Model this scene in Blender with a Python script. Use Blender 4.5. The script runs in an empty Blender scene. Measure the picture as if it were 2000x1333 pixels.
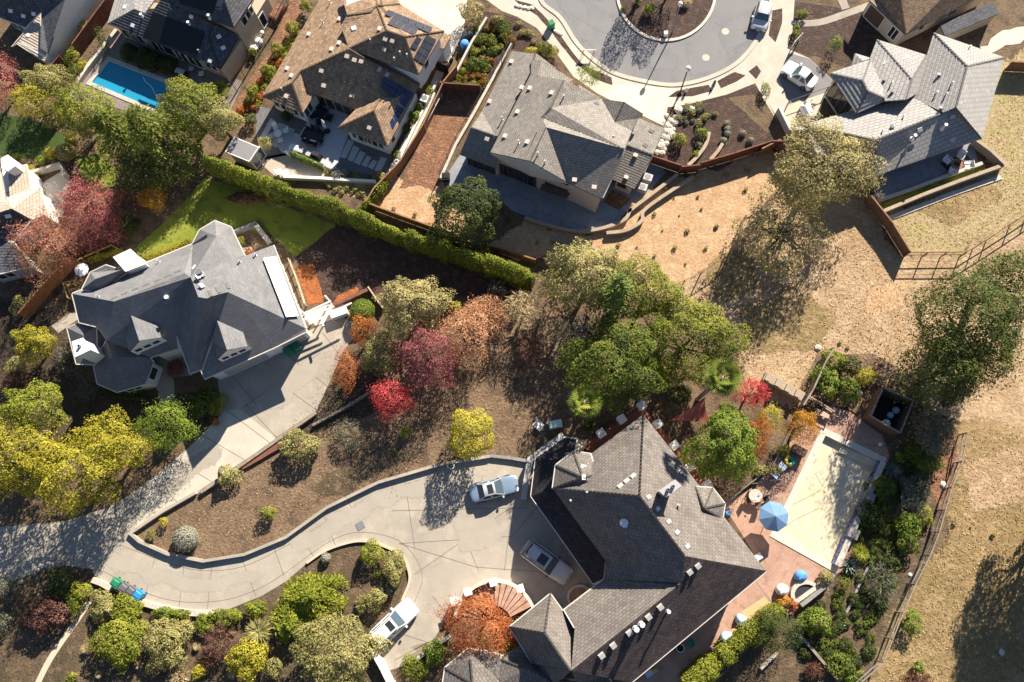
import bpy, math, random
import numpy as np
from mathutils import Vector, Matrix
from mathutils.geometry import tessellate_polygon
random.seed(7)
S = bpy.context.scene
COL = S.collection

# ------------------------------------------------------------------ camera
FPX, CAMH = 1556.0, 78.0                     # focal length in photo pixels, height above the ground
d = Vector((40.0, 383.0, FPX)).normalized()  # straight down, in camera axes (x right, y down, z forward)
ex = (Vector((1, 0, 0)) - d * d.x).normalized()
ey = (-d).cross(ex)
def c2w(c): return Vector((ex.dot(c), ey.dot(c), -d.dot(c)))
cam_d = bpy.data.cameras.new('camera'); cam = bpy.data.objects.new('camera', cam_d); COL.objects.link(cam)
R_, U_, B_ = c2w(Vector((1, 0, 0))), c2w(Vector((0, -1, 0))), c2w(Vector((0, 0, -1)))
cam.matrix_world = Matrix(((R_.x, U_.x, B_.x, 0), (R_.y, U_.y, B_.y, 0), (R_.z, U_.z, B_.z, CAMH), (0, 0, 0, 1)))
cam_d.sensor_width = 36.0; cam_d.lens = FPX / 2000 * 36; cam_d.clip_end = 2000
S.camera = cam

FR = {'s': (0, 0, 1), 'C': (500, 0, 4.165), 'D': (860, 90, 3.702), 'F': (1560, 40, 3.92), 'G': (120, 425, 3.702),
      'H': (1000, 780, 3.332), 'K': (850, 1030, 3.333), 'A': (0, 0, 7.407), 'B': (200, 0, 5.553), 'I': (0, 290, 4.7625),
      'P': (1380, 830, 4.761), 'Q': (1380, 1050, 5.333), 'R': (1540, 660, 5.553)}
for i, k in enumerate('abcdefghijkl'):
    FR[k] = ((0, 480, 980, 1480)[i % 4], (0, 430, 873)[i // 4], 2.898)
def W(fr, x, y, z=0.0):
    """the point at height z on the ray through a place of the survey grid fr"""
    o = FR[fr]; px, py = o[0] + x / o[2], o[1] + y / o[2]
    r = c2w(Vector((px - 1000.0, py - 666.5, FPX)))
    t = (z - CAMH) / r.z
    return Vector((r.x * t, r.y * t, z))
def ray(fr, x, y):
    o = FR[fr]; return c2w(Vector((o[0] + x / o[2] - 1000.0, o[1] + y / o[2] - 666.5, FPX)))
def mpp(fr, x, y):
    """metres per photo pixel on the ground there"""
    return (W(fr, x + 10, y) - W(fr, x, y)).length / 10 * FR[fr][2]

# ------------------------------------------------------------------ light
EL = math.radians(31)
sh = (W('s', 1000 - 45, 667 + 89) - W('s', 1000, 667)).normalized()
SUN = Vector((-sh.x * math.cos(EL), -sh.y * math.cos(EL), math.sin(EL)))
ld = bpy.data.lights.new('sun', 'SUN'); ld.energy = 5.0; ld.angle = math.radians(0.5); ld.color = (1.0, 0.905, 0.755)
lo = bpy.data.objects.new('sun', ld); COL.objects.link(lo); lo.location = (0, 0, 60)
lo.rotation_euler = (-SUN).to_track_quat('-Z', 'Y').to_euler()
w = bpy.data.worlds.new('World'); S.world = w; w.use_nodes = True
nt = w.node_tree; bg = nt.nodes['Background']; sky = nt.nodes.new('ShaderNodeTexSky')
sky.sky_type = 'NISHITA'; sky.sun_disc = False; sky.ozone_density = 3.0; sky.dust_density = .3; sky.sun_elevation = EL; sky.sun_rotation = math.atan2(SUN.x, SUN.y)
nt.links.new(sky.outputs[0], bg.inputs[0]); bg.inputs[1].default_value = 0.05
S.view_settings.view_transform = 'Standard'; S.view_settings.look = 'None'; S.view_settings.exposure = 1.3; S.view_settings.gamma = 1

# ------------------------------------------------------------------ materials
def sc(c): return (c[0], c[1], c[2], 1)
MATS = {}
def mat(name, col, col2=None, scale=1.0, rough=.85, bump=0.0, bscale=20.0, col3=None, fine=0.25, spec=.3, metal=0.0, cover=(.35, .65), bdist=.05, detail=6, uv=None, uvcol=.25, soft=False, ior=1.5):
    """procedural surface: two or three tones mixed by noise, fine grain, bump; uv = shingle pattern (width, height)"""
    m = bpy.data.materials.new(name); m.use_nodes = True; n = m.node_tree.nodes; L = m.node_tree.links
    b = n['Principled BSDF']; b.inputs['Roughness'].default_value = rough; b.inputs['Metallic'].default_value = metal
    b.inputs['Specular IOR Level'].default_value = spec; b.inputs['IOR'].default_value = ior
    tc = n.new('ShaderNodeTexCoord'); out = None
    def noise(s, det=detail, r=.6):
        t = n.new('ShaderNodeTexNoise'); t.inputs['Scale'].default_value = s; t.inputs['Detail'].default_value = det; t.inputs['Roughness'].default_value = r
        L.new(tc.outputs['Object'], t.inputs['Vector']); return t
    def mix(f, a, c, mode='MIX'):
        x = n.new('ShaderNodeMix'); x.data_type = 'RGBA'; x.blend_type = mode
        for sock, val in ((x.inputs[0], f), (x.inputs[6], a), (x.inputs[7], c)):
            if hasattr(val, 'is_output'): L.new(val, sock)
            elif isinstance(val, (int, float)): sock.default_value = val
            else: sock.default_value = sc(val)
        return x.outputs[2]
    def ramp(src, a, c):
        r = n.new('ShaderNodeMapRange'); r.inputs[1].default_value = a; r.inputs[2].default_value = c; L.new(src, r.inputs[0]); return r.outputs[0]
    out = n.new('ShaderNodeRGB').outputs[0]; out.default_value = sc(col)
    if col2 is not None: out = mix(ramp(noise(scale).outputs[0], *cover), out, col2)
    if col3 is not None: out = mix(ramp(noise(scale * 2.7).outputs[0], .5, .68), out, col3)
    if uv:
        um = n.new('ShaderNodeUVMap'); br = n.new('ShaderNodeTexBrick')
        br.inputs['Color1'].default_value = sc((1 - uvcol,) * 3); br.inputs['Color2'].default_value = sc((1 + uvcol,) * 3); br.inputs['Mortar'].default_value = sc((.45,) * 3)
        br.inputs['Scale'].default_value = 1; br.inputs['Mortar Size'].default_value = uv[1] * .07
        br.inputs['Brick Width'].default_value = uv[0]; br.inputs['Row Height'].default_value = uv[1]
        L.new(um.outputs[0], br.inputs['Vector']); out = mix(1.0, out, br.outputs[0], 'MULTIPLY')
    if fine:
        g = noise(bscale * .8, 3, .7)
        v = n.new('ShaderNodeMapRange'); v.inputs[1].default_value = .3; v.inputs[2].default_value = .7; v.inputs[3].default_value = 1 - fine; v.inputs[4].default_value = 1 + fine
        L.new(g.outputs[0], v.inputs[0]); cb = n.new('ShaderNodeCombineColor')
        for i in range(3): L.new(v.outputs[0], cb.inputs[i])
        out = mix(1.0, out, cb.outputs[0], 'MULTIPLY')
    L.new(out, b.inputs['Base Color'])
    if bump:
        bm = n.new('ShaderNodeBump'); bm.inputs['Strength'].default_value = bump; bm.inputs['Distance'].default_value = bdist
        L.new(noise(bscale, 4, .65).outputs[0], bm.inputs['Height']); L.new(bm.outputs[0], b.inputs['Normal'])
    if soft:
        at = n.new('ShaderNodeAttribute'); at.attribute_name = 'edge'; ns = noise(2.3, 6, .75); ad = n.new('ShaderNodeMath'); ad.operation = 'ADD'
        L.new(at.outputs['Fac'], ad.inputs[0]); L.new(ns.outputs[0], ad.inputs[1]); rr = ramp(ad.outputs[0], .995, 1.005)
        tp = n.new('ShaderNodeBsdfTransparent'); mx = n.new('ShaderNodeMixShader'); L.new(rr, mx.inputs[0]); L.new(tp.outputs[0], mx.inputs[1]); L.new(b.outputs[0], mx.inputs[2]); L.new(mx.outputs[0], n['Material Output'].inputs[0])
    MATS[name] = m; return m
def leafmat(name, a, b_, c, trans=.25):
    """foliage: three tones picked by leaf tint, a little light passing through"""
    m = bpy.data.materials.new(name); m.use_nodes = True; n = m.node_tree.nodes; L = m.node_tree.links
    b = n['Principled BSDF']; b.inputs['Roughness'].default_value = .65; b.inputs['Specular IOR Level'].default_value = .25
    at = n.new('ShaderNodeAttribute'); at.attribute_name = 'tint'
    r = n.new('ShaderNodeValToRGB'); r.color_ramp.elements[0].color = sc(a); r.color_ramp.elements[1].color = sc(c)
    e = r.color_ramp.elements.new(.5); e.color = sc(b_)
    L.new(at.outputs['Fac'], r.inputs[0]); L.new(r.outputs[0], b.inputs['Base Color'])
    tr = n.new('ShaderNodeBsdfTranslucent'); L.new(r.outputs[0], tr.inputs[0])
    mx = n.new('ShaderNodeMixShader'); mx.inputs[0].default_value = trans
    L.new(b.outputs[0], mx.inputs[1]); L.new(tr.outputs[0], mx.inputs[2]); L.new(mx.outputs[0], n['Material Output'].inputs[0])
    MATS[name] = m; return m
M = MATS

# ------------------------------------------------------------------ objects
def tag(o, label=None, cat=None, group=None, kind=None):
    if label: o['label'] = label
    if cat: o['category'] = cat
    if group: o['group'] = group
    if kind: o['kind'] = kind
    return o
def thing(name, label, cat, loc=(0, 0, 0), group=None):
    o = bpy.data.objects.new(name, None); COL.objects.link(o); o.location = loc; o.empty_display_size = .3
    return tag(o, label, cat, group)
def orig(p):
    v = Vector((0, 0, 0))
    while p is not None: v = v + Vector(p.location); p = p.parent
    return v
class MB:
    """collects shapes in world space; build() links them as one mesh object"""
    def __init__(s): s.v = []; s.f = []; s.m = []; s.uv = None
    def add(s, vs, fs, m=0):
        o = len(s.v); s.v += [tuple(p) for p in vs]; s.f += [tuple(i + o for i in f) for f in fs]; s.m += [m] * len(fs); return s
    def prism(s, poly, z0, z1, m=0, bottom=True):
        n = len(poly); a = sum(poly[i][0] * poly[(i + 1) % n][1] - poly[(i + 1) % n][0] * poly[i][1] for i in range(n))
        if a < 0: poly = poly[::-1]
        vs = [(p[0], p[1], z0) for p in poly] + [(p[0], p[1], z1) for p in poly]
        fs = [(i, (i + 1) % n, n + (i + 1) % n, n + i) for i in range(n)]
        tr = tessellate_polygon([[Vector((p[0], p[1], 0)) for p in poly]])
        for t in tr:
            A, B, C = (poly[i] for i in t)
            if (B[0] - A[0]) * (C[1] - A[1]) - (B[1] - A[1]) * (C[0] - A[0]) < 0: t = t[::-1]
            fs.append(tuple(n + i for i in t))
            if bottom: fs.append(tuple(t[::-1]))
        return s.add(vs, fs, m)
    def box(s, c, size, rz=0.0, m=0, top=1.0):
        """box standing on c; top < 1 draws the upper face in"""
        cx, sx = math.cos(rz), math.sin(rz); vs = []
        for z, k in ((0, 1), (size[2], top)):
            for x, y in ((-1, -1), (1, -1), (1, 1), (-1, 1)):
                X, Y = x * size[0] / 2 * k, y * size[1] / 2 * k
                vs.append((c[0] + X * cx - Y * sx, c[1] + X * sx + Y * cx, c[2] + z))
        return s.add(vs, [(3, 2, 1, 0), (4, 5, 6, 7), (0, 1, 5, 4), (1, 2, 6, 5), (2, 3, 7, 6), (3, 0, 4, 7)], m)
    def beam(s, p, q, w, h, m=0):
        p, q = Vector(p), Vector(q); t = (q - p).normalized(); side = t.cross(Vector((0, 0, 1)))
        side = side.normalized() if side.length > 1e-4 else Vector((1, 0, 0)); up = side.cross(t)
        vs = [e + side * (a * w / 2) + up * (b * h / 2) for e in (p, q) for a, b in ((-1, -1), (1, -1), (1, 1), (-1, 1))]
        return s.add(vs, [(0, 1, 2, 3), (7, 6, 5, 4), (0, 4, 5, 1), (1, 5, 6, 2), (2, 6, 7, 3), (3, 7, 4, 0)], m)
    def tube(s, p, q, r0, r1=None, n=8, m=0, caps=True):
        r1 = r0 if r1 is None else r1
        p, q = Vector(p), Vector(q); t = (q - p); t = t.normalized() if t.length > 1e-6 else Vector((0, 0, 1))
        a = t.cross(Vector((0, 0, 1))); a = a.normalized() if a.length > 1e-3 else Vector((1, 0, 0)); b = t.cross(a)
        vs = [e + (a * math.cos(2 * math.pi * i / n) + b * math.sin(2 * math.pi * i / n)) * r for e, r in ((p, r0), (q, r1)) for i in range(n)]
        fs = [(i, n + i, n + (i + 1) % n, (i + 1) % n) for i in range(n)]
        if caps: fs += [tuple(range(n)), tuple(range(2 * n - 1, n - 1, -1))]
        return s.add(vs, fs, m)
    def lathe(s, c, prof, n=16, m=0, sx=1.0, sy=1.0, rz=0.0):
        """prof: (radius, z) from the bottom up"""
        k = len(prof); vs = []; cr, sr = math.cos(rz), math.sin(rz)
        for r, z in prof:
            for i in range(n):
                x, y = r * sx * math.cos(2 * math.pi * i / n), r * sy * math.sin(2 * math.pi * i / n)
                vs.append((c[0] + x * cr - y * sr, c[1] + x * sr + y * cr, c[2] + z))
        fs = [(j * n + i, j * n + (i + 1) % n, (j + 1) * n + (i + 1) % n, (j + 1) * n + i) for j in range(k - 1) for i in range(n)]
        fs += [tuple(range(n))[::-1], tuple(range((k - 1) * n, k * n))]
        return s.add(vs, fs, m)
    def build(s, name, m, parent=None, smooth=False):
        me = bpy.data.meshes.new(name); o0 = orig(parent)
        me.from_pydata([(p[0] - o0.x, p[1] - o0.y, p[2] - o0.z) for p in s.v], [], s.f)
        for x in (m if isinstance(m, (list, tuple)) else [m]): me.materials.append(M[x] if isinstance(x, str) else x)
        if isinstance(m, (list, tuple)): me.polygons.foreach_set('material_index', s.m)
        if smooth: me.polygons.foreach_set('use_smooth', [True] * len(me.polygons))
        if s.uv:
            l = me.uv_layers.new(name='UVMap'); k = 0
            for i, f in enumerate(s.f):
                for c in s.uv[i]: l.data[k].uv = c; k += 1
        me.validate(); me.update()
        o = bpy.data.objects.new(name, me); COL.objects.link(o); o.parent = parent
        return o
def solo(mb, name, label, cat, m, loc=None, group=None, smooth=False):
    """a thing that is one mesh, its origin at loc"""
    loc = Vector(loc) if loc is not None else Vector((sum(p[0] for p in mb.v) / len(mb.v), sum(p[1] for p in mb.v) / len(mb.v), min(p[2] for p in mb.v)))
    mb.v = [(p[0] - loc.x, p[1] - loc.y, p[2] - loc.z) for p in mb.v]
    o = mb.build(name, m, None, smooth); o.location = loc
    return tag(o, label, cat, group)
def copy_tree(o, parent=None, loc=None):
    c = o.copy(); COL.objects.link(c); c.parent = parent
    if loc is not None: c.location = loc
    for ch in o.children: copy_tree(ch, c)
    return c
def spline(pts, closed=False, n=6):
    out = []; k = len(pts); pts = [Vector((p[0], p[1])) for p in pts]
    for i in range(k if closed else k - 1):
        p0, p1, p2, p3 = (pts[(i - 1) % k], pts[i], pts[(i + 1) % k], pts[(i + 2) % k]) if closed else (pts[max(i - 1, 0)], pts[i], pts[i + 1], pts[min(i + 2, k - 1)])
        for j in range(n):
            t = j / n; out.append(.5 * (2 * p1 + (p2 - p0) * t + (2 * p0 - 5 * p1 + 4 * p2 - p3) * t * t + (3 * p1 - 3 * p2 + p3 - p0) * t ** 3))
    if not closed: out.append(pts[-1])
    return out
def wpts(fr, pts, z=0.0): return [W(fr, p[0], p[1], z) for p in pts]
def flat2(pts): return [(p[0], p[1]) for p in pts]
def roughen(poly, amt, seg=.7):
    out = []; n = len(poly); rnd = random.Random(len(poly) * 31 + int(poly[0][0] * 7))
    for i in range(n):
        a, b = Vector(poly[i][:2]), Vector(poly[(i + 1) % n][:2]); L = (b - a).length; k = max(1, int(L / seg))
        nn = Vector((-(b - a).y, (b - a).x)).normalized() if L > 1e-6 else Vector((0, 0))
        for j in range(k): out.append(a.lerp(b, j / k) + nn * (rnd.uniform(-amt, amt) * min(1, L / 2)))
    return out
def area2(p): return sum(p[i][0] * p[(i + 1) % len(p)][1] - p[(i + 1) % len(p)][0] * p[i][1] for i in range(len(p)))
def sheet(name, poly, m, z, holes=(), parent=None, kind='structure'):
    loops = [[Vector((p[0], p[1], 0)) for p in poly]] + [[Vector((p[0], p[1], 0)) for p in h] for h in holes]
    flat = [p for l in loops for p in l]; fs = []
    for t in tessellate_polygon(loops):
        A, B, C = (flat[i] for i in t)
        fs.append(tuple(t) if (B.x - A.x) * (C.y - A.y) - (B.y - A.y) * (C.x - A.x) > 0 else tuple(t[::-1]))
    mb = MB(); mb.add([(p.x, p.y, z) for p in flat], fs)
    o = mb.build(name, m, parent)
    if parent is None: tag(o, kind=kind)
    return o
SOFTN = [0]
def soft_patch(name, fr, pts, m, layer, wd, rough=.5):
    """a natural patch of ground whose rim thins out: a fine grid that knows how far each corner lies from the rim"""
    SOFTN[0] += 1; layer = layer + (SOFTN[0] % 12) * .075
    poly = np.array([(p[0], p[1]) for p in roughen(flat2(wpts(fr, pts)), rough, 1.2)]); st = max(.3, wd / 2.5); lo, hi = poly.min(0) - wd, poly.max(0) + wd
    gx, gy = np.arange(lo[0], hi[0] + st, st), np.arange(lo[1], hi[1] + st, st); X, Y = np.meshgrid(gx, gy); Q = np.stack([X.ravel(), Y.ravel()], 1); A = poly; B = np.roll(poly, -1, 0)
    dist = np.full(len(Q), 1e9); ins = np.zeros(len(Q), bool)
    for a, b in zip(A, B):
        t = np.clip(((Q - a) @ (b - a)) / max(1e-9, (b - a) @ (b - a)), 0, 1); dist = np.minimum(dist, np.linalg.norm(Q - a - t[:, None] * (b - a), axis=1))
        if a[1] != b[1]: ins ^= ((a[1] > Q[:, 1]) != (b[1] > Q[:, 1])) & (Q[:, 0] < (b[0] - a[0]) * (Q[:, 1] - a[1]) / (b[1] - a[1]) + a[0])
    e = np.clip(np.where(ins, dist, -dist) / wd + .5, 0, 1); nx = len(gx); I = np.arange(len(Q)).reshape(X.shape); c = np.stack([I[:-1, :-1], I[:-1, 1:], I[1:, 1:], I[1:, :-1]], -1).reshape(-1, 4); c = c[e[c].max(1) > 0]
    u, inv = np.unique(c, return_inverse=True); me = bpy.data.meshes.new(name); me.from_pydata([(q[0], q[1], .004 * layer) for q in Q[u].tolist()], [], inv.reshape(-1, 4).tolist()); me.materials.append(M[m + '_soft'])
    at = me.attributes.new('edge', 'FLOAT', 'POINT'); at.data.foreach_set('value', e[u].astype(np.float32)); o = bpy.data.objects.new(name, me); COL.objects.link(o); return tag(o, kind='structure')
def patch(name, fr, pts, m, layer, rough=0.0, curve=False, holes=()):
    if curve: pts = spline(pts, True)
    poly = flat2(wpts(fr, pts))
    if rough: poly = roughen(poly, rough)
    return sheet(name, poly, m, .004 * layer, holes)
def offset(pts, dd, closed=False):
    """offset a polyline to its left by dd"""
    n = len(pts); out = []
    for i in range(n):
        a = Vector(pts[(i - 1) % n][:2]) if closed or i > 0 else None; b = Vector(pts[i][:2]); c = Vector(pts[(i + 1) % n][:2]) if closed or i < n - 1 else None
        d1 = (b - a).normalized() if a is not None and (b - a).length > 1e-6 else None; d2 = (c - b).normalized() if c is not None and (c - b).length > 1e-6 else None
        if d1 is None: d1 = d2
        if d2 is None: d2 = d1
        n1, n2 = Vector((-d1.y, d1.x)), Vector((-d2.y, d2.x)); k = (n1 + n2)
        k = k / max(.35, (1 + n1.dot(n2))) if k.length > .2 else n1
        out.append(b + k * dd)
    return out
def ribbon(mb, pts, wd, z0, z1, m=0, closed=False):
    """a wall or kerb of width wd along a polyline"""
    L, R = offset(pts, wd / 2, closed), offset(pts, -wd / 2, closed); n = len(pts)
    for i in range(n if closed else n - 1):
        j = (i + 1) % n
        vs = [(p[0], p[1], z) for z in (z0, z1) for p in (L[i], R[i], R[j], L[j])]
        fs = [(4, 5, 6, 7), (1, 2, 6, 5), (3, 0, 4, 7), (3, 2, 1, 0)]
        if not closed and i == 0: fs.append((0, 1, 5, 4))
        if not closed and i == n - 2: fs.append((2, 3, 7, 6))
        mb.add(vs, fs, m)
    return mb
def strip(name, fr, pts, wd, m, layer, curve=False, parent=None):
    """a flat band on the ground"""
    if curve: pts = spline(pts)
    p = wpts(fr, pts); L, R = offset(p, wd / 2), offset(p, -wd / 2); mb = MB(); z = .004 * layer
    for i in range(len(p) - 1): mb.add([(q[0], q[1], z) for q in (L[i], R[i], R[i + 1], L[i + 1])], [(0, 1, 2, 3)])
    o = mb.build(name, m, parent)
    if parent is None: tag(o, kind='structure')
    return o
# ------------------------------------------------------------------ surfaces
mat('soil', (.115, .075, .045), (.17, .115, .068), .35, bump=.8, bscale=5, col3=(.06, .045, .027), fine=.35, bdist=.12)
mat('straw', (.41, .285, .175), (.32, .21, .12), .22, bump=.9, bscale=3.2, col3=(.47, .345, .215), fine=.28, bdist=.14)
mat('pasture', (.28, .19, .095), (.2, .145, .06), .16, bump=.9, bscale=2.6, col3=(.35, .24, .125), fine=.33, bdist=.14)
mat('green_straw', (.38, .28, .16), (.3, .24, .115), .2, bump=.8, bscale=3, col3=(.3, .265, .1), fine=.28, bdist=.12)
mat('orange_slope', (.46, .3, .175), (.39, .24, .13), .35, bump=.8, bscale=4, col3=(.51, .36, .22), fine=.25, bdist=.09)
mat('red_bark', (.25, .125, .07), (.17, .082, .05), .6, bump=1.0, bscale=5, col3=(.33, .18, .1), fine=.45, bdist=.14)
mat('orange_bark', (.38, .125, .04), (.26, .085, .03), 1.2, bump=1.0, bscale=6, fine=.45, bdist=.12)
mat('dark_bark', (.075, .045, .034), (.045, .028, .022), .6, bump=1.0, bscale=6, col3=(.12, .07, .055), fine=.5, bdist=.12)
mat('brown_mulch', (.15, .097, .06), (.215, .145, .09), .3, bump=1.0, bscale=4.5, col3=(.09, .06, .04), fine=.4, bdist=.12)
mat('shade_soil', (.05, .036, .026), (.075, .055, .035), .5, bump=.8, bscale=5, col3=(.03, .025, .016), fine=.4, bdist=.1)  # dark soil tone with the beds' shade put into the colour
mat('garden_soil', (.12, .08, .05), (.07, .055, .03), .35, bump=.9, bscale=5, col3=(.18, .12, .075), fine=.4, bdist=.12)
mat('lawn', (.165, .2, .022), (.24, .255, .036), .3, bump=.7, bscale=9, col3=(.1, .14, .016), fine=.25, bdist=.08)
mat('dark_lawn', (.035, .06, .012), (.05, .08, .015), .5, bump=.7, bscale=9, fine=.3, bdist=.08)  # lawn copy with the trees' shade put into its colour
mat('asphalt', (.195, .19, .2), (.23, .224, .224), .12, rough=.95, bump=.15, bscale=14, col3=(.172, .168, .178), fine=.08)
mat('concrete', (.5, .455, .385), (.43, .39, .325), .25, bump=.12, bscale=10, col3=(.55, .5, .42), fine=.07)
mat('old_concrete', (.385, .34, .283), (.305, .27, .23), .22, bump=.15, bscale=10, col3=(.42, .37, .3), fine=.1)
mat('white_concrete', (.6, .55, .47), (.53, .48, .4), .3, fine=.06)
mat('tan_concrete', (.55, .47, .36), (.47, .4, .3), .4, fine=.08)
mat('joint', (.2, .17, .14), fine=.2)
mat('wet_stain', (.25, .2, .15), (.2, .16, .12), .6, fine=.1)
mat('pavers', (.2, .165, .155), (.255, .215, .2), 2.5, bump=.2, bscale=8, fine=.15)
mat('terracotta', (.36, .215, .16), (.43, .275, .21), .5, bump=.15, bscale=6, col3=(.3, .175, .13), fine=.12)
mat('sand_pavers', (.6, .39, .2), (.52, .33, .18), .5, fine=.08)
mat('blue_slate', (.22, .235, .265), (.28, .29, .31), .5, bump=.12, bscale=7, col3=(.18, .2, .23), fine=.1)
mat('pale_slab', (.5, .5, .51), (.44, .44, .45), .8, fine=.06)
mat('gravel', (.12, .115, .12), (.17, .165, .17), 3, bump=.7, bscale=12, fine=.35)
mat('decomposed_granite', (.46, .4, .32), (.4, .35, .28), .5, fine=.1)
mat('stone_pale', (.55, .5, .43), (.42, .38, .33), 2.5, bump=.4, bscale=8, fine=.15)
mat('stone_grey', (.3, .28, .27), (.2, .19, .18), 1.5, bump=.5, bscale=6, fine=.2)
mat('block_wall', (.4, .32, .24), (.32, .25, .19), 1.2, bump=.3, bscale=8, fine=.15)
mat('stucco_white', (.8, .79, .77), (.76, .75, .73), .6, fine=.04)
mat('stucco_tan', (.46, .38, .28), (.42, .35, .26), .6, fine=.05)
mat('stucco_cream', (.62, .53, .42), (.58, .49, .39), .6, fine=.05)
mat('stucco_blush', (.6, .5, .45), (.56, .47, .42), .6, fine=.05)
mat('stucco_grey', (.5, .49, .48), (.46, .45, .44), .6, fine=.05)
mat('trim_white', (.8, .79, .77), rough=.5, fine=.03)
mat('trim_grey', (.42, .4, .39), rough=.5, fine=.03)
mat('trim_brown', (.12, .08, .06), rough=.6, fine=.1)
mat('gutter_pale', (.6, .56, .5), rough=.5, fine=.03)
mat('shade_cap', (.3, .3, .32), fine=.1)
mat('glass_dark', (.03, .035, .04), rough=.08, fine=0, spec=.7)
mat('glass_blue', (.06, .09, .12), rough=.08, fine=0, spec=.8)
mat('tile_brown', (.33, .225, .152), (.265, .178, .118), .8, fine=.14, bscale=14, uv=(.3, .25), bump=.15, spec=.15, rough=.85, col3=(.36, .25, .17))
mat('tile_grey', (.27, .245, .22), (.225, .205, .184), .7, fine=.14, bscale=14, uv=(.3, .26), bump=.15, uvcol=.14, spec=.2, rough=.8, col3=(.3, .272, .245))
mat('tile_slate', (.105, .108, .122), (.078, .081, .094), 1.0, fine=.15, bscale=14, uv=(.35, .3), bump=.2, spec=.25, rough=.7)
mat('tile_pale', (.36, .345, .335), (.325, .31, .3), .6, fine=.06, bscale=14, uv=(.6, .42), uvcol=.06, spec=.2, rough=.8)
mat('shingle_slate', (.205, .203, .211), (.17, .168, .177), .3, fine=.12, bscale=12, uv=(.35, .16), uvcol=.1, bump=.12, spec=.15, rough=.8, col3=(.225, .222, .23))
mat('shingle_taupe', (.185, .163, .15), (.145, .128, .119), .4, fine=.14, bscale=12, uv=(.4, .3), uvcol=.14, bump=.1, spec=.15, rough=.8, col3=(.205, .182, .166))
mat('shingle_shaded', (.11, .085, .083), (.08, .063, .063), .5, fine=.2, bscale=12, uv=(.4, .3), uvcol=.22, bump=.25, spec=.1, rough=.9)  # darker copy of the taupe shingle, weak sun put into the colour
mat('tile_tan', (.5, .43, .35), (.45, .385, .31), .6, fine=.08, bscale=12, uv=(.4, .3), uvcol=.08)
mat('flat_grey_roof', (.27, .26, .27), (.24, .23, .24), 1.0, fine=.06)
mat('solar', (.03, .03, .045), (.045, .045, .06), 1.5, rough=.25, fine=.05, spec=.6)
mat('solar_shaded', (.012, .022, .075), (.018, .03, .09), 1.5, rough=.2, fine=.04, spec=.6)  # panel copy with shade and sky reflection put into the colour
mat('heater_black', (.012, .012, .015), (.018, .018, .022), 1.5, rough=.5, fine=.2)
mat('metal_pale', (.5, .48, .46), rough=.4, fine=.05, metal=.2)
mat('metal_white', (.8, .8, .8), rough=.4, fine=.02)
mat('metal_black', (.02, .02, .022), rough=.45, fine=.05)
mat('metal_grey', (.25, .25, .26), rough=.4, fine=.05, metal=.3)
mat('fence_red', (.2, .085, .055), (.14, .06, .04), 1.5, bump=.3, bscale=6, fine=.2)
mat('fence_brown', (.3, .17, .1), (.22, .12, .075), 1.5, bump=.3, bscale=6, fine=.2)
mat('fence_bright', (.45, .2, .09), (.34, .15, .07), 1.5, bump=.3, bscale=6, fine=.2)
mat('fence_grey', (.3, .25, .2), (.22, .18, .15), 1.5, bump=.3, bscale=6, fine=.2)
mat('wood_gold', (.5, .34, .1), (.4, .27, .08), 2, fine=.15)
mat('wood_pale', (.5, .38, .27), (.42, .31, .22), 2, fine=.15)
mat('deck_red', (.28, .1, .06), (.2, .075, .05), 1.5, fine=.2)
mat('bark', (.12, .085, .06), (.07, .05, .036), 4, bump=.6, bscale=14, fine=.3)
mat('bark_pale', (.38, .33, .28), (.27, .23, .19), 4, bump=.4, bscale=14, fine=.2)
mat('twig_tan', (.34, .23, .14), (.27, .17, .1), 4, fine=.2)
mat('pool_tile', (.45, .68, .74), (.4, .63, .7), 1, fine=.04)
mat('pool_plaster', (.6, .53, .385), (.52, .455, .32), .5, col3=(.64, .57, .43), fine=.05)
mat('blue_tile', (.03, .04, .17), (.3, .33, .48), 7, rough=.3, fine=.25, cover=(.5, .56))
mat('fabric_blue', (.16, .27, .44), (.13, .235, .4), 2, fine=.06)
mat('fabric_pale_blue', (.5, .58, .68), (.42, .51, .64), 2.5, fine=.06)
mat('fabric_bright_blue', (.1, .3, .66), (.08, .25, .58), 2, fine=.05)
mat('fabric_white', (.74, .74, .74), (.66, .66, .67), 2, fine=.04)
mat('fabric_red', (.38, .12, .09), (.33, .1, .08), 2, fine=.06)
mat('fabric_dark', (.03, .03, .036), fine=.15)
mat('rug_brown', (.07, .05, .045), (.1, .075, .065), 3, fine=.2)
mat('plastic_green', (.02, .2, .1), fine=.05, rough=.45)
mat('plastic_blue', (.03, .24, .55), fine=.05, rough=.45)
mat('plastic_grey', (.12, .12, .125), fine=.05, rough=.5)
mat('plastic_teal', (.02, .3, .22), fine=.05, rough=.4)
mat('plastic_mint', (.62, .74, .7), fine=.03, rough=.5)
mat('plastic_yellow', (.5, .4, .08), fine=.05, rough=.5)
mat('clay', (.32, .14, .08), fine=.1)
mat('lamp_glass', (.85, .83, .78), fine=0, rough=.3)
mat('rubber', (.015, .015, .016), fine=.1, rough=.8)
mat('chrome', (.55, .55, .57), fine=0, rough=.2, metal=.9)
mat('paint_white', (.8, .8, .8), fine=0, rough=.22, spec=.6)
mat('paint_silver', (.5, .505, .52), fine=0, rough=.3, spec=.6, metal=.1)
mat('paint_bluegrey', (.22, .3, .42), fine=0, rough=.25, spec=.6, metal=.3)
mat('paint_taupe', (.25, .24, .24), fine=0, rough=.3, spec=.6, metal=.3)
mat('lens_red', (.35, .01, .01), fine=0, rough=.2)
mat('net_black', (.025, .023, .022), fine=.3)
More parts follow.
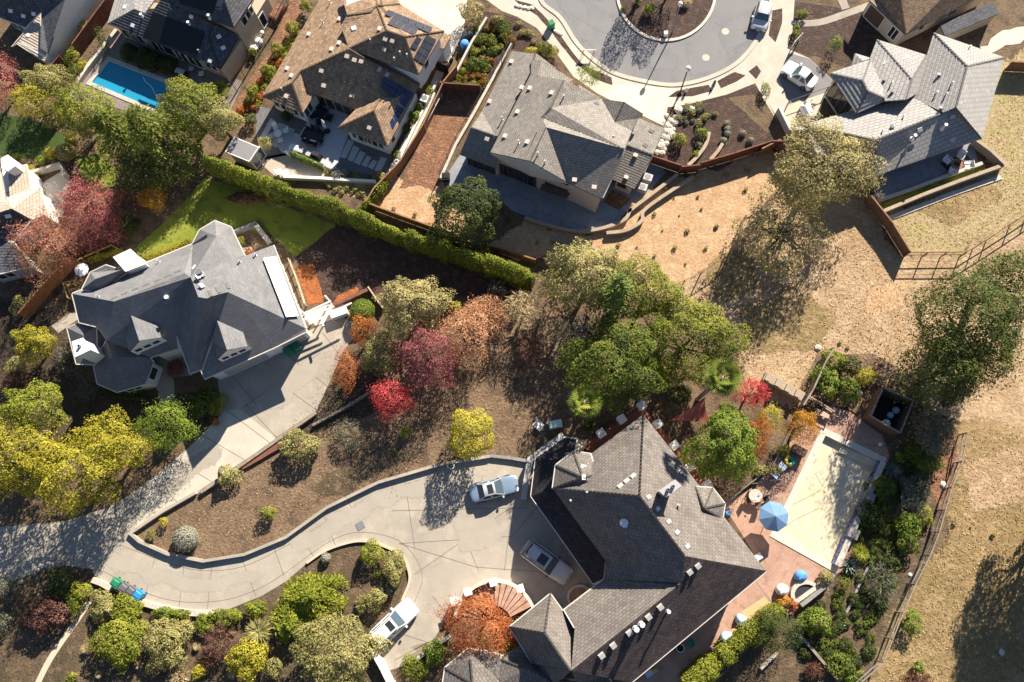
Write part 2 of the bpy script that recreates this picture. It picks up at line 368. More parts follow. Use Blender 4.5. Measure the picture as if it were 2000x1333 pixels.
mat('glazed_white', (.8, .8, .78), fine=0, rough=.3)
def water_mat():
    m = bpy.data.materials.new('pool_water'); m.use_nodes = True; n = m.node_tree.nodes; L = m.node_tree.links
    b = n['Principled BSDF']; b.inputs['Base Color'].default_value = (.03, .34, .56, 1); b.inputs['Roughness'].default_value = .06  # brighter base blue carries the sky's reflection
    b.inputs['Transmission Weight'].default_value = .25; b.inputs['IOR'].default_value = 1.33
    t = n.new('ShaderNodeTexNoise'); t.inputs['Scale'].default_value = 2.5; bm = n.new('ShaderNodeBump'); bm.inputs['Strength'].default_value = .25; bm.inputs['Distance'].default_value = .05
    L.new(t.outputs[0], bm.inputs['Height']); L.new(bm.outputs[0], b.inputs['Normal']); M['pool_water'] = m
water_mat()
# foliage
leafmat('l_oak', (0.044, 0.0765, 0.0108), (0.114, 0.149, 0.0198), (0.211, 0.234, 0.0315))
leafmat('l_cypress', (0.0345, 0.0578, 0.012), (0.092, 0.118, 0.022), (0.207, 0.205, 0.045))
leafmat('l_oak_yellow', (.08, .11, .012), (.19, .21, .025), (.32, .32, .04))
leafmat('l_dark', (0.026, 0.0442, 0.013), (0.065, 0.0884, 0.0195), (0.13, 0.15, 0.0286))
leafmat('l_conifer', (0.0433, 0.072, 0.0173), (0.119, 0.153, 0.0247), (0.276, 0.279, 0.0432))
leafmat('l_cedar', (0.0741, 0.117, 0.0273), (0.161, 0.211, 0.0468), (0.272, 0.316, 0.0702))
leafmat('l_hedge', (.085, .115, .01), (.18, .21, .018), (.32, .33, .035))
leafmat('l_gold', (.18, .17, .015), (.33, .295, .025), (.48, .41, .05))
leafmat('l_yellow', (.25, .24, .02), (.42, .37, .035), (.55, .48, .06))
leafmat('l_lime', (.12, .15, .015), (.24, .26, .03), (.36, .36, .05))
leafmat('l_pale', (.2, .19, .06), (.34, .31, .11), (.48, .43, .17))
leafmat('l_silver', (.22, .21, .17), (.36, .35, .28), (.5, .48, .38))
leafmat('l_grey', (0.078, 0.0845, 0.0585), (0.156, 0.163, 0.111), (0.26, 0.26, 0.169))
leafmat('l_olive', (0.16, 0.152, 0.0508), (0.319, 0.29, 0.102), (0.478, 0.435, 0.174))
leafmat('l_oak_pale', (0.203, 0.175, 0.0702), (0.372, 0.316, 0.133), (0.608, 0.516, 0.234))
leafmat('l_green', (0.078, 0.13, 0.013), (0.169, 0.234, 0.026), (0.286, 0.351, 0.052))
leafmat('l_red', (.32, .03, .03), (.6, .08, .085), (.8, .2, .17), .3)
leafmat('l_rose', (0.184, 0.042, 0.0473), (0.46, 0.137, 0.126), (0.713, 0.357, 0.252), .3)
leafmat('l_roseolive', (.13, .12, .03), (.46, .16, .12), (.66, .36, .25), .3)
leafmat('l_magenta', (0.117, 0.03, 0.036), (0.26, 0.072, 0.084), (0.494, 0.18, 0.168), .25)
leafmat('l_orange', (.25, .07, .015), (.44, .14, .03), (.6, .26, .06), .3)
leafmat('l_rust', (.26, .065, .025), (.44, .14, .05), (.58, .26, .1), .3)
leafmat('l_peach', (.38, .17, .09), (.58, .31, .17), (.7, .44, .26), .3)
leafmat('l_plum', (.07, .03, .025), (.17, .08, .06), (.28, .15, .1))
leafmat('l_goldred', (.3, .12, .01), (.48, .23, .02), (.6, .36, .04), .3)
leafmat('l_palm', (0.0756, 0.119, 0.018), (0.194, 0.238, 0.036), (0.367, 0.367, 0.084))
leafmat('l_agave', (.09, .13, .12), (.18, .24, .22), (.3, .36, .33))
leafmat('l_strawgrass', (.35, .27, .14), (.48, .37, .2), (.6, .48, .28), .2)
leafmat('l_redbed', (.14, .09, .015), (.26, .14, .025), (.3, .22, .04))

mat('garage_roof', (.055, .05, .054), (.04, .037, .04), .5, fine=.2, bscale=12, uv=(.4, .3), uvcol=.2, bump=.25, spec=.1, rough=.9)  # roof tone darkened, its shade is put into the colour
mat('stain', (.58, .46, .25), (.64, .54, .35), 1.5, fine=.05)
mat('straw_soft', (.41, .285, .175), (.32, .21, .12), .22, bump=.9, bscale=3.2, col3=(.47, .345, .215), fine=.28, bdist=.14, soft=True)
mat('pasture_soft', (.28, .19, .095), (.2, .145, .06), .16, bump=.9, bscale=2.6, col3=(.35, .24, .125), fine=.33, bdist=.14, soft=True)
mat('green_straw_soft', (.38, .28, .16), (.3, .24, .115), .2, bump=.8, bscale=3, col3=(.3, .265, .1), fine=.28, bdist=.12, soft=True)
mat('orange_slope_soft', (.46, .3, .175), (.39, .24, .13), .35, bump=.8, bscale=4, col3=(.51, .36, .22), fine=.25, bdist=.09, soft=True)
mat('red_bark_soft', (.25, .125, .07), (.17, .082, .05), .6, bump=1.0, bscale=5, col3=(.33, .18, .1), fine=.45, bdist=.14, soft=True)
mat('orange_bark_soft', (.38, .125, .04), (.26, .085, .03), 1.2, bump=1.0, bscale=6, fine=.45, bdist=.12, soft=True)
mat('dark_bark_soft', (.075, .045, .034), (.045, .028, .022), .6, bump=1.0, bscale=6, col3=(.12, .07, .055), fine=.5, bdist=.12, soft=True)
mat('brown_mulch_soft', (.15, .097, .06), (.215, .145, .09), .3, bump=1.0, bscale=4.5, col3=(.09, .06, .04), fine=.4, bdist=.12, soft=True)
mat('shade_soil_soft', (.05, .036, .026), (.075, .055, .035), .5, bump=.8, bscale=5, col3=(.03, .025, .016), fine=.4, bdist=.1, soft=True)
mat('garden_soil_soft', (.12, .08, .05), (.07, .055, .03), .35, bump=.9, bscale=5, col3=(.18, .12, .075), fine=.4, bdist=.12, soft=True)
mat('soil_soft', (.115, .075, .045), (.17, .115, .068), .35, bump=.8, bscale=5, col3=(.06, .045, .027), fine=.35, bdist=.12, soft=True)
mat('lawn_soft', (.165, .2, .022), (.24, .255, .036), .3, bump=.7, bscale=9, col3=(.1, .14, .016), fine=.25, bdist=.08, soft=True)
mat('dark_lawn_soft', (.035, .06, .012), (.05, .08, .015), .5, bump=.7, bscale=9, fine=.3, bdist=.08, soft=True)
mat('wear_soft', (.335, .298, .25), (.37, .33, .278), .6, fine=.1, soft=True)
mat('road_wear_soft', (.19, .186, .196), (.215, .211, .217), .5, fine=.1, soft=True)
mat('hill', (.16, .13, .06), (.06, .07, .025), .012, rough=1, fine=.2, spec=.05)  # surface of the added ridge ring
mat('paint_dark', (.06, .06, .065), fine=0, rough=.25, spec=.6)
mat('pale_patio', (.52, .53, .55), (.45, .46, .48), .4, bump=.1, bscale=7, fine=.07)
# ------------------------------------------------------------------ ground, roads, paving
POOL1 = flat2(wpts('a', [(618, 345), (988, 490), (898, 628), (520, 468)]))
POOL2 = flat2(wpts('P', [(1105, 100), (1590, 335), (1165, 1290), (668, 1012)]))
sheet('ground', [(-480, -480), (480, -480), (480, 480), (-480, 480)], 'soil', 0, [POOL1, POOL2])
SOFT = {'straw': 3.0, 'pasture': 4.0, 'green_straw': 3.0, 'orange_slope': 1.2, 'red_bark': .35, 'orange_bark': .3, 'dark_bark': .35, 'brown_mulch': .9, 'shade_soil': .9, 'garden_soil': .8, 'soil': .5, 'lawn': .45, 'dark_lawn': .5}
hb = MB(); nh = 96      # added ring of unseen ridges that holds back the low sky
for k in range(nh):
    a = k * 2 * math.pi / nh; h_ = 62 + 16 * math.sin(a * 3 + 1) + 10 * math.sin(a * 7) + 6 * math.sin(a * 13 + 2)
    for r_, z_ in ((280, -1), (330, h_ * .45), (385, h_), (450, h_ * .8)): hb.v.append((r_ * math.cos(a) * (1 + .03 * math.sin(a * 9)), r_ * math.sin(a) * (1 + .03 * math.sin(a * 9)), z_ + (3 * math.sin(a * 21 + r_) if z_ > 0 else 0)))
for k in range(nh):
    for j in range(3): hb.f.append((k * 4 + j, ((k + 1) % nh) * 4 + j, ((k + 1) % nh) * 4 + j + 1, k * 4 + j + 1)); hb.m.append(0)
tag(hb.build('added_ridges', 'hill', None, True), kind='structure')
def p_(name, pts, m, layer, rough=0.0, curve=False, fr='s', holes=()):
    if rough >= .1 and m in SOFT and not holes: return soft_patch(name, fr, pts, m, layer, SOFT[m], rough)
    return patch(name, fr, pts, m, layer, rough, curve, holes)
# natural ground
p_('field', [(1280, 585), (1425, 500), (1480, 420), (1560, 320), (1690, 380), (1765, 500), (1880, 480), (2010, 380), (2200, 300), (2200, 1040), (1900, 980), (1845, 870), (1790, 800), (1770, 735), (1690, 690), (1600, 690), (1570, 790), (1450, 760), (1420, 640)], 'straw', 1, 1.0)
p_('pasture', [(1865, 815), (2250, 860), (2250, 1500), (1660, 1500), (1690, 1310), (1760, 1200), (1835, 1040), (1865, 930)], 'pasture', 2, 1.0)
p_('hill_grass', [(1900, 280), (1950, 120), (2150, 40), (2200, 330), (2005, 430), (1882, 498), (1768, 497), (1715, 425), (1952, 340)], 'green_straw', 2, 1.0)
p_('bare_slope', [(728, 412), (770, 350), (850, 345), (862, 362), (960, 480), (1030, 420), (1120, 460), (1205, 438), (1245, 396), (1300, 345), (1350, 342), (1510, 290), (1545, 330), (1490, 400), (1420, 505), (1285, 580), (1200, 500), (1060, 514), (960, 488), (860, 445)], 'orange_slope', 3, .7)
p_('bark_slope', [(1120, 525), (1335, 530), (1230, 730), (1080, 1075), (980, 1045), (860, 1070)], 'red_bark', 4, .25, fr='b')
p_('mulch_slope', [(262, 1042), (385, 962), (640, 800), (700, 740), (880, 690), (1000, 585), (1110, 610), (1120, 800), (1030, 885), (960, 895), (860, 908), (690, 968), (560, 1050), (480, 1082), (400, 1092), (320, 1075)], 'brown_mulch', 1, .6)
p_('mulch_bed', [(575, 497), (655, 436), (1045, 545), (985, 605), (850, 565), (740, 570), (650, 592), (610, 590)], 'dark_bark', 2, .2)
p_('orange_mulch', [(285, 265), (385, 250), (445, 470), (355, 480)], 'orange_bark', 3, .12, fr='f')
p_('orange_mulch', [(490, 478), (520, 430), (640, 375), (640, 400), (590, 440)], 'orange_bark', 3, .12, fr='f')
p_('lawn', [(256, 490), (330, 425), (398, 350), (480, 368), (560, 405), (658, 438), (575, 505), (525, 458), (470, 450), (420, 440), (380, 475), (300, 505)], 'lawn', 3, .15)
p_('lawn', [(-40, 215), (60, 232), (130, 262), (150, 315), (60, 312), (-40, 300)], 'dark_lawn', 2, .15)
p_('lawn', [(152, 315), (190, 300), (228, 330), (222, 368), (170, 362)], 'lawn', 3, .15)
p_('front_bed', [(-40, 560), (130, 640), (150, 740), (300, 770), (430, 760), (425, 825), (330, 860), (100, 900), (-40, 1000)], 'shade_soil', 1, .2)  # house shadow over this yard is put into the soil colour
p_('garden_bed', [(-60, 1115), (180, 1112), (330, 1198), (560, 1140), (640, 1072), (700, 1055), (770, 1070), (802, 1120), (722, 1280), (760, 1345), (740, 1480), (-60, 1480)], 'garden_soil', 1, .15)
p_('garden_bed', [(1560, 1140), (1640, 1112), (1722, 900), (1780, 800), (1880, 825), (1865, 960), (1805, 1110), (1700, 1300), (1660, 1480), (1300, 1480), (1480, 1235)], 'garden_soil', 1, .2)  # dark soil stands in for the shade over this garden
p_('bare_soil', [(1830, 860), (1872, 850), (1862, 950), (1838, 1010), (1820, 960)], 'red_bark', 3, .15)
p_('front_bed', [(1305, 205), (1475, 165), (1520, 245), (1535, 285), (1420, 315), (1350, 332), (1262, 318), (1290, 240)], 'dark_bark', 2, .12)
p_('bare_soil', [(1420, 190), (1470, 185), (1520, 240), (1500, 262), (1470, 235)], 'soil', 3, .15)
p_('shrub_bed', [(880, 182), (905, 100), (945, 20), (1010, 36), (1062, 85), (1095, 140), (1050, 112), (1000, 95), (955, 180)], 'dark_bark', 2, .12)
p_('front_bed', [(1548, 5), (1700, 20), (1740, 90), (1660, 135), (1600, 112), (1552, 100)], 'dark_bark', 2, .12)
p_('bare_soil', [(1478, 185), (1520, 240), (1500, 200), (1560, 300), (1530, 290), (1470, 220)], 'soil', 4)
p_('bark_bed', [(575, -20), (612, -20), (560, 90), (480, 250), (440, 225), (520, 110)], 'red_bark', 2, .15)
p_('planting_bed', [(160, 165), (235, 50), (250, 55), (200, 110), (140, 200), (125, 195)], 'red_bark', 2, .1)
p_('bare_soil', [(660, 760), (740, 700), (760, 760), (740, 800), (600, 850), (560, 870)], 'shade_soil', 3, .3)  # slope's tree shade put into the soil colour
p_('bare_soil', [(1560, 770), (1600, 690), (1700, 690), (1790, 745), (1760, 800), (1640, 795)], 'brown_mulch', 3, .2)
for q, mm in (([(1440, 600), (1560, 560), (1640, 620), (1600, 680), (1470, 690)], 'pasture'), ([(1700, 560), (1780, 540), (1770, 600), (1690, 620)], 'orange_slope'), ([(1880, 900), (1990, 870), (2050, 960), (1900, 1000)], 'straw'), ([(1780, 400), (1900, 350), (1960, 380), (1860, 440)], 'pasture'), ([(1380, 520), (1470, 470), (1480, 560), (1400, 600)], 'pasture'), ([(600, 950), (760, 860), (820, 890), (660, 970)], 'garden_soil')):
    soft_patch('bare_patch', 's', q, mm, 5, 1.4 if mm != 'straw' else 1.8, .4)
# cul-de-sac
ROADE = spline([(1054, -60), (1056, 0), (1094, 35), (1125, 83), (1159, 117), (1204, 145), (1277, 163), (1325, 166), (1380, 154), (1429, 131), (1463, 100), (1487, 62), (1504, 20), (1508, -60)], False, 6)
p_('sidewalk', [(905, -60), (950, 0), (980, 22), (1010, 33), (1048, 55), (1073, 85), (1098, 120), (1120, 150), (1165, 182), (1200, 200), (1300, 240), (1304, 210), (1340, 205), (1420, 185), (1475, 163), (1492, 195), (1520, 240), (1545, 215), (1612, 185), (1626, 157), (1580, 114), (1537, 95), (1548, 60), (1552, 0), (1552, -60)], 'concrete', 3)
p_('driveway', [(1197, 165), (1320, 172), (1300, 205), (1293, 245), (1180, 190)], 'white_concrete', 5)  # same concrete as the walk, sun glare put into a whiter colour
p_('driveway', [(770, 5), (790, -60), (920, -60), (905, 65), (890, 85), (850, 65)], 'white_concrete', 4)  # glare of the sun put into a whiter concrete colour
p_('road', ROADE, 'asphalt', 7)
for pts in ([(1005, 0), (1040, 10), (1066, 35), (1087, 59), (1118, 103), (1139, 128), (1194, 152), (1196, 167), (1163, 155), (1128, 128), (1097, 90), (1077, 62), (1049, 31), (1015, 10)],
            [(1304, 190), (1322, 178), (1384, 166), (1391, 178), (1353, 188)], [(1401, 159), (1435, 141), (1456, 148), (1439, 160), (1408, 173)],
            [(1509, 21), (1528, 17), (1527, 45), (1515, 83), (1501, 69)], [(1462, 140), (1478, 128), (1486, 140), (1477, 155)]):
    p_('planter_strip', pts, 'dark_bark', 6, .03)
k = MB(); ribbon(k, wpts('s', ROADE), .45, 0, .09); tag(k.build('kerb', 'concrete'), kind='structure')
isl = [(1301 + 96 * math.cos(t), -16 + 96 * math.sin(t)) for t in [i * math.pi / 24 for i in range(48)]]
p_('road_island', isl, 'dark_bark', 9)
k = MB(); ribbon(k, wpts('s', isl), .3, 0, .16, closed=True); tag(k.build('kerb', 'white_concrete'), kind='structure')
p_('driveway', [(1520, 150), (1540, 104), (1580, 115), (1626, 158), (1611, 182), (1542, 204)], 'asphalt', 5)
p_('path', [(1550, 202), (1612, 183), (1600, 222), (1575, 245), (1540, 265), (1520, 240)], 'tan_concrete', 4)
strip('path', 's', [(1550, 46), (1600, 44), (1650, 28), (1700, 10)], .8, 'old_concrete', 4, True)
strip('path', 's', [(1640, -10), (1652, 18)], .9, 'old_concrete', 5)
p_('sand_path', [(1915, 95), (1960, 62), (2100, 20), (2100, 70), (1990, 82), (1930, 105)], 'white_concrete', 4, .3)
# the long shared driveway
DW = [(-60, 1035), (130, 1018), (228, 985), (290, 940), (345, 895), (425, 825), (432, 800), (425, 740), (470, 725), (595, 650), (665, 618), (705, 640), (668, 690), (640, 755), (620, 800), (480, 895), (385, 965), (258, 1042), (275, 1058), (330, 1082), (400, 1096), (480, 1083), (560, 1050), (640, 992), (740, 943), (860, 908), (955, 893), (1050, 902), (1060, 960), (1190, 1120), (1130, 1195), (1040, 1185), (960, 1150), (880, 1195), (850, 1245), (790, 1300), (755, 1312), (735, 1270), (730, 1240), (780, 1180), (800, 1130), (785, 1088), (745, 1066), (700, 1058), (640, 1075), (600, 1100), (560, 1135), (510, 1165), (440, 1193), (350, 1200), (280, 1182), (190, 1138), (180, 1112), (110, 1102), (0, 1145), (-60, 1160)]
dw = p_('driveway', DW, 'old_concrete', 3)
for q in ([(470, 800), (625, 690)], [(440, 800), (560, 890)], [(395, 850), (480, 900)], [(540, 745), (630, 810)], [(480, 790), (545, 860)], [(455, 735), (500, 790)], [(555, 690), (640, 755)], [(630, 650), (668, 700)], [(345, 900), (420, 945)], [(300, 935), (350, 985)],
          [(80, 1005), (100, 1105)], [(120, 1020), (128, 1095)], [(160, 1010), (165, 1110)],
          [(305, 1080), (285, 1160)], [(360, 1100), (350, 1185)], [(415, 1096), (405, 1190)], [(470, 1085), (500, 1165)], [(535, 1070), (555, 1125)], [(575, 1035), (615, 1090)],
          [(678, 972), (702, 1030)], [(632, 1005), (655, 1065)], [(790, 935), (810, 1070)], [(850, 915), (935, 1115)], [(765, 998), (1030, 992)], [(780, 1062), (1000, 1048)], [(1000, 992), (985, 1115)], [(935, 985), (942, 930)],
          [(780, 1062), (930, 1108)], [(810, 1122), (1000, 990)], [(855, 1245), (770, 1290)], [(845, 1165), (880, 1210)], [(790, 1240), (850, 1260)], [(930, 1108), (1060, 1118)], [(1000, 1048), (1050, 990)]):
    strip('joint', 's', q, .06, 'joint', 5, parent=dw)
for q in ([(235, 1065), (330, 1100), (400, 1115), (480, 1105), (570, 1060), (650, 1012), (745, 963), (860, 925)], [(200, 1115), (290, 1160), (360, 1176), (440, 1172), (510, 1148), (570, 1110), (640, 1060), (700, 1040), (770, 1052), (808, 1085), (825, 1130), (808, 1180)]):
    strip('joint', 's', q, .05, 'joint', 5, True, parent=dw)
for pts in ([(640, 440), (690, 415), (710, 450), (660, 480)],): pass
p_('driveway_slab', [(262, 1034), (385, 960), (540, 858), (470, 800), (440, 802), (345, 900), (292, 942)], 'concrete', 4)
g = MB(); c = W('j', 648, 447); g.box((c.x, c.y, .004 * 5), (.75, .7, .03), .5); drain = solo(g, 'storm_drain', 'square steel storm drain grate set in the curved driveway', 'drain', 'metal_grey')
for q in ([(560, 1060), (650, 1005), (740, 960), (860, 930), (900, 950), (760, 985), (660, 1040), (580, 1085)], [(200, 1060), (300, 1110), (400, 1135), (500, 1115), (505, 1140), (400, 1160), (290, 1140), (190, 1090)], [(520, 760), (600, 700), (640, 720), (540, 800)], [(300, 950), (420, 870), (440, 890), (320, 980)], [(880, 1010), (960, 1000), (980, 1060), (900, 1080)], [(20, 1050), (150, 1035), (220, 1040), (160, 1080), (30, 1110)], [(830, 1120), (900, 1090), (930, 1130), (850, 1200)]):
    soft_patch('driveway_wear', 's', q, 'wear', 4.5, 1.4, .4)
for q in ([(1080, -20), (1180, 20), (1230, 110), (1190, 120), (1120, 60)], [(1400, 60), (1470, 20), (1480, 70), (1420, 110)], [(1260, 110), (1330, 108), (1320, 140), (1270, 138)]):
    soft_patch('road_wear', 's', q, 'road_wear', 8, 1.6, .4)
for q in ([(1100, 20), (1170, 60), (1205, 72)], [(1245, 95), (1238, 158)], [(1395, 45), (1440, 60), (1500, 40)], [(1340, 95), (1352, 160)], [(1130, -20), (1150, 30), (1140, 85)]):
    strip('road_seam', 's', q, .05, 'joint', 9, True)
p_('driveway_stain', [(905, 1185), (1030, 1120), (1050, 1170), (960, 1205)], 'wet_stain', 4, .1, fr='j')
p_('driveway_stain', [(935, 1130), (1130, 1070), (1080, 1180), (1000, 1190)], 'wet_stain', 5, .15, fr='j')
p_('path', [(875, 760), (1020, 735), (1090, 880), (985, 890), (990, 1035), (905, 1035), (870, 890)], 'old_concrete', 4, fr='e')
p_('path', [(290, 600), (440, 500), (445, 560), (330, 640)], 'old_concrete', 3, fr='e')
strip('path', 'i', [(505, 875), (440, 975), (330, 1130), (262, 1240), (200, 1370)], .55, 'tan_concrete', 3, True)
# patios
p_('patio', [(222, 62), (475, 160), (450, 218), (400, 222), (330, 240), (205, 205), (138, 198), (160, 150), (200, 100)], 'pavers', 3, holes=[POOL1])
p_('patio', [(385, 560), (570, 640), (590, 740), (505, 965), (240, 868), (350, 690)], 'pale_patio', 4, fr='b')
p_('patio', [(60, 905), (240, 862), (450, 962), (440, 1030), (180, 1012)], 'decomposed_granite', 3, fr='b')
p_('gravel_bed', [(50, 590), (352, 690), (238, 880), (100, 905), (60, 780)], 'gravel', 3, fr='b')
p_('gravel_bed', [(575, 775), (835, 880), (800, 1010), (500, 955)], 'gravel', 3, fr='b')
for q in ([(75, 790), (140, 670), (165, 685), (105, 800)], [(120, 810), (185, 695), (245, 715), (175, 840)], [(180, 830), (240, 720), (280, 735), (212, 872)], [(215, 868), (268, 750), (303, 762), (245, 872)],
          [(535, 890), (580, 790), (612, 805), (565, 900)], [(575, 905), (610, 825), (645, 840), (605, 920)], [(612, 920), (648, 855), (680, 868), (645, 935)], [(655, 935), (685, 880), (712, 893), (682, 948)], [(690, 945), (720, 905), (745, 915), (718, 962)], [(728, 965), (765, 888), (800, 900), (760, 978)]):
    patch('paving_slab', 'b', q, 'pale_slab', 5)
strip('path', 'b', [(1200, 200), (1095, 420), (1000, 640), (880, 870), (810, 1010)], .9, 'white_concrete', 3)
p_('planting_bed', [(430, 1035), (785, 1045), (690, 1135), (560, 1105)], 'orange_slope', 5, fr='b')
p_('patio', [(900, 300), (862, 358), (900, 370), (970, 385), (1000, 412), (1060, 435), (1140, 450), (1205, 438), (1235, 398), (1262, 380), (1300, 338), (1280, 310), (1100, 300)], 'blue_slate', 5)
for q in ([(420, 960), (330, 1090)], [(720, 1090), (690, 1190)], [(900, 1120), (870, 1240)], [(640, 1180), (1080, 1320)], [(440, 1080), (720, 1110)], [(1080, 1240), (1040, 1330)]):
    strip('joint', 'D', q, .06, 'joint', 7)
p_('planting_bed', [(1180, 1130), (1240, 1040), (1380, 1110), (1290, 1190)], 'red_bark', 6, fr='D')
p_('patio', [(1690, 385), (1698, 340), (1898, 268), (1912, 322), (1711, 399)], 'blue_slate', 4)
p_('lawn', [(680, 1165), (1262, 935), (1315, 968), (700, 1205)], 'lawn', 5, fr='d')
TERR = [(1412, 985), (1475, 950), (1520, 885), (1560, 850), (1612, 790), (1660, 805), (1722, 850), (1738, 890), (1650, 1112), (1600, 1140), (1545, 1200), (1480, 1235), (1340, 1345), (1220, 1350), (1490, 1110)]
p_('terrace', TERR, 'terracotta', 3, holes=[POOL2])
p_('terrace_step', [(365, 772), (600, 620), (712, 730), (450, 905)], 'sand_pavers', 5, fr='Q')
strip('joint', 'Q', [(510, 455), (715, 725)], .05, 'joint', 5); strip('joint', 'Q', [(715, 725), (400, 1000)], .05, 'joint', 7)
p_('lawn', [(880, 330), (905, 315), (935, 330), (915, 360)], 'lawn', 3)
strip('path', 's', [(1735, 1075), (1700, 1160), (1660, 1240), (1600, 1250)], .6, 'soil', 3, True)
strip('path', 's', [(1762, 985), (1735, 1060), (1712, 1110)], .7, 'red_bark', 4.4, True)

# swimming pools: real basins in the ground
def basin(name, label, quad, depth, wall_m, cop_m, cw, group=None):
    c = Vector((sum(p[0] for p in quad) / 4, sum(p[1] for p in quad) / 4, 0)); e = thing(name, label, 'pool', c)
    if area2(quad) < 0: quad = quad[::-1]
    fl = MB(); fl.add([(p[0], p[1], -depth) for p in quad], [(0, 1, 2, 3)])
    for i in range(4):
        a, b = quad[i], quad[(i + 1) % 4]; fl.add([(a[0], a[1], -depth), (b[0], b[1], -depth), (b[0], b[1], .02), (a[0], a[1], .02)], [(3, 2, 1, 0)])
    fl.build('basin', wall_m, e)
    o = offset(quad, -cw, True); cp = MB()
    for i in range(4):
        j = (i + 1) % 4; vs = [(p[0], p[1], z) for z in (.0, .07) for p in (quad[i], quad[j], o[j], o[i])]
        cp.add(vs, [(7, 6, 5, 4), (0, 1, 5, 4)[::1], (2, 3, 7, 6)])
    cp.build('coping', cop_m, e)
    return e, quad
e, q = basin('swimming_pool', 'blue water swimming pool with pale coping behind the dark panelled roof', POOL1, 1.3, 'pool_tile', 'stone_pale', .45)
wm = MB(); wm.add([(p[0], p[1], -.12) for p in q], [(0, 1, 2, 3)]); wm.build('water', 'pool_water', e)
hb = MB(); pts = [W('B', *p, z=-.1) for p in spline([(445, 840), (470, 890), (530, 940), (570, 1020), (600, 1080)])]
for a, b in zip(pts, pts[1:]): hb.tube(a, b, .04, n=5)
solo(hb, 'pool_hose', 'white floating cleaner hose snaking across the blue pool water', 'hose', 'metal_white')
e, q = basin('drained_pool', 'drained pool with bare cream plaster floor beside the blue parasol', POOL2, .38, 'pool_plaster', 'white_concrete', .62)
a = MB(); c = W('P', 1105, 610, -.37); a.lathe(c, [(.16, 0), (.14, .04)], 12); a.build('main_drain', 'metal_white', e)
s_ = patch('drain_stain', 'P', [(1110 + 62 * math.cos(t) * (.85 + .3 * random.random()), 605 + 58 * math.sin(t) * (.85 + .3 * random.random())) for t in [i * .251 for i in range(25)]], 'stain', 0); s_.location = (0, 0, -.376); s_['kind'] = 'structure'
st = MB(); st.prism(flat2(wpts('P', [(1265, 190), (1590, 335), (1560, 400), (1235, 250)])), -.376, -.18); st.build('pool_step', 'pool_plaster', e)
st = MB(); st.prism(flat2(wpts('P', [(1030, 960), (1250, 1050), (1170, 1285), (905, 1140)])), -.376, -.2); st.build('pool_step', 'pool_plaster', e)
ct = MB()
for q_ in ([(700, 745), (790, 745), (1080, 600)], [(740, 945), (830, 880), (1060, 770)], [(1010, 450), (1050, 520), (1085, 580)]):
    pp = [W('P', *x, z=-.36) for x in spline(q_)]
    for a, b in zip(pp, pp[1:]): ct.beam(a, b, .018, .008)
ct.build('crack', 'joint', e)
# the raised tiled wall on the pool's far side
A_, B_2 = Vector((POOL2[1][0], POOL2[1][1], 0)), Vector((POOL2[2][0], POOL2[2][1], 0))
tt = (B_2 - A_).normalized(); nn = Vector((-tt.y, tt.x, 0)) * (1 if Vector((-tt.y, tt.x, 0)).x > 0 else -1)
pw = thing('pool_wall', 'raised stone pool wall faced with a blue tile band', 'wall', A_)
b = MB(); b.prism(flat2([A_ + nn * .1, B_2 + nn * .1, B_2 + nn * .62, A_ + nn * .62]), 0, .55); b.build('cap_stone', 'stone_pale', pw)
b = MB(); b.add([A_ + nn * .09 + Vector((0, 0, .5)), B_2 + nn * .09 + Vector((0, 0, .5)), B_2 - nn * .08 + Vector((0, 0, -.02)), A_ - nn * .08 + Vector((0, 0, -.02))], [(0, 1, 2, 3)]); b.build('tile_band', 'blue_tile', pw)
for x, y in ((1520, 672), (1372, 1010)):
    b = MB(); c = W('P', x, y, .75); b.box((c.x, c.y, 0), (.95, .95, .75), math.atan2(tt.y, tt.x)); b.build('pier', 'stone_grey', pw)
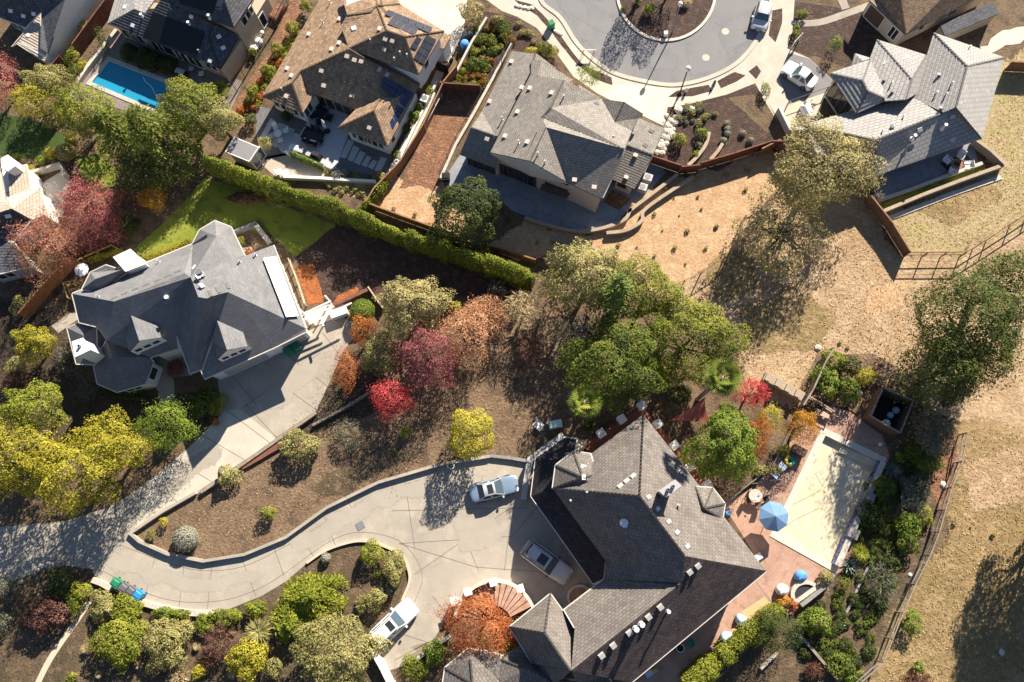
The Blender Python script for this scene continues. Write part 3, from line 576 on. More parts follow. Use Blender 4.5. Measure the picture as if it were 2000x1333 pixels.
# ------------------------------------------------------------------ houses
def clip(poly, n, c, keep_ge):
    """Sutherland-Hodgman on [(u, v)] against v >= c or v <= c"""
    out = []; k = len(poly)
    for i in range(k):
        a, b = poly[i], poly[(i + 1) % k]; da, db = (a[1] - c), (b[1] - c)
        if not keep_ge: da, db = -da, -db
        if da >= 0: out.append(a)
        if (da > 1e-9 and db < -1e-9) or (da < -1e-9 and db > 1e-9):
            t = da / (da - db); out.append((a[0] + (b[0] - a[0]) * t, a[1] + (b[1] - a[1]) * t))
    return out
class House:
    def __init__(s, name, label, fr, base, cat='house', group=None):
        s.fr = fr; s.e = thing(name, label, cat, W(fr, *base), group); s.faces = []; s.wp = []
    def roof(s, V, F, m, course=.25, step=.035, gut=None, cap=None, thick=.16, name='roof', zw=None, skirt=None, parent=None, capm=None, captick=False):
        fr = s.fr; P3 = {k: (W(fr, *v) if len(v) == 3 else None) for k, v in V.items()}
        F = [f.split() if ' ' in f else list(f) for f in F]
        for rnd in range(4):
            for f in F:
                kn = [P3[k] for k in f if P3[k] is not None]
                if len(kn) < 3 or len(kn) == len(f): continue
                A = np.array([(p.x, p.y, 1.0) for p in kn]); z = np.array([p.z for p in kn]); co = np.linalg.lstsq(A, z, rcond=None)[0]
                for k in f:
                    if P3[k] is None:
                        r = ray(fr, V[k][0], V[k][1])      # z = a x + b y + c on the ray
                        t = (co[2] - CAMH) / (r.z - co[0] * r.x - co[1] * r.y); P3[k] = Vector((r.x * t, r.y * t, CAMH + r.z * t))
        bad = [k for f in F for k in f if P3[k] is None]
        if bad: raise ValueError('unsolved roof corners %s of %s' % (bad, s.e['label']))
        mb = MB(); mb.uv = []; edges = {}
        for f in F:
            pts = [P3[k] for k in f]
            if area2([(p.x, p.y) for p in pts]) < 0: pts = pts[::-1]; f = f[::-1]
            n = Vector((0, 0, 0))
            for i in range(len(pts)): n += pts[i].cross(pts[(i + 1) % len(pts)])
            n.normalize(); c0 = sum(pts, Vector()) / len(pts)
            if n.z < 0: n = -n
            dn = Vector((-n.z * -n.x, -n.z * -n.y, n.z * n.z - 1)); dn = Vector((n.x * n.z, n.y * n.z, -(n.x ** 2 + n.y ** 2)))
            sl = math.degrees(math.acos(max(-1, min(1, n.z))))
            s.faces.append(([tuple(V[k][:2]) for k in f], n, c0))
            if sl < 4: up = Vector((0, 1, 0)) - n * n.y; up.normalize()
            else: up = -dn.normalized()
            un = up.cross(n)
            uv = [((p - c0).dot(un), (p - c0).dot(up)) for p in pts]
            off = [(p - c0).dot(n) for p in pts]; flat = max(abs(o) for o in off) < .12
            if course and sl > 4 and flat:
                v0 = min(q[1] for q in uv); v1 = max(q[1] for q in uv); k = int((v1 - v0) / course) + 1
                for i in range(k):
                    a_, b_ = v0 + i * course, v0 + (i + 1) * course
                    pg = clip(clip(uv, 1, a_, True), 1, b_, False)
                    if len(pg) < 3 or abs(area2(pg)) < 1e-4: continue
                    vs = [c0 + un * q[0] + up * q[1] + n * (step * (1 - (q[1] - a_) / course)) for q in pg]
                    mb.add(vs, [tuple(range(len(vs)))]); mb.uv.append([(q[0] + 50, q[1] + 50) for q in pg])
                mb.add([p - n * .01 for p in pts], [tuple(range(len(pts)))]); mb.uv.append(uv)
            else:
                tr = tessellate_polygon([[Vector((q[0], q[1], 0)) for q in uv]])
                for t in tr:
                    t = t if (pts[t[1]] - pts[t[0]]).cross(pts[t[2]] - pts[t[0]]).z > 0 else t[::-1]
                    mb.add([pts[i] for i in t], [(0, 1, 2)]); mb.uv.append([(uv[i][0] + 50, uv[i][1] + 50) for i in t])
            tr = tessellate_polygon([[Vector((q[0], q[1], 0)) for q in uv]])
            for t in tr:
                mb.add([pts[i] - Vector((0, 0, thick)) for i in t], [(0, 1, 2)]); mb.uv.append([uv[i] for i in t])
            for i in range(len(f)): edges.setdefault(frozenset((f[i], f[(i + 1) % len(f)])), []).append((f[i], f[(i + 1) % len(f)], n))
        bd = [v[0] for v in edges.values() if len(v) == 1]
        for a, b, n in bd:
            p, q = P3[a], P3[b]; mb.add([p, q, q - Vector((0, 0, thick)), p - Vector((0, 0, thick))], [(3, 2, 1, 0)]); mb.uv.append([(0, 0)] * 4)
        rf = mb.build(name, m, parent or s.e)
        if gut:
            g = MB()
            zm = min(p.z for p in P3.values() if p is not None)
            for a, b, n in bd:
                p, q = P3[a], P3[b]; o = Vector((n.x, n.y, 0)); o = o.normalized() * .05 if o.length > .01 else Vector()
                if (q - p).length > .3 and (p.z + q.z) / 2 < zm + 1.0: g.beam(p + o + Vector((0, 0, -.05)), q + o + Vector((0, 0, -.05)), .09, .1)
            if g.v: g.build('gutter', gut, rf)
        if cap:
            g = MB(); rnd = random.Random(3)
            for key, v in edges.items():
                if len(v) != 2: continue
                a, b, n1 = v[0]; n2 = v[1][2]; p, q = P3[a], P3[b]
                mid1 = s_centroid(F, P3, key, 0); mid2 = s_centroid(F, P3, key, 1)
                if n1.dot(mid2 - p) > -.02 or (q - p).length < .4: continue      # a valley
                L = (q - p).length; k = max(1, int(L / .4)); nn = (n1 + n2).normalized()
                g = MB()
                for i in range(k):
                    A, B = p.lerp(q, i / k), p.lerp(q, (i + 1) / k - .012)
                    g.beam(A + nn * .02, B + nn * .05, cap * .75, .08)
                g.build('ridge_cap', capm or m, rf)
        if skirt:
            g = MB()
            for a, b, n in bd:
                p, q = P3[a], P3[b]
                if abs(p.z - q.z) > .25 and min(p.z, q.z) < 50:
                    i_ = Vector((n.x, n.y, 0)); z0 = zw if zw is not None else min(p.z, q.z) - .3
                    g.add([(p.x, p.y, z0), (q.x, q.y, z0), q - Vector((0, 0, thick)), p - Vector((0, 0, thick))], [(0, 1, 2, 3)]); g.build('gable_wall', skirt, s.e); g = MB()
        s.P3 = P3; return rf
    def walls(s, pts, z, m, inset=.45, z0=-.05, top=None, name='wall'):
        poly = flat2(wpts(s.fr, pts, z))
        if area2(poly) < 0: poly = poly[::-1]
        poly = offset(poly, inset, True); mb = MB(); mb.prism([tuple(p) for p in poly], z0, (top or z - .1))
        s.wp.append(poly); return mb.build(name, m, s.e)
    def window(s, wi, near, dx, w_, z0, z1, fm='trim_white', gm='glass_dark', cols=2, name='window', fr=None):
        """a framed window on the wall nearest to a place of the grid; dx shifts it along the wall"""
        poly = s.wp[wi]; c = W(fr or s.fr, near[0], near[1], (z0 + z1) / 2); best = None
        for i in range(len(poly)):
            a, b = poly[i], poly[(i + 1) % len(poly)]; t = max(0, min(1, (Vector((c.x, c.y)) - a).dot(b - a) / (b - a).length_squared))
            dd = (a + (b - a) * t - Vector((c.x, c.y))).length
            if best is None or dd < best[0]: best = (dd, a, b, t)
        _, a, b, t = best; L = (b - a).length; u = (b - a) / L; nrm = Vector((u.y, -u.x))
        ctr = a + u * max(w_ / 2 + .02, min(L - w_ / 2 - .02, t * L + dx))
        def bar(mb, x0, x1, za, zb, o0, o1):
            p = [ctr + u * x0 + nrm * o0, ctr + u * x1 + nrm * o0, ctr + u * x1 + nrm * o1, ctr + u * x0 + nrm * o1]
            mb.prism([tuple(x) for x in p], za, zb)
        f = MB(); h = .09
        bar(f, -w_ / 2, w_ / 2, z1 - h, z1, -.02, .06); bar(f, -w_ / 2, w_ / 2, z0, z0 + h, -.02, .08)
        for i in range(cols + 1):
            x = -w_ / 2 + (w_ - h) * i / cols; bar(f, x, x + h, z0 + h, z1 - h, -.02, .06)
        fo = f.build(name, fm, s.e); g = MB(); bar(g, -w_ / 2 + .02, w_ / 2 - .02, z0 + .02, z1 - .02, -.01, .03); g.build('pane', gm, fo)
        return fo
    def on(s, x, y, fr=None):
        """the point of the roof seen at a place of the grid, and the roof's normal there"""
        fr = fr or s.fr; o, o2 = FR[fr], FR[s.fr]; X, Y = (o[0] + x / o[2] - o2[0]) * o2[2], (o[1] + y / o[2] - o2[1]) * o2[2]; best = None
        r = ray(fr, x, y); C = Vector((0, 0, CAMH))
        for pg, n, c0 in s.faces:
            ins = False; k = len(pg)
            for i in range(k):
                (x1, y1), (x2, y2) = pg[i], pg[(i + 1) % k]
                if (y1 > Y) != (y2 > Y) and X < (x2 - x1) * (Y - y1) / (y2 - y1) + x1: ins = not ins
            p = C + r * ((c0 - C).dot(n) / r.dot(n)); dist = 0 if ins else min(((X - a) ** 2 + (Y - b) ** 2) ** .5 for a, b in pg)
            key = (dist, -p.z)
            if best is None or key < best[0]: best = (key, p, n)
        return best[1], best[2]
    def vents(s, pts, m='metal_pale', size=(.5, .4, .22), name='roof_vent', fr=None, parent=None):
        for x, y in pts:
            p, n = s.on(x, y, fr); mb = MB(); up = Vector((-n.x, -n.y, 0)); up = up.normalized() if up.length > .05 else Vector((0, 1, 0)); up = (up - n * up.dot(n)).normalized(); sd = up.cross(n)
            a, b, c = size
            vs = [p + sd * (i * a / 2) + up * (j * b / 2) - n * .03 for i, j in ((-1, -1), (1, -1), (1, 1), (-1, 1))]
            vs += [p + sd * (i * a / 2 * .9) + up * (j * b / 2 * .9) + n * (c if j < 0 else c * .55) for i, j in ((-1, -1), (1, -1), (1, 1), (-1, 1))]
            mb.add(vs, [(3, 2, 1, 0), (4, 5, 6, 7), (0, 1, 5, 4), (1, 2, 6, 5), (2, 3, 7, 6), (3, 0, 4, 7)]); mb.build(name, m, s.e)
    def pipes(s, pts, h=.6, r=.06, m='metal_pale', fr=None, name='vent_pipe'):
        for x, y in pts:
            p, n = s.on(x, y, fr); mb = MB(); mb.tube(p - Vector((0, 0, .1)), p + Vector((0, 0, h)), r, n=8); mb.tube(p + Vector((0, 0, h)), p + Vector((0, 0, h + .1)), r * 1.6, n=8); mb.tube(p - n * .02, p + n * .05, r * 2.6, r * 1.4, n=8); mb.build(name, m, s.e)
    def panels(s, quad, nu, nv, m='solar', gap=.03, lift=.12, skip=(), fr=None, name='solar_panel'):
        q = [s.on(x, y, fr) for x, y in quad]; n = s.on(sum(p[0] for p in quad) / 4, sum(p[1] for p in quad) / 4, fr)[1]
        cn = s.on(sum(p[0] for p in quad) / 4, sum(p[1] for p in quad) / 4, fr)[0]; C = Vector((0, 0, CAMH)); Q = []
        for x, y in quad:
            r = ray(fr or s.fr, x, y); Q.append(C + r * ((cn + n * lift - C).dot(n) / r.dot(n)))
        def at(u, v): return Q[0].lerp(Q[1], u).lerp(Q[3].lerp(Q[2], u), v)
        for j in range(nv):
            for i in range(nu):
                if (i, j) in skip: continue
                du, dv = gap / max(.3, (Q[1] - Q[0]).length), gap / max(.3, (Q[3] - Q[0]).length)
                c = [at(i / nu + du, j / nv + dv), at((i + 1) / nu - du, j / nv + dv), at((i + 1) / nu - du, (j + 1) / nv - dv), at(i / nu + du, (j + 1) / nv - dv)]
                mb = MB(); mb.add(c + [p - n * .05 for p in c], [(0, 1, 2, 3), (7, 6, 5, 4), (0, 4, 5, 1), (1, 5, 6, 2), (2, 6, 7, 3), (3, 7, 4, 0)], 0)
                mb.build(name, m, s.e)
def s_centroid(F, P3, key, which):
    k = 0
    for f in F:
        for i in range(len(f)):
            if frozenset((f[i], f[(i + 1) % len(f)])) == key:
                if k == which: return sum((P3[x] for x in f), Vector()) / len(f)
                k += 1
    return Vector((0, 0, 0))
# C: the brown tiled house with the solar panels
h = House('house', 'brown tile roofed white house with solar panels and a slab patio', 'C', (800, 500))
h.roof(dict(a=(50, 785, 3), b=(295, 680), c=(365, 580), d=(757, 400, 5.8), e=(690, 210), f=(742, 125), g=(695, -30), h=(535, -30, 3.0),
            i=(380, 922, 3), j=(475, 772, 3), k=(415, 745, 3.1), l=(895, 480), m=(1010, 800), n=(810, 892, 3), o=(740, 965, 3), p=(670, 1040, 3), q=(960, 905, 4.5), r=(1070, 1192, 3), t=(1332, 690, 3)),
       ['habcdefg', 'aib', 'bijkc', 'cknmld', 'lmqrt', 'mnopq', 'pqr', 'dlt'], 'tile_brown', .3, .03, cap=.2, zw=2.6, skirt=None)
h.walls([(50, 785), (380, 922), (475, 772), (810, 892), (670, 1040), (1070, 1192), (1332, 690), (757, 400), (690, 210), (695, -30), (535, -30)], 3, 'stucco_white')
h.roof(dict(a=(757, 396, 5.7), b=(1065, 250, 7.3), c=(1210, 300, 7.3), d=(1322, 608, 5.7), e=(1530, 255, 5.7), f=(1172, 35, 5.7), g=(1028, 50, 6.2), h=(985, 45, 6.0), i=(942, 98, 5.9), j=(742, 125, 5.9), k=(690, 212, 5.75),
            l=(695, -40, 5.0), m=(978, -40, 5.2), n=(1010, -40, 5.2), o=(1140, -40, 5.0)),
       ['abcd', 'ced', 'bhgfec', 'bha', 'haki', 'kji', 'ijlmh', 'hmng', 'gnof'], 'tile_brown', .3, .03, cap=.2)
h.walls([(770, 390), (1322, 608), (1530, 255), (1172, 35), (1140, -40), (700, -40), (700, 200)], 5.6, 'stucco_white', z0=2.0)
h.roof(dict(a=(1510, 265, 3.2), b=(1590, 290, 3), c=(1530, 400, 3), d=(1490, 390, 3.2)), ['abcd'], 'tile_brown', .3, .03)
h.walls([(1490, 270), (1590, 290), (1530, 400), (1440, 400)], 3, 'stucco_white', .2)
for q, nu, nv, sk in (([(1075, 78), (1440, 222), (1405, 268), (1045, 118)], 6, 1, ()), ([(1110, 140), (1330, 222), (1290, 290), (1068, 195)], 4, 1, ()), ([(1310, 295), (1350, 318), (1300, 410), (1252, 385)], 1, 2, ()), ([(1385, 280), (1470, 325), (1365, 530), (1280, 475)], 2, 4, ((9, 9),))):
    h.panels(q, nu, nv, skip=sk)
h.panels([(1045, 625), (1290, 755), (1215, 880), (1010, 700)], 4, 2, 'solar_shaded'); h.panels([(1060, 800), (1213, 884), (1110, 1058), (1030, 880)], 3, 3, 'solar_shaded')
h.vents([(683, 160), (434, 283), (680, 355), (620, 405), (1010, 240), (1055, 320), (1112, 335), (1045, 402), (742, 460), (803, 490), (858, 502), (1005, 565), (1065, 610), (258, 562), (293, 620), (250, 785), (782, 778), (925, 1040), (553, 698), (535, 578)], 'stucco_blush', (.5, .4, .22))
h.pipes([(605, 28), (545, 190), (1175, 440), (935, 340), (1232, 460), (1128, 490), (215, 735)], .35); h.vents([(795, 232)], 'metal_white', (.5, .5, .1), 'skylight')
for near, w_, c in (((190, 860), 1.7, 2), ((270, 895), 2.4, 2), ((345, 930), 1.5, 2)): h.window(0, near, 0, w_, .9, 2.3, cols=c, gm='glass_blue')
h.window(0, (430, 905), 0, 1.4, .8, 2.3, gm='glass_blue')
h.window(0, (640, 850), 0, 6.2, .1, 2.4, 'trim_grey', 'glass_dark', 6, 'sliding_door')
for near, w_ in (((825, 1120), 1.5), ((900, 1155), 2.6), ((985, 1185), 1.5)): h.window(0, near, 0, w_, .9, 2.2, cols=2, gm='glass_blue')
h.window(0, (1125, 1135), 0, .8, .9, 2.2, cols=1); h.window(1, (1380, 520), 0, 1.0, 3.6, 4.8, cols=1)

# D: the two-storey grey tiled house
h = House('house', 'grey tile roofed two storey house between the red fence and the turning circle', 'D', (850, 700))
h.roof(dict(a=(520, 40, 3.0), b=(690, 55), m=(415, 655, 4.3), k=(390, 648, 4.3), n=(305, 470, 3.0), e=(222, 590, 4.3), c=(840, 160, 3.1), c2=(800, 190, 3.2), b2=(660, 170, 4.5), q=(410, 890, 2.7), r=(140, 783, 2.7)),
       ['a n k m b2 b', 'e k n', 'e r q m k', 'b b2 c2 c'], 'tile_grey', .26, .02, cap=.18, zw=2.6, skirt='stucco_cream')
h.roof(dict(a=(660, 100, 4.6), b=(732, 105, 5.0), c=(700, 212, 5.0), d=(655, 205, 4.6), e=(957, 247, 3.8), f=(890, 300, 4.2)), ['abcd', 'befc'], 'tile_grey', .26, .02, zw=3, skirt='stucco_cream')
h.roof(dict(a=(655, 205, 5), b=(895, 247), c=(800, 448), d=(735, 517), e=(670, 640), f=(765, 588, 7.8), g=(650, 833), i=(362, 770, 5), j=(1000, 306, 5.4), k=(1165, 383, 5.5), l=(1262, 550, 5.9), o=(1330, 745), p=(1165, 1105, 4.9), q=(920, 987, 5.0), r=(1330, 405, 6.6), s=(1466, 490, 5.3), t=(1436, 518, 5.2), u=(1385, 615, 5.2), x=(1000, 280, 5.3)),
       ['abcdefgi', 'dfqpo', 'def', 'fqg', 'bjxkc', 'kcdoutl', 'krl', 'rstl'], 'tile_grey', .26, .02, cap=.18, zw=4.6, skirt='stucco_grey')
h.roof(dict(a=(1436, 520, 3.3), b=(1622, 600, 3.0), c=(1535, 787, 3.9), d=(1345, 716, 3.9), e=(1402, 1035, 2.7), f=(1238, 960, 2.7), g=(1300, 760, 3.7)), ['abcd', 'dcef'], 'tile_grey', .26, .02, cap=.18, zw=2.4, skirt='stucco_cream')
h.walls([(520, 40), (840, 160), (957, 250), (640, 700), (410, 885), (140, 783), (222, 590)], 2.8, 'stucco_cream')
h.walls([(655, 205), (1000, 306), (1165, 383), (1466, 490), (1325, 745), (1165, 1105), (920, 987), (362, 770)], 5, 'stucco_blush')
h.walls([(1400, 545), (1622, 600), (1535, 787), (1402, 1035), (1238, 960)], 2.7, 'stucco_cream')
h.window(1, (685, 900), 0, 2.4, 3.3, 4.5, 'trim_brown', cols=2); h.window(1, (870, 975), 0, 1.8, 3.4, 4.5, 'trim_brown', cols=2)
h.window(1, (560, 960), 0, 3.6, .1, 2.4, 'trim_brown', cols=3, name='sliding_door'); h.window(1, (465, 930), -.3, .9, .1, 2.3, 'trim_brown', cols=1); h.window(1, (640, 990), .2, 1.0, .1, 2.3, 'trim_brown', cols=1)
h.window(1, (830, 1090), .2, 2.6, .3, 2.2, 'trim_brown', cols=2); h.window(2, (1310, 1010), 0, 1.0, .9, 2.2, 'trim_brown', cols=1); h.window(0, (310, 880), 0, 2.6, .2, 2.2, 'trim_brown', cols=2); h.window(0, (225, 845), 0, 1.2, .2, 2.2, 'trim_brown', cols=1)
a = MB(); q = wpts('D', [(735, 995), (940, 1065), (915, 1105), (720, 1040)], 2.7); a.prism(flat2(q), 2.6, 2.72); a.build('awning', 'trim_brown', h.e)
h.vents([(518, 117), (592, 305), (650, 310), (808, 343), (360, 405), (562, 480), (472, 655), (632, 698), (968, 645), (1197, 733), (970, 967), (1112, 1020), (1412, 790), (1345, 948), (340, 672)], 'stucco_blush', (.5, .4, .24))
h.pipes([(890, 380), (448, 535), (567, 705), (705, 790), (755, 850), (1250, 670)], .55); h.vents([(1155, 580), (1135, 627), (1168, 640), (1203, 655)], 'metal_grey', (.28, .28, .25)); h.vents([(1128, 420), (1000, 590), (1525, 618), (1480, 722)], 'tile_pale', (.5, .4, .12))

# F: the pale house with long ribbed roofs
h = House('house', 'pale grey house with long ribbed tile roofs and a walled patio', 'F', (900, 500))
h.roof(dict(a=(1035, 98, 3.1), b=(1290, 352, 5.7), c=(1572, 286, 3.1), d=(1402, 905, 3.1), e=(1205, 665), f=(1110, 706), g=(880, 602, 3.1)), ['abc', 'abefg', 'bcde'], 'tile_pale', .42, .055, cap=.22)
h.roof(dict(a=(600, 150, 3.0), b=(865, 452, 5.0), c=(975, 268, 3.0), d=(820, 608), e=(660, 620), f=(545, 292, 3.0), g=(905, 560, 3.2)), ['abc', 'abdef', 'bcgd'], 'tile_pale', .42, .055, cap=.22)
h.roof(dict(a=(430, 255, 2.8), b=(487, 312, 3.6), c=(550, 292, 2.8), d=(405, 345, 2.8), e=(460, 370, 3.4)), ['abc', 'adeb', 'bec'], 'tile_pale', .42, .05)
h.roof(dict(a=(238, 405, 4.0), b=(547, 302, 4.0), c=(680, 606, 4.0), d=(442, 712, 4.0), e=(490, 461, 5.1), f=(527, 540)), ['abe', 'bcfe', 'adfe', 'dcf'], 'tile_pale', .42, .055, cap=.22)
h.roof(dict(a=(48, 800, 3.0), b=(420, 690, 3.0), c=(880, 600, 3.2), d=(1110, 706), e=(590, 916, 5.5), f=(1205, 665), g=(1402, 905, 3.0), i=(575, 1196, 3.0), j=(130, 1010, 3.0)), ['abcde', 'edfgi', 'aeij'], 'tile_pale', .42, .055, cap=.22)
h.walls([(1035, 98), (1572, 286), (1402, 905), (880, 602)], 3, 'stucco_grey', .7); h.walls([(600, 150), (975, 268), (880, 600), (640, 640), (530, 300)], 3, 'stucco_grey', .6)
h.walls([(238, 405), (547, 302), (680, 606), (442, 712)], 4, 'stucco_grey', .6); h.walls([(48, 800), (880, 600), (1402, 905), (575, 1196), (130, 1010)], 3, 'stucco_grey', .9)
h.window(2, (320, 590), 0, 3.4, .4, 3.6, 'trim_brown', 'glass_dark', 4, 'window_wall'); h.window(2, (255, 480), 0, 1.2, .2, 2.6, 'trim_brown', 'glass_dark', 1, 'door'); h.window(3, (900, 1090), 0, 5, .1, 2.3, 'trim_brown', cols=5, name='sliding_door')
h.pipes([(705, 490), (1165, 490), (1045, 565), (795, 745), (635, 855), (1300, 215), (1120, 575)], .4); h.pipes([(865, 910), (1098, 830)], .75, .11, 'metal_white')
h.vents([(655, 465), (718, 555), (1080, 425), (1095, 680), (713, 830)], 'metal_grey', (.3, .3, .4)); h.vents([(1312, 410), (1280, 520), (1245, 635), (1450, 550), (665, 325), (830, 275), (930, 840), (1180, 915), (660, 1105), (1180, 740), (680, 925)], 'metal_pale', (.55, .45, .05), 'skylight')

# G: the slate grey house with dormers
h = House('house', 'slate grey roofed house with two lit dormers and a double chimney', 'G', (850, 650))
h.roof(dict(A=(78, 552, 4.2), B=(380, 608), C=(890, 405, 8.5), D=(935, 432, 8.5), R=(1120, 135, 6.9), E=(990, 576), F=(1240, 310), G=(1322, 275, 4.2), H=(1225, 70, 4.2), I=(1110, 25, 4.2), J=(1000, 90, 4.2), K=(948, 192, 4.2), L=(602, 333, 4.2),
            M=(1532, 200, 4.2), N=(1765, 802, 4.2), O=(1205, 540, 8.0), P=(1130, 558), Q=(1050, 586)),
       ['ALKCB', 'FMNOPQE', 'CKD', 'KJRD', 'JIR', 'IHR', 'HGFEDR'], 'shingle_slate', 0, gut='gutter_pale')
P = h.P3
def zc(k): return P[k].z
h.roof(dict(A=(78, 552, 4.2), B=(380, 608, zc('B')), C=(890, 405, zc('C')), D=(935, 432, zc('D')), E=(990, 576, zc('E')), Q=(1050, 586, zc('Q')), P=(1130, 558, zc('P')), O=(1205, 540, zc('O')), N=(1765, 802, 4.2),
            a=(130, 760, 4.0), b=(250, 790), c=(325, 890), d=(640, 1012, 3.9), e=(845, 945, 3.9), f=(835, 855), g=(932, 1127, 4.0), i=(1005, 1100, 4.1), j=(1035, 1166, 4.0), k=(1545, 938, 4.0), l=(1770, 825, 4.1)),
       ['ABcba', 'BCDfedc', 'DEQgf', 'QPig', 'ONlk', 'Okj', 'OjiP'], 'shingle_slate', 0, gut='gutter_pale')
h.roof(dict(a=(325, 890, 4.1), b=(640, 1012, 3.6), c=(665, 1042, 3.0), d=(605, 1205, 3.0), e=(400, 1262, 3.0), f=(260, 1200, 3.0), g=(232, 1065, 3.0), i=(370, 1010, 4.6)), ['abi', 'bcdi', 'dei', 'efi', 'fgi', 'gai'], 'shingle_slate', 0, gut='gutter_pale')
h.roof(dict(a=(42, 800, 3.4), b=(130, 762, 3.7), c=(250, 792, 3.9), d=(262, 1062, 3.2), e=(108, 1058, 3.0), f=(150, 850, 4.2)), ['abf', 'bcf', 'cdf', 'def', 'eaf'], 'shingle_slate', 0, gut='gutter_pale')
hf = list(h.faces)
for q in (dict(a=(500, 700), b=(722, 868), c=(692, 770), d=(562, 892), e=(495, 968), f=(460, 880)), dict(a=(1125, 745), b=(1347, 932), c=(1312, 830), d=(1197, 957), e=(1128, 1025), f=(1085, 900))):
    h.faces = hf; zs = {k: h.on(*v)[0].z for k, v in q.items()}; top = zs['a'] + .1
    up = dict(a=top, d=top, c=zs['c'] + .15, f=zs['f'] + .15, b=max(zs['b'] + .9, top - 1.5), e=max(zs['e'] + .9, top - 1.5)); q = {k: (v[0], v[1], up[k]) for k, v in q.items()}
    dm = h.roof(q, ['acbd', 'adef'], 'shingle_slate', 0, name='dormer', thick=.12)
    D = h.P3; g = MB(); lo = Vector((0, 0, -1.6))
    g.add([D['b'] + Vector((0, 0, -.13)), D['d'] + Vector((0, 0, -.13)), D['e'] + Vector((0, 0, -.13)), D['e'] + lo, D['b'] + lo], [(0, 1, 2, 3, 4)]); g.build('dormer_wall', 'trim_white', dm)
    for t in (.1, .38, .66):
        a = D['e'].lerp(D['b'], t); b = D['e'].lerp(D['b'], t + .2); nrm = (b - a).cross(Vector((0, 0, 1))).normalized() * .05
        g = MB(); g.add([a + nrm + Vector((0, 0, -.75)), b + nrm + Vector((0, 0, -.75)), b + nrm + Vector((0, 0, -.2)), a + nrm + Vector((0, 0, -.2))], [(0, 1, 2, 3)]); g.build('dormer_window', 'glass_dark', dm)
h.roof(dict(a=(150, 517, 5.0), b=(210, 398, 5.0), c=(322, 345, 5.3), d=(475, 395, 5.3), e=(272, 541, 5.0), f=(245, 446, 6.2), g=(430, 380, 6.2)), ['abf', 'bcdgf', 'afe', 'fgde'], 'shingle_slate', 0, gut='gutter_pale')
h.roof(dict(a=(946, 193, 4.4), b=(1000, 90, 4.4), c=(1050, 122, 5.9), d=(1085, 206, 5.1)), ['abc', 'acd'], 'shingle_slate', 0)
h.walls([(78, 552), (602, 333), (948, 192), (1000, 90), (1110, 25), (1225, 70), (1322, 275), (1240, 310), (1532, 200), (1765, 802), (1545, 925), (1035, 1155), (932, 1118), (845, 940), (640, 1010), (325, 890), (130, 760)], 4.1, 'stucco_white', .5, top=3.9)
h.walls([(640, 1012), (665, 1042), (605, 1205), (400, 1262), (260, 1200), (232, 1065), (330, 900)], 3, 'stucco_white', .35); h.walls([(42, 800), (250, 792), (262, 1062), (108, 1058)], 3.2, 'stucco_white', .35)
h.walls([(150, 517), (210, 398), (322, 345), (475, 395), (272, 541)], 5, 'stucco_white', .25)
h.window(1, (630, 1120), 0, 1.3, .9, 2.4, cols=1); h.window(0, (1330, 1050), 0, 4.6, .1, 2.4, 'trim_white', 'trim_grey', 1, 'garage_door'); h.window(0, (1650, 880), 0, 2.6, .1, 2.3, 'trim_white', 'trim_grey', 1, 'garage_door'); h.window(1, (520, 1240), 0, 1.6, .9, 2.4, cols=2)
h.panels([(1458, 295), (1555, 280), (1716, 712), (1625, 720)], 1, 1, 'metal_white', 0, .3, name='skylight')
def chimney(h, quad, z0, z1, m, cap_m, name='chimney', fr=None, pots=0):
    """a stack whose top shows at quad (grid places at height z1)"""
    q = flat2(wpts(fr or h.fr, quad, z1)); g = MB(); g.prism(q, z0, z1); o = g.build(name, m, h.e); qq = q if area2(q) > 0 else q[::-1]
    g = MB(); g.prism([tuple(p) for p in offset(qq, -.12, True)], z1 - .001, z1 + .12); g.build('chimney_cap', cap_m, o)
    c = Vector((sum(p[0] for p in q) / 4, sum(p[1] for p in q) / 4)); e1 = Vector(q[1]) - Vector(q[0])
    for i in range(pots):
        p = c + e1 * ((i + .5) / pots - .5) * .7; g = MB(); g.lathe((p.x, p.y, z1 + .119), [(.16, 0), (.14, .3), (.1, .3), (.1, .1)], 10); g.build('flue', 'metal_grey', o)
    return o
chimney(h, [(390, 292), (500, 240), (602, 335), (470, 385)], 1, 6.2, 'stucco_white', 'trim_white'); chimney(h, [(90, 905), (155, 883), (205, 955), (110, 1000)], 1, 6.8, 'stucco_white', 'trim_white', pots=1)
h.vents([(385, 580), (457, 550), (535, 518), (615, 487), (695, 455), (773, 422), (845, 390), (1075, 550), (1130, 525), (1200, 495)], 'tile_pale', (.7, .3, .08)); h.vents([(962, 362), (985, 430), (1012, 495)], 'metal_white', (.5, .4, .12), 'skylight')
h.pipes([(1010, 405)], .5, .16, 'metal_grey'); h.pipes([(708, 322), (1295, 322), (1408, 275), (270, 572)], .4); h.pipes([(780, 590)], .6, .13, 'metal_white')

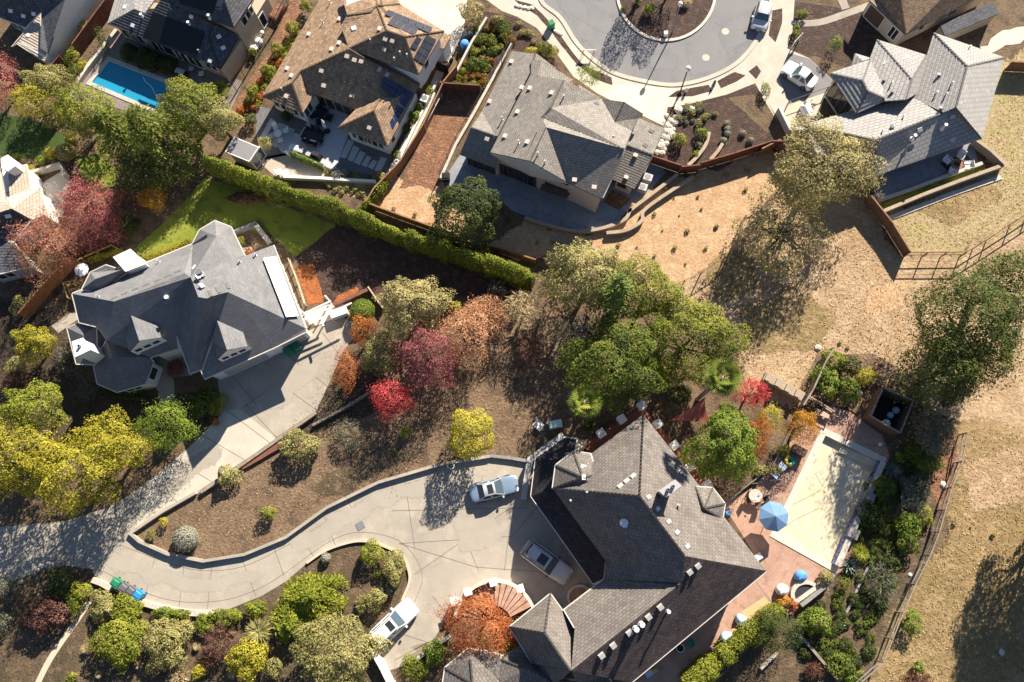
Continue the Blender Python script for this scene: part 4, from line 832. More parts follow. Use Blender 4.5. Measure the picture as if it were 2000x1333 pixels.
# H: the large taupe house
h = House('house', 'large taupe shingle roofed house with a big dark roof face and forecourt steps', 'H', (900, 900))
h.roof(dict(a=(855, 100, 5.2), b=(830, 630, 10.3), c=(1125, 1020), d=(1655, 1117, 5.2), e=(265, 580, 5.2), f=(285, 430, 5.2), g=(512, 357, 5.2), i=(612, 1057, 5.2), j=(600, 1172, 5.2), k=(1100, 1195), n=(385, 1768), o=(-262, 2080, 4.2), p=(700, 1900, 5.0)),
       ['abcd', 'ebckji', 'agfeb'], 'shingle_taupe', .3, .007, gut='gutter_pale', cap=.2, capm='shingle_shaded')
P = h.P3
h.roof(dict(a=(1125, 1020, P['c'].z), b=(1655, 1117, 5.2), c=(775, 1844, 5.2), d=(385, 1768), k=(1100, 1195)), ['abcdk'], 'shingle_shaded', .3, .03, gut='gutter_pale', cap=.2)
Q = h.P3
h.roof(dict(k=(1100, 1195, Q['k'].z), d=(385, 1768, Q['d'].z), e=(408, 1494), f=(338, 1373, 5.2), j=(600, 1172, 5.2)), ['kdefj'], 'shingle_taupe', .3, .007, gut='gutter_pale', cap=.2)
zd = Q['d'].z
h.roof(dict(a=(250, 1268, 5.0), b=(215, 1523, 8.2), c=(-15, 1483, 5.0), d=(385, 1768, zd), e=(410, 1494, 5.1), f=(132, 1718, 5.1)), ['aedb', 'abc', 'cbdf'], 'shingle_taupe', .3, .007, gut='gutter_pale', cap=.2)
h.roof(dict(a=(385, 1768, zd - .1), b=(132, 1718, 4.6), c=(50, 1605, 4.6), d=(-70, 1695, 4.6), e=(100, 1755, 5.8), f=(-80, 1850, 4.8), g=(280, 1860, 6.3)), ['bcde', 'abefg', 'edf'], 'shingle_taupe', .3, .007, cap=.2)
h.roof(dict(a=(-285, 1623, 4.6), b=(-75, 1668, 4.6), c=(-65, 1860, 4.7), d=(-255, 1850, 5.9), e=(-435, 1748, 4.6), f=(-450, 1850, 4.6), g=(-270, 1690, 5.6)), ['abcdg', 'agde', 'edf'], 'shingle_taupe', .3, .007, gut='gutter_pale', cap=.2)
h.roof(dict(a=(385, 1768, zd), b=(620, 1798, 5.3), c=(660, 1865, 5.0), d=(430, 1865, 7.0)), ['abcd'], 'shingle_taupe', .3, .007, gut='gutter_pale')
# corner bays and the low roof over the garages
h.roof(dict(f=(285, 430, 5.25), g=(400, 340, 5.25), i=(512, 357, 5.25), j=(550, 492, 6.2), k=(462, 508, 6.9), l=(265, 580, 5.25), m=(515, 562, 6.5)), ['fgk', 'gijk', 'fkl', 'lkm', 'kjm'], 'shingle_taupe', .3, .007, gut='gutter_pale', cap=.2)
h.roof(dict(a=(1195, 570, 5.6), b=(1305, 578, 5.25), c=(1385, 680, 5.25), d=(1370, 780, 5.25), e=(1200, 755, 6.0), f=(1252, 708, 6.8)), ['abf', 'bcf', 'cdf', 'edf', 'aef'], 'shingle_taupe', .3, .007, gut='gutter_pale', cap=.2)
h.roof(dict(a=(345, 250, 2.9), b=(428, 260, 3.0), c=(410, 345, 4.2), d=(285, 430, 4.2), e=(265, 580, 4.2), f=(612, 1057, 4.2), g=(600, 1172, 3.6), i=(530, 1203, 2.9), j=(125, 630, 2.9), k=(155, 385, 2.9)), ['abcdk', 'kdej', 'jefi', 'fgi'], 'garage_roof', .3, .013, gut='gutter_pale')
h.walls([(855, 100), (1655, 1117), (775, 1844), (385, 1768), (338, 1373), (600, 1172), (612, 1057), (265, 580), (285, 430), (512, 357)], 5.2, 'stucco_cream', .5); h.walls([(345, 250), (428, 260), (300, 430), (280, 590), (620, 1060), (600, 1150), (530, 1203), (125, 630), (155, 385)], 2.9, 'stucco_cream', .35)
h.walls([(250, 1268), (410, 1494), (385, 1768), (132, 1718), (-15, 1483)], 5, 'stucco_cream', .5); h.walls([(-285, 1623), (-75, 1668), (50, 1605), (132, 1718), (400, 1800), (700, 1860), (-450, 1860), (-435, 1748)], 4.6, 'stucco_cream', .45)
h.walls([(420, 262), (488, 265), (470, 325), (412, 330)], 2.6, 'stucco_cream', 0)
chimney(h, [(968, 598), (1060, 535), (1088, 562), (1000, 628)], 5, 11.2, 'stone_grey', 'trim_grey', pots=2)
for q in ([(690, 578), (728, 585)],): pass
h.vents([(708, 568), (750, 535), (793, 503)], 'metal_pale', (.55, .38, .2)); h.vents([(885, 640), (1015, 800), (1070, 870), (1137, 962), (945, 718)], 'metal_pale', (.34, .5, .18)); h.vents([(465, 440), (465, 508)], 'metal_white', (.5, .35, .08), 'skylight')
h.vents([(1205, 1080), (1152, 1120)], 'metal_pale', (.5, .36, .3)); h.vents([(1460, 513), (1383, 577), (1258, 680), (1153, 763), (1078, 828)], 'metal_pale', (.52, .4, .34), fr='K'); h.pipes([(1510, 545)], .9, .1, 'metal_white', 'K'); h.pipes([(1335, 625), (1298, 655)], 1.3, .14, 'metal_white', 'K'); h.pipes([(728, 805)], .3, .22, 'metal_white'); h.pipes([(1082, 690), (485, 605), (380, 660), (1095, 470)], .45, .07)
[h.window(0, (1580 - i * 130, 1180 + i * 107), 0, 1.8, 1.0, 2.3, cols=2) for i in range(5)]
[h.window(0, (1580 - i * 260, 1180 + i * 214), 0, 1.6, 3.4, 4.6, cols=2) for i in range(3)]
h.window(1, (340, 900), 0, 4.5, .1, 2.4, 'trim_white', 'trim_grey', 1, 'garage_door'); h.window(1, (220, 760), -1, 2.6, .1, 2.4, 'trim_white', 'trim_grey', 1, 'garage_door')

# B: the house by the blue pool
h = House('house', 'dark tile roofed tan house behind the blue pool with a black roof panel', 'B', (900, 350))
h.roof(dict(a=(55, 255, 2.9), b=(345, 103), c=(462, 142), d=(560, 100), e=(640, -10, 4.9), f=(1200, 265), g=(1150, 412), i=(1275, 747, 2.9), j=(1472, 388, 3.6)), ['abcdefgi', 'fjig'], 'tile_slate', .3, .04, cap=.18)
zb = h.P3['b'].z; zc_ = h.P3['c'].z
h.roof(dict(a=(55, 255, 2.9), b=(345, 103, zb), f=(325, -40, zb - .2), g=(150, -40, 2.9), c=(462, 142, zc_), d=(440, -40, zc_ - .4), k=(600, -40, 3.6)), ['abfg', 'bcdf', 'cdk'], 'tile_pale', .3, .04)  # sunlit faces of the dark roof, sunlight put into a paler tile
h.roof(dict(a=(620, -5, 5.6), b=(1425, 302, 5.6), c=(1318, -10, 6.9), d=(1650, -40, 5.6), e=(700, -200, 6.9)), ['abce', 'cbd'], 'tile_slate', .3, .05, cap=.2)
h.walls([(55, 255), (1275, 747), (1472, 388), (1200, 265), (640, -10), (150, -30)], 2.9, 'stucco_tan', .45); h.walls([(1472, 388), (1275, 747), (1430, 560), (1800, -40), (1650, -40)], 2.7, 'stucco_tan', .1); h.walls([(640, 0), (1425, 302), (1650, -40), (700, -40)], 5.5, 'stucco_tan', .4)
h.panels([(552, 130), (1112, 345), (1012, 622), (440, 385)], 1, 1, 'heater_black', 0, .08, name='solar_heater'); h.panels([(830, -10), (1252, -10), (1190, 150), (840, 40)], 1, 1, 'heater_black', 0, .1, name='solar_heater')
h.vents([(245, 78), (330, 278), (1262, 398), (1310, 520), (965, 185), (1168, 662)], 'metal_white', (.5, .4, .1)); h.pipes([(435, 185), (945, 270), (1165, 195)], .4, .1, 'metal_white'); h.pipes([(1050, 565), (745, 100)], .3)
for x, y in ((240, 385), (310, 415), (375, 440), (535, 500)): h.window(0, (x, y), 0, 1.25, .3, 2.3, cols=1)
h.window(0, (640, 545), 0, 3, .3, 2.3, cols=2); h.window(0, (840, 625), 0, 1.5, .1, 2.3, cols=1); h.window(0, (950, 665), 0, 2.8, .1, 2.3, cols=3, name='sliding_door'); h.window(0, (1170, 745), 0, 1.6, .9, 2.0, cols=2)
h.window(2, (1545, 190), 0, 1.6, 3.6, 4.7, cols=2); h.window(2, (1510, 240), .3, 1.0, 3.6, 4.7, cols=1); h.window(2, (1670, 20), 0, 1.4, 3.6, 4.7, cols=1); h.window(1, (1720, 210), 0, 1.0, .1, 2.1, cols=1, name='door')

# A: the corner house with the tall white gable wall
h = House('house', 'white walled house in the corner with a tall blank gable and dark tiles', 'A', (400, 300))
h.roof(dict(a=(-60, 225, 2.8), b=(370, 398, 2.8), c=(598, 170, 3.9), d=(948, -20, 4.9), e=(-60, -90, 4.9)), ['abcde'], 'tile_slate', .3, .05, gut='gutter_pale')
h.roof(dict(c=(598, 170, 3.9), d=(948, -20, 4.9), e=(690, 765, 2.8), f=(580, 700, 3.2)), ['cdef'], 'tile_slate', .3, .05)
h.roof(dict(a=(162, 672, 2.6), c=(597, 168, 3.2), f=(578, 702), g=(690, 770, 2.75), i=(648, 890, 2.4), j=(240, 625, 2.55)), ['cfgij', 'acj'], 'tile_tan', .3, .05, gut='gutter_pale', cap=.2)  # sunlit face of the dark roof, sunlight put into a tan tile
A2 = [W('A', 690, 765, 2.6), W('A', 948, -20, 5.4), W('A', 1060, -360, 6.9)]
g = MB(); off = Vector((.25, -.2, 0)); b0 = W('A', 770, 1000); b1 = W('A', 1700, -210)
g.add([b0, b1, W('A', 1090, -360, 6.2), A2[1], A2[0]], [(0, 1, 2, 3, 4)]); g.build('gable_wall', 'stucco_white', h.e)
h.walls([(0, 235), (370, 398), (240, 625), (648, 890), (690, 765), (948, -20), (0, -60)], 2.7, 'stucco_white', .3)
bu = (b1 - b0).normalized(); bn = Vector((-bu.y, bu.x, 0)); bn = bn if bn.x > 0 else -bn
def wall_pt(x, y):
    r = ray('A', x, y); C = Vector((0, 0, CAMH)); return C + r * ((b0 - C).dot(bn) / r.dot(bn))
for (x, y), w_, hh in (((1085, 375), 1.6, 1.5), ((985, 485), .8, .9), ((925, 585), 1.0, 1.4), ((720, 870), .8, .9)):
    c = wall_pt(x, y); o = MB(); zz = Vector((0, 0, hh / 2))
    for k_, (ww, hz, dep) in enumerate(((w_ + .24, hh + .24, .06), (w_, hh, .09))):
        pts = [c + bu * (i * ww / 2) + Vector((0, 0, j * hz / 2)) for i, j in ((-1, -1), (1, -1), (1, 1), (-1, 1))]
        mb = MB(); mb.add([p + bn * dep for p in pts] + [p - bn * .02 for p in pts], [(0, 1, 2, 3), (0, 4, 5, 1), (1, 5, 6, 2), (2, 6, 7, 3), (3, 7, 4, 0)])
        if k_ == 0: wf = mb.build('window', 'trim_white', h.e)
        else: mb.build('pane', 'glass_blue', wf)
    mb = MB(); mb.beam(c + bn * .1 - zz, c + bn * .1 + zz, .08, .06); mb.build('mullion', 'trim_white', wf)
for x, y in ((345, 790), (420, 835), (510, 880)): h.window(0, (x, y), 0, .9, .3, 2.1, cols=1)
for x, y in ((60, 330), (170, 380), (260, 420)): h.window(0, (x, y), 0, .9, .3, 2.1, cols=1)
h.vents([(155, 160), (340, 235)], 'metal_white', (.5, .4, .1)); h.vents([(410, 515), (490, 205)], 'metal_white', (.5, .4, .1))

# E: the tan house in the far corner
h = House('house', 'tan stucco house with a brown tiled roof beyond the pale ribbed roofs', 'd', (1000, 60))
h.roof(dict(a=(632, 2, 2.9), b=(838, 196, 2.9), c=(1045, 90, 2.9), d=(1360, -70, 2.9), e=(1200, -160, 5), f=(800, -60, 4.6), g=(632, -60, 2.9)), ['abfg', 'bcdef'], 'tile_brown', .3, .03, cap=.2)
h.walls([(632, -40), (632, 2), (838, 196), (1045, 90), (1360, -70), (900, -120)], 2.9, 'stucco_cream', .4)
h.window(0, (650, 70), 0, 2.3, .1, 2.3, 'trim_white', 'trim_brown', 1, 'garage_door'); h.window(0, (785, 175), 0, 1.1, .5, 2.2, cols=2); h.window(0, (935, 170), 0, .9, 1, 2, 'trim_white', cols=1); h.window(0, (1100, 75), 0, 1.2, 1, 2, 'trim_white', cols=2)
h.roof(dict(a=(1030, 140, 2.2), b=(1330, 15, 2.2), c=(1370, 75, 2.0), d=(1060, 205, 2.0)), ['abcd'], 'tile_slate', 0); h.walls([(1030, 140), (1330, 15), (1370, 75), (1060, 205)], 2.0, 'stucco_tan', .1)

# I: the cream house at the edge
h = House('house', 'cream roofed house at the edge beside the rose coloured trees', 'I', (150, 500))
h.roof(dict(a=(-150, 480, 4.6), b=(60, 465, 4.8), c=(378, 362, 3.0), d=(425, 610, 3.0), e=(290, 662, 3.2), f=(115, 562, 4.9), g=(-150, 640, 5.2)), ['bcdef', 'abfg'], 'tile_tan', .3, .04, gut='gutter_pale')
h.roof(dict(a=(75, 200, 3.4), b=(242, 150, 3.0), c=(288, 372, 3.0), d=(90, 455, 3.4), e=(-150, 250, 5.2), f=(5, 180, 4.2), g=(55, 465, 4.2), i=(-150, 520, 5.2)), ['abcd', 'efgi'], 'tile_tan', .3, .04, gut='gutter_pale')
h.roof(dict(f=(115, 564, 4.9), e=(292, 664, 3.2), a=(130, 868, 2.9), b=(-150, 760, 2.9), c=(-150, 625, 5.0)), ['feabc'], 'tile_slate', .3, .04, gut='gutter_pale')  # shaded faces of the cream roof, shade put into a darker tile
h.roof(dict(a=(-150, 780, 3.0), b=(140, 880, 3.0), c=(290, 1100, 2.7), d=(180, 1120, 2.7), e=(-150, 1200, 2.7)), ['abcde'], 'tile_slate', .3, .04, gut='gutter_pale')
h.walls([(-150, 400), (378, 362), (425, 610), (140, 870), (-150, 850)], 3, 'stucco_white', .35); h.walls([(0, 180), (242, 150), (288, 372), (-100, 460)], 3, 'stucco_white', .2); h.walls([(-150, 780), (140, 880), (290, 1100), (180, 1120), (-150, 1200)], 2.7, 'trim_grey', .25)
h.walls([(0, 90), (65, 55), (135, 160), (70, 210), (5, 180)], 4.6, 'stucco_white', 0); h.vents([(75, 630)], 'metal_white', (.6, .4, .12)); h.window(2, (65, 1190), 0, 1.8, .8, 2.0, cols=2)
p_('patio', [(385, 330), (610, 190), (650, 320), (580, 640), (440, 640), (420, 480)], 'white_concrete', 3, fr='I')
w_ = MB(); ribbon(w_, wpts('I', [(350, 345), (300, 275), (345, 250), (590, 175), (640, 290)]), .3, 0, .9); solo(w_, 'patio_wall', 'low white wall round the pale patio beside the rose coloured trees', 'wall', 'stone_pale')

# the garden shed
h = House('shed', 'small flat roofed garden shed behind the long hedge', 'a', (1370, 860), 'shed')
h.roof(dict(a=(1328, 775, 2.6), b=(1465, 832, 2.6), c=(1412, 912, 2.5), d=(1278, 858, 2.5)), ['abcd'], 'flat_grey_roof', 0, gut='trim_white', thick=.12); h.walls([(1328, 775), (1465, 832), (1412, 912), (1278, 858)], 2.5, 'trim_white', .12)
h.window(0, (1450, 900), 0, 1.9, .2, 2.2, cols=2, name='door', gm='glass_blue')
# ------------------------------------------------------------------ plants
RS = np.random.RandomState(11)
def unit(n, zmin=-1.0):
    z = RS.uniform(zmin, 1, n); t = RS.uniform(0, 2 * np.pi, n); r = np.sqrt(1 - z * z); return np.stack([r * np.cos(t), r * np.sin(t), z], 1)
def leaf_obj(name, P, N, size, tint, m, parent=None, aspect=.62, U=None):
    """one mesh of leaf blades at P facing N; U gives the blade's long axis"""
    n = len(P); N = N / np.maximum(1e-6, np.linalg.norm(N, axis=1, keepdims=True))
    if U is None: U = RS.normal(size=(n, 3))
    U = U - N * np.sum(U * N, 1, keepdims=True); U /= np.maximum(1e-6, np.linalg.norm(U, axis=1, keepdims=True)); V = np.cross(N, U)
    s = np.asarray(size).reshape(-1, 1) * np.ones((n, 1)); a = s * .5; b = s * .5 * aspect
    v = np.stack([P - U * a, P + V * b - U * a * .1, P + U * a, P - V * b - U * a * .1], 1).reshape(-1, 3)
    me = bpy.data.meshes.new(name); me.vertices.add(4 * n); me.vertices.foreach_set('co', v.astype(np.float32).ravel())
    me.loops.add(4 * n); me.loops.foreach_set('vertex_index', np.arange(4 * n, dtype=np.int32)); me.polygons.add(n)
    me.polygons.foreach_set('loop_start', np.arange(0, 4 * n, 4, dtype=np.int32)); me.polygons.foreach_set('loop_total', np.full(n, 4, dtype=np.int32))
    at = me.attributes.new('tint', 'FLOAT', 'POINT'); at.data.foreach_set('value', np.repeat(np.clip(tint, 0, 1), 4).astype(np.float32))
    me.materials.append(M[m]); me.update(); me.validate()
    o = bpy.data.objects.new(name, me); COL.objects.link(o); o.parent = parent; return o
def blobs_crown(rx, ry, rz, s, lai=3.4, blob=.36, nb=None, zmin=-.35, spiky=0.0):
    """a lumpy continuous crown: leaves on a shell whose radius swells over many bosses"""
    area = math.pi * rx * ry; n = int(lai * area * 1.35 / (.45 * s * s)); n = max(90, min(n, 36000))
    nb = nb or int(max(9, min(60, 12 + area * .9))); D = unit(nb, zmin); wd = RS.uniform(.8, 1.25, nb) * 1.9 / math.sqrt(nb) * (blob / .36); am = RS.uniform(.12, .46, nb); bt = RS.normal(0, .15, nb)
    d_ = unit(n, -.55); ang = 1 - d_ @ D.T; g = am * np.exp(-ang * 2 / (wd * wd)); k = np.argmax(g, 1); top = g[np.arange(n), k]
    lf = unit(6); lw = RS.uniform(-.17, .17, 6); low = 1 + ((d_ @ lf.T) ** 3 @ lw) + .09 * np.sin(np.arctan2(d_[:, 1], d_[:, 0]) * RS.randint(3, 6) + RS.uniform(0, 6))
    deep = RS.rand(n); r = low * (.68 + top) * np.where(deep < .72, RS.uniform(.93, 1.04, n), RS.uniform(.6, .95, n))
    keep = (top > .07) | (RS.rand(n) < .3); d_, k, r, top = d_[keep], k[keep], r[keep], top[keep]; n = len(d_)
    if spiky: r = np.where(RS.rand(n) < .22, r * RS.uniform(1.0, 1.0 + spiky, n), r)
    P = d_ * r[:, None] * np.array([[rx, ry, rz]]); N = d_ * .75 + (d_ - D[k]) * 1.1 + RS.normal(0, .42, (n, 3)); N[:, 2] += .3
    t = .45 + bt[k] + (top - .2) * .5 + RS.normal(0, .17, n); return P, N, RS.uniform(.7, 1.3, n) * s, t  # tint lighter on the bosses, darker between them
def trunk_mesh(base, top, r, rx, ry, rz, parent, m='bark', limbs=6):
    mb = MB(); rnd = random.Random(int(base.x * 13 + base.y * 7)); mid = base.lerp(top, .55) + Vector((rnd.uniform(-.2, .2), rnd.uniform(-.2, .2), 0))
    mb.tube(base - Vector((0, 0, .1)), mid, r * 1.15, r * .75, 9); mb.tube(mid, top, r * .75, r * .3, 8)
    for i in range(limbs):
        a = i * 2 * math.pi / limbs + rnd.uniform(-.4, .4); s_ = base.lerp(top, rnd.uniform(.35, .7)); e = top + Vector((math.cos(a) * rx * .55, math.sin(a) * ry * .55, rnd.uniform(-.4, .1) * rz))
        k = s_.lerp(e, .5) + Vector((0, 0, .25)); mb.tube(s_, k, r * .45, r * .3, 6); mb.tube(k, e, r * .3, r * .08, 6)
    return mb.build('trunk', m, parent, True)
def place(px, py, rx, ry, h, zc, fr='s'):
    """ground point and radii of a plant whose crown middle shows at (px, py)"""
    c = W(fr, px, py, zc); k = FR[fr][2]; m_ = mpp(fr, px, py) * (CAMH - zc) / CAMH
    return c, rx / k * m_ , ry / k * m_
def plant(name, label, cat, px, py, rx, ry, h, m, s=None, kind='round', group=None, lai=3.4, blob=.36, fr='s', trunk=None, tm='bark', base=0.0, rz=None, zmin=-.35, nb=None):
    small = h < 2.6
    RZ = rz or (h * .46 if not small else h * .5); zc = base + h - RZ
    c, RX, RY = place(px, py, rx, ry, h, zc, fr); g = Vector((c.x, c.y, base)); s = s or max(.12, min(.2, .09 + .028 * (RX + RY) / 2))
    if kind == 'round': P, N, sz, t = blobs_crown(RX, RY, RZ, s, lai, blob, nb, zmin); U = None; asp = .62
    elif kind == 'spiky': P, N, sz, t = blobs_crown(RX, RY, RZ, s, lai, blob, nb, zmin, .35); U = None; asp = .4
    elif kind == 'feather':
        nbr = int(26 + RX * RY * 3.0); Ps, Ns, Us, ts = [], [], [], []; hz = RZ * 2
        for i in range(nbr):
            az = RS.uniform(0, 2 * np.pi); q = (i + .5) / nbr; zf = 1 - q; L = (.16 + .84 * min(1, q * 1.5) ** .8) * RS.uniform(.7, 1.08); k = int(60 * (.5 + L) * lai / 3.4)
            u = RS.uniform(.08, 1, k) ** .7; dirx, diry = np.cos(az), np.sin(az); side = RS.normal(0, .1, k) * (.35 + u)
            x = (dirx * u * L - diry * side) * RX; y = (diry * u * L + dirx * side) * RY; z = RZ * (1.9 * zf - .9) * .95 + u * .25 * RZ * .4 - (u ** 2) * .38 * RZ + RS.normal(0, .05 * RZ, k)
            Ps.append(np.stack([x, y, z], 1)); nn = np.stack([RS.normal(0, .5, k), RS.normal(0, .5, k), np.ones(k)], 1); Ns.append(nn)
            Us.append(np.stack([dirx - diry * side * 5, diry + dirx * side * 5, -.4 * np.ones(k)], 1)); ts.append(.3 + .45 * u + RS.normal(0, .16, k) + RS.normal(0, .07))  # tint lightens towards the branch tips
        P, N, U, t = (np.concatenate(a) for a in (Ps, Ns, Us, ts)); sz = RS.uniform(.8, 1.4, len(P)) * s * 1.5; asp = .4
    elif kind == 'grass':
        n = int(260 * lai / 3.4); az = RS.uniform(0, 2 * np.pi, n); u = RS.uniform(.25, 1, n); P = np.stack([np.cos(az) * u * RX * .6, np.sin(az) * u * RY * .6, RZ * (.9 - u * u * .9)], 1)
        U = np.stack([np.cos(az), np.sin(az), .9 - 1.7 * u], 1); N = np.stack([-np.cos(az) * .3, -np.sin(az) * .3, np.ones(n)], 1) + RS.normal(0, .3, (n, 3)); t = RS.uniform(.1, .95, n); sz = np.full(n, (RX + RY) * .55); asp = .09
    elif kind == 'twigs':
        n = int(1500 * lai / 3.4 * max(.35, RX * RY / 6)); n = min(n, 7000); d_ = unit(n, -.1); u = RS.uniform(.25, 1.0, n) ** .6; P = d_ * u[:, None] * np.array([[RX, RY, RZ]]); U = d_ + RS.normal(0, .55, (n, 3)); N = RS.normal(size=(n, 3)); N[:, 2] += .6
        t = .5 + RS.normal(0, .25, n); sz = RS.uniform(.25, .7, n); asp = .11
    elif kind == 'ball': n = int(lai * math.pi * RX * RY * 2.2 / (.45 * s * s)); n = min(n, 6000); d_ = unit(n, -.5); P = d_ * RS.uniform(.86, 1.03, (n, 1)) * np.array([[RX, RY, RZ]]); N = d_ + RS.normal(0, .4, (n, 3)); U = None; t = RS.uniform(.1, .9, n); sz = RS.uniform(.7, 1.3, n) * s; asp = .62
    if small and not trunk:
        P = P.copy(); P[:, 2] = np.maximum(P[:, 2], -zc + base + .03); P[:, 2] += zc - base
        o = leaf_obj(name, P, N, sz, t, m, None, asp, U); o.location = g; return tag(o, label, cat, group)
    e = thing(name, label, cat, g, group); P = P + np.array([[0, 0, zc - base]]); P[:, 2] = np.maximum(P[:, 2], .05)
    leaf_obj('crown', P, N, sz, t, m, e, asp, U)
    trunk_mesh(g, Vector((g.x, g.y, base + h - RZ * (1.15 if kind != 'feather' else .3))), trunk or max(.07, .05 * (RX + RY) / 2 + .05), RX, RY, RZ, e, tm, 0 if kind == 'feather' else 6)
    return e
def palm(name, label, px, py, r, h, m='l_palm', fan=True, nf=26, fr='s'):
    c, R, _ = place(px, py, r, r, h, h - .3, fr); g = Vector((c.x, c.y, 0)); e = thing(name, label, 'palm', g)
    tr = MB(); n = max(2, int(h / .6))
    if h > 1.5:
        for i in range(n): tr.tube(g + Vector((0, 0, h * i / n)), g + Vector((0, 0, h * (i + 1) / n)), .2 - .05 * i / n + .03, .2 - .05 * (i + 1) / n, 9)
        tr.build('trunk', 'bark_pale', e)
    Ps, Us, Ns, sz, ts = [], [], [], [], []
    for i in range(nf):
        az = i * 2.4; el = 1.15 - 1.5 * ((i + .5) / nf); dv = Vector((math.cos(az) * math.cos(el), math.sin(az) * math.cos(el), math.sin(el))); sd = Vector((-math.sin(az), math.cos(az), 0)); up = sd.cross(dv) * -1; tn = RS.uniform(.25, .75)
        if fan:
            b0 = Vector((0, 0, h - .2)) + dv * R * .42
            for k in range(13):
                a = (k - 6) / 6 * 1.15; u_ = dv * math.cos(a) + sd * math.sin(a); L = R * .62 * (1 - .12 * abs(a)); dr = Vector((0, 0, -.18 * L)); Ps.append(b0 + u_ * L * .5 + dr * .5); Us.append(u_ * L + dr); Ns.append(up + sd * .3 * math.sin(a)); sz.append(L); ts.append(tn + RS.normal(0, .12))
            Ps.append(Vector((0, 0, h - .2)) + dv * R * .22); Us.append(dv); Ns.append(up); sz.append(R * .45); ts.append(.9)
        else:
            for k in range(2, 15):
                u = k / 15; p = Vector((0, 0, h - .2)) + dv * R * u + Vector((0, 0, -.35 * R * u * u))
                for sg in (-1, 1): uu = dv * .7 + sd * sg - Vector((0, 0, .25)); L = R * .34 * (1 - .5 * u); Ps.append(p + uu.normalized() * L * .45); Us.append(uu); Ns.append(up); sz.append(L); ts.append(tn + RS.normal(0, .12))
    leaf_obj('crown', np.array(Ps), np.array(Ns), np.array(sz), np.array(ts), m, e, .13 if fan else .16, np.array(Us)); return e
def agave(label, px, py, r, fr='s'):
    c, R, _ = place(px, py, r, r, .6, .3, fr); Ps, Us, Ns, sz, ts = [], [], [], [], []
    for i in range(34):
        az = i * 2.4; el = 1.25 - 1.1 * ((i + .5) / 34); dv = Vector((math.cos(az) * math.cos(el), math.sin(az) * math.cos(el), math.sin(el))); sd = Vector((-math.sin(az), math.cos(az), 0)); Ps.append(dv * R * .5 + Vector((0, 0, .08))); Us.append(dv); Ns.append(-sd.cross(dv)); sz.append(R * RS.uniform(.9, 1.1)); ts.append(RS.uniform(.2, .95))
    o = leaf_obj('agave', np.array(Ps), np.array(Ns), np.array(sz), np.array(ts), 'l_agave', None, .17, np.array(Us)); o.location = (c.x, c.y, 0); return tag(o, label, 'agave', 'blue agaves behind the drained pool')
def hedge(label, fr, pts, wd, h, m, s=.17, lai=3.6, group=None):
    p = [W(fr, x, y, h * .75) for x, y in spline(pts)]; L = [0]
    for a, b in zip(p, p[1:]): L.append(L[-1] + (b - a).length)
    n = int(lai * L[-1] * (wd + 1.2 * h) / (.45 * s * s) * .8); t = RS.uniform(0, L[-1], n); X = np.array([[q.x, q.y] for q in p]); x = np.interp(t, L, X[:, 0]); y = np.interp(t, L, X[:, 1])
    i = np.clip(np.searchsorted(L, t) - 1, 0, len(p) - 2); T = (X[i + 1] - X[i]); T /= np.linalg.norm(T, axis=1, keepdims=True); a = RS.uniform(-.35, np.pi + .35, n)
    ph = np.arange(int(L[-1] / .7) + 3); bump = RS.uniform(.62, 1.2, len(ph)); bt = RS.normal(0, .12, len(ph)); k = np.clip((t / .7 + RS.normal(0, .25, n)).astype(int), 0, len(ph) - 1); rr = bump[k] * RS.uniform(.8, 1.06, n)
    ox = np.cos(a) * wd / 2 * rr; z = h * .3 + np.clip(np.sin(a), -.3, 1) * h * .7 * rr; P = np.stack([x - T[:, 1] * ox, y + T[:, 0] * ox, np.maximum(z, .03)], 1)
    N = np.stack([-T[:, 1] * np.cos(a), T[:, 0] * np.cos(a), np.sin(a)], 1) + RS.normal(0, .5, (n, 3)); g = np.array([[p[0].x, p[0].y, 0]])
    e = thing('hedge', label, 'hedge', (p[0].x, p[0].y, 0), group); leaf_obj('foliage', P - g, N, RS.uniform(.7, 1.3, n) * s, .45 + bt[k] + RS.normal(0, .17, n), m, e)
    core = MB(); ribbon(core, [Vector((q.x, q.y)) for q in p], wd * .45, 0, h * .6); core.build('stems', 'bark', e); return e

# --- large trees
def tree(*a, **k): return plant(*a, **k)
T = 'tree'
tree('oak_tree', 'rounded dark green oak below the two storey grey house', T, 908, 415, 78, 68, 7.5, 'l_dark', lai=4)
tree('oak_tree', 'broad pale olive oak at the corner of the ribbed roof', T, 1598, 335, 112, 98, 9.5, 'l_oak_pale', lai=3.0, blob=.3, trunk=.4)
tree('oak_tree', 'shaded sparse oak stem cluster leaning below the pale olive oak', T, 1530, 448, 100, 92, 6.5, 'l_oak_pale', lai=1.4, blob=.3, trunk=.3)
tree('cypress_tree', 'broad dark green tree at the right edge of the dry field', T, 1895, 645, 92, 112, 12, 'l_cypress', kind='spiky', s=.25, lai=7, trunk=.45, blob=.46)
tree('cypress_tree', 'lower dark green tree leaning over the field fence', T, 1850, 725, 76, 74, 10.5, 'l_cypress', kind='spiky', s=.25, lai=5.5, blob=.44, trunk=.4)
tree('cypress_tree', 'dark green tree on the frame edge above the broad one', T, 1968, 555, 62, 66, 12, 'l_cypress', kind='spiky', s=.25, lai=5.5, blob=.44, trunk=.4)
tree('oak_tree', 'greyish olive oak at the end of the long hedge', T, 1148, 545, 100, 68, 8, 'l_olive', lai=3.6)
tree('oak_tree', 'yellow green oak beside the pale cedar and the dry slope', T, 1262, 578, 66, 60, 8, 'l_oak_yellow', lai=3.6)
tree('cedar_tree', 'pale blue green cedar with drooping fronds among the oaks', T, 1203, 572, 56, 64, 11, 'l_cedar', kind='feather', s=.2, lai=4)
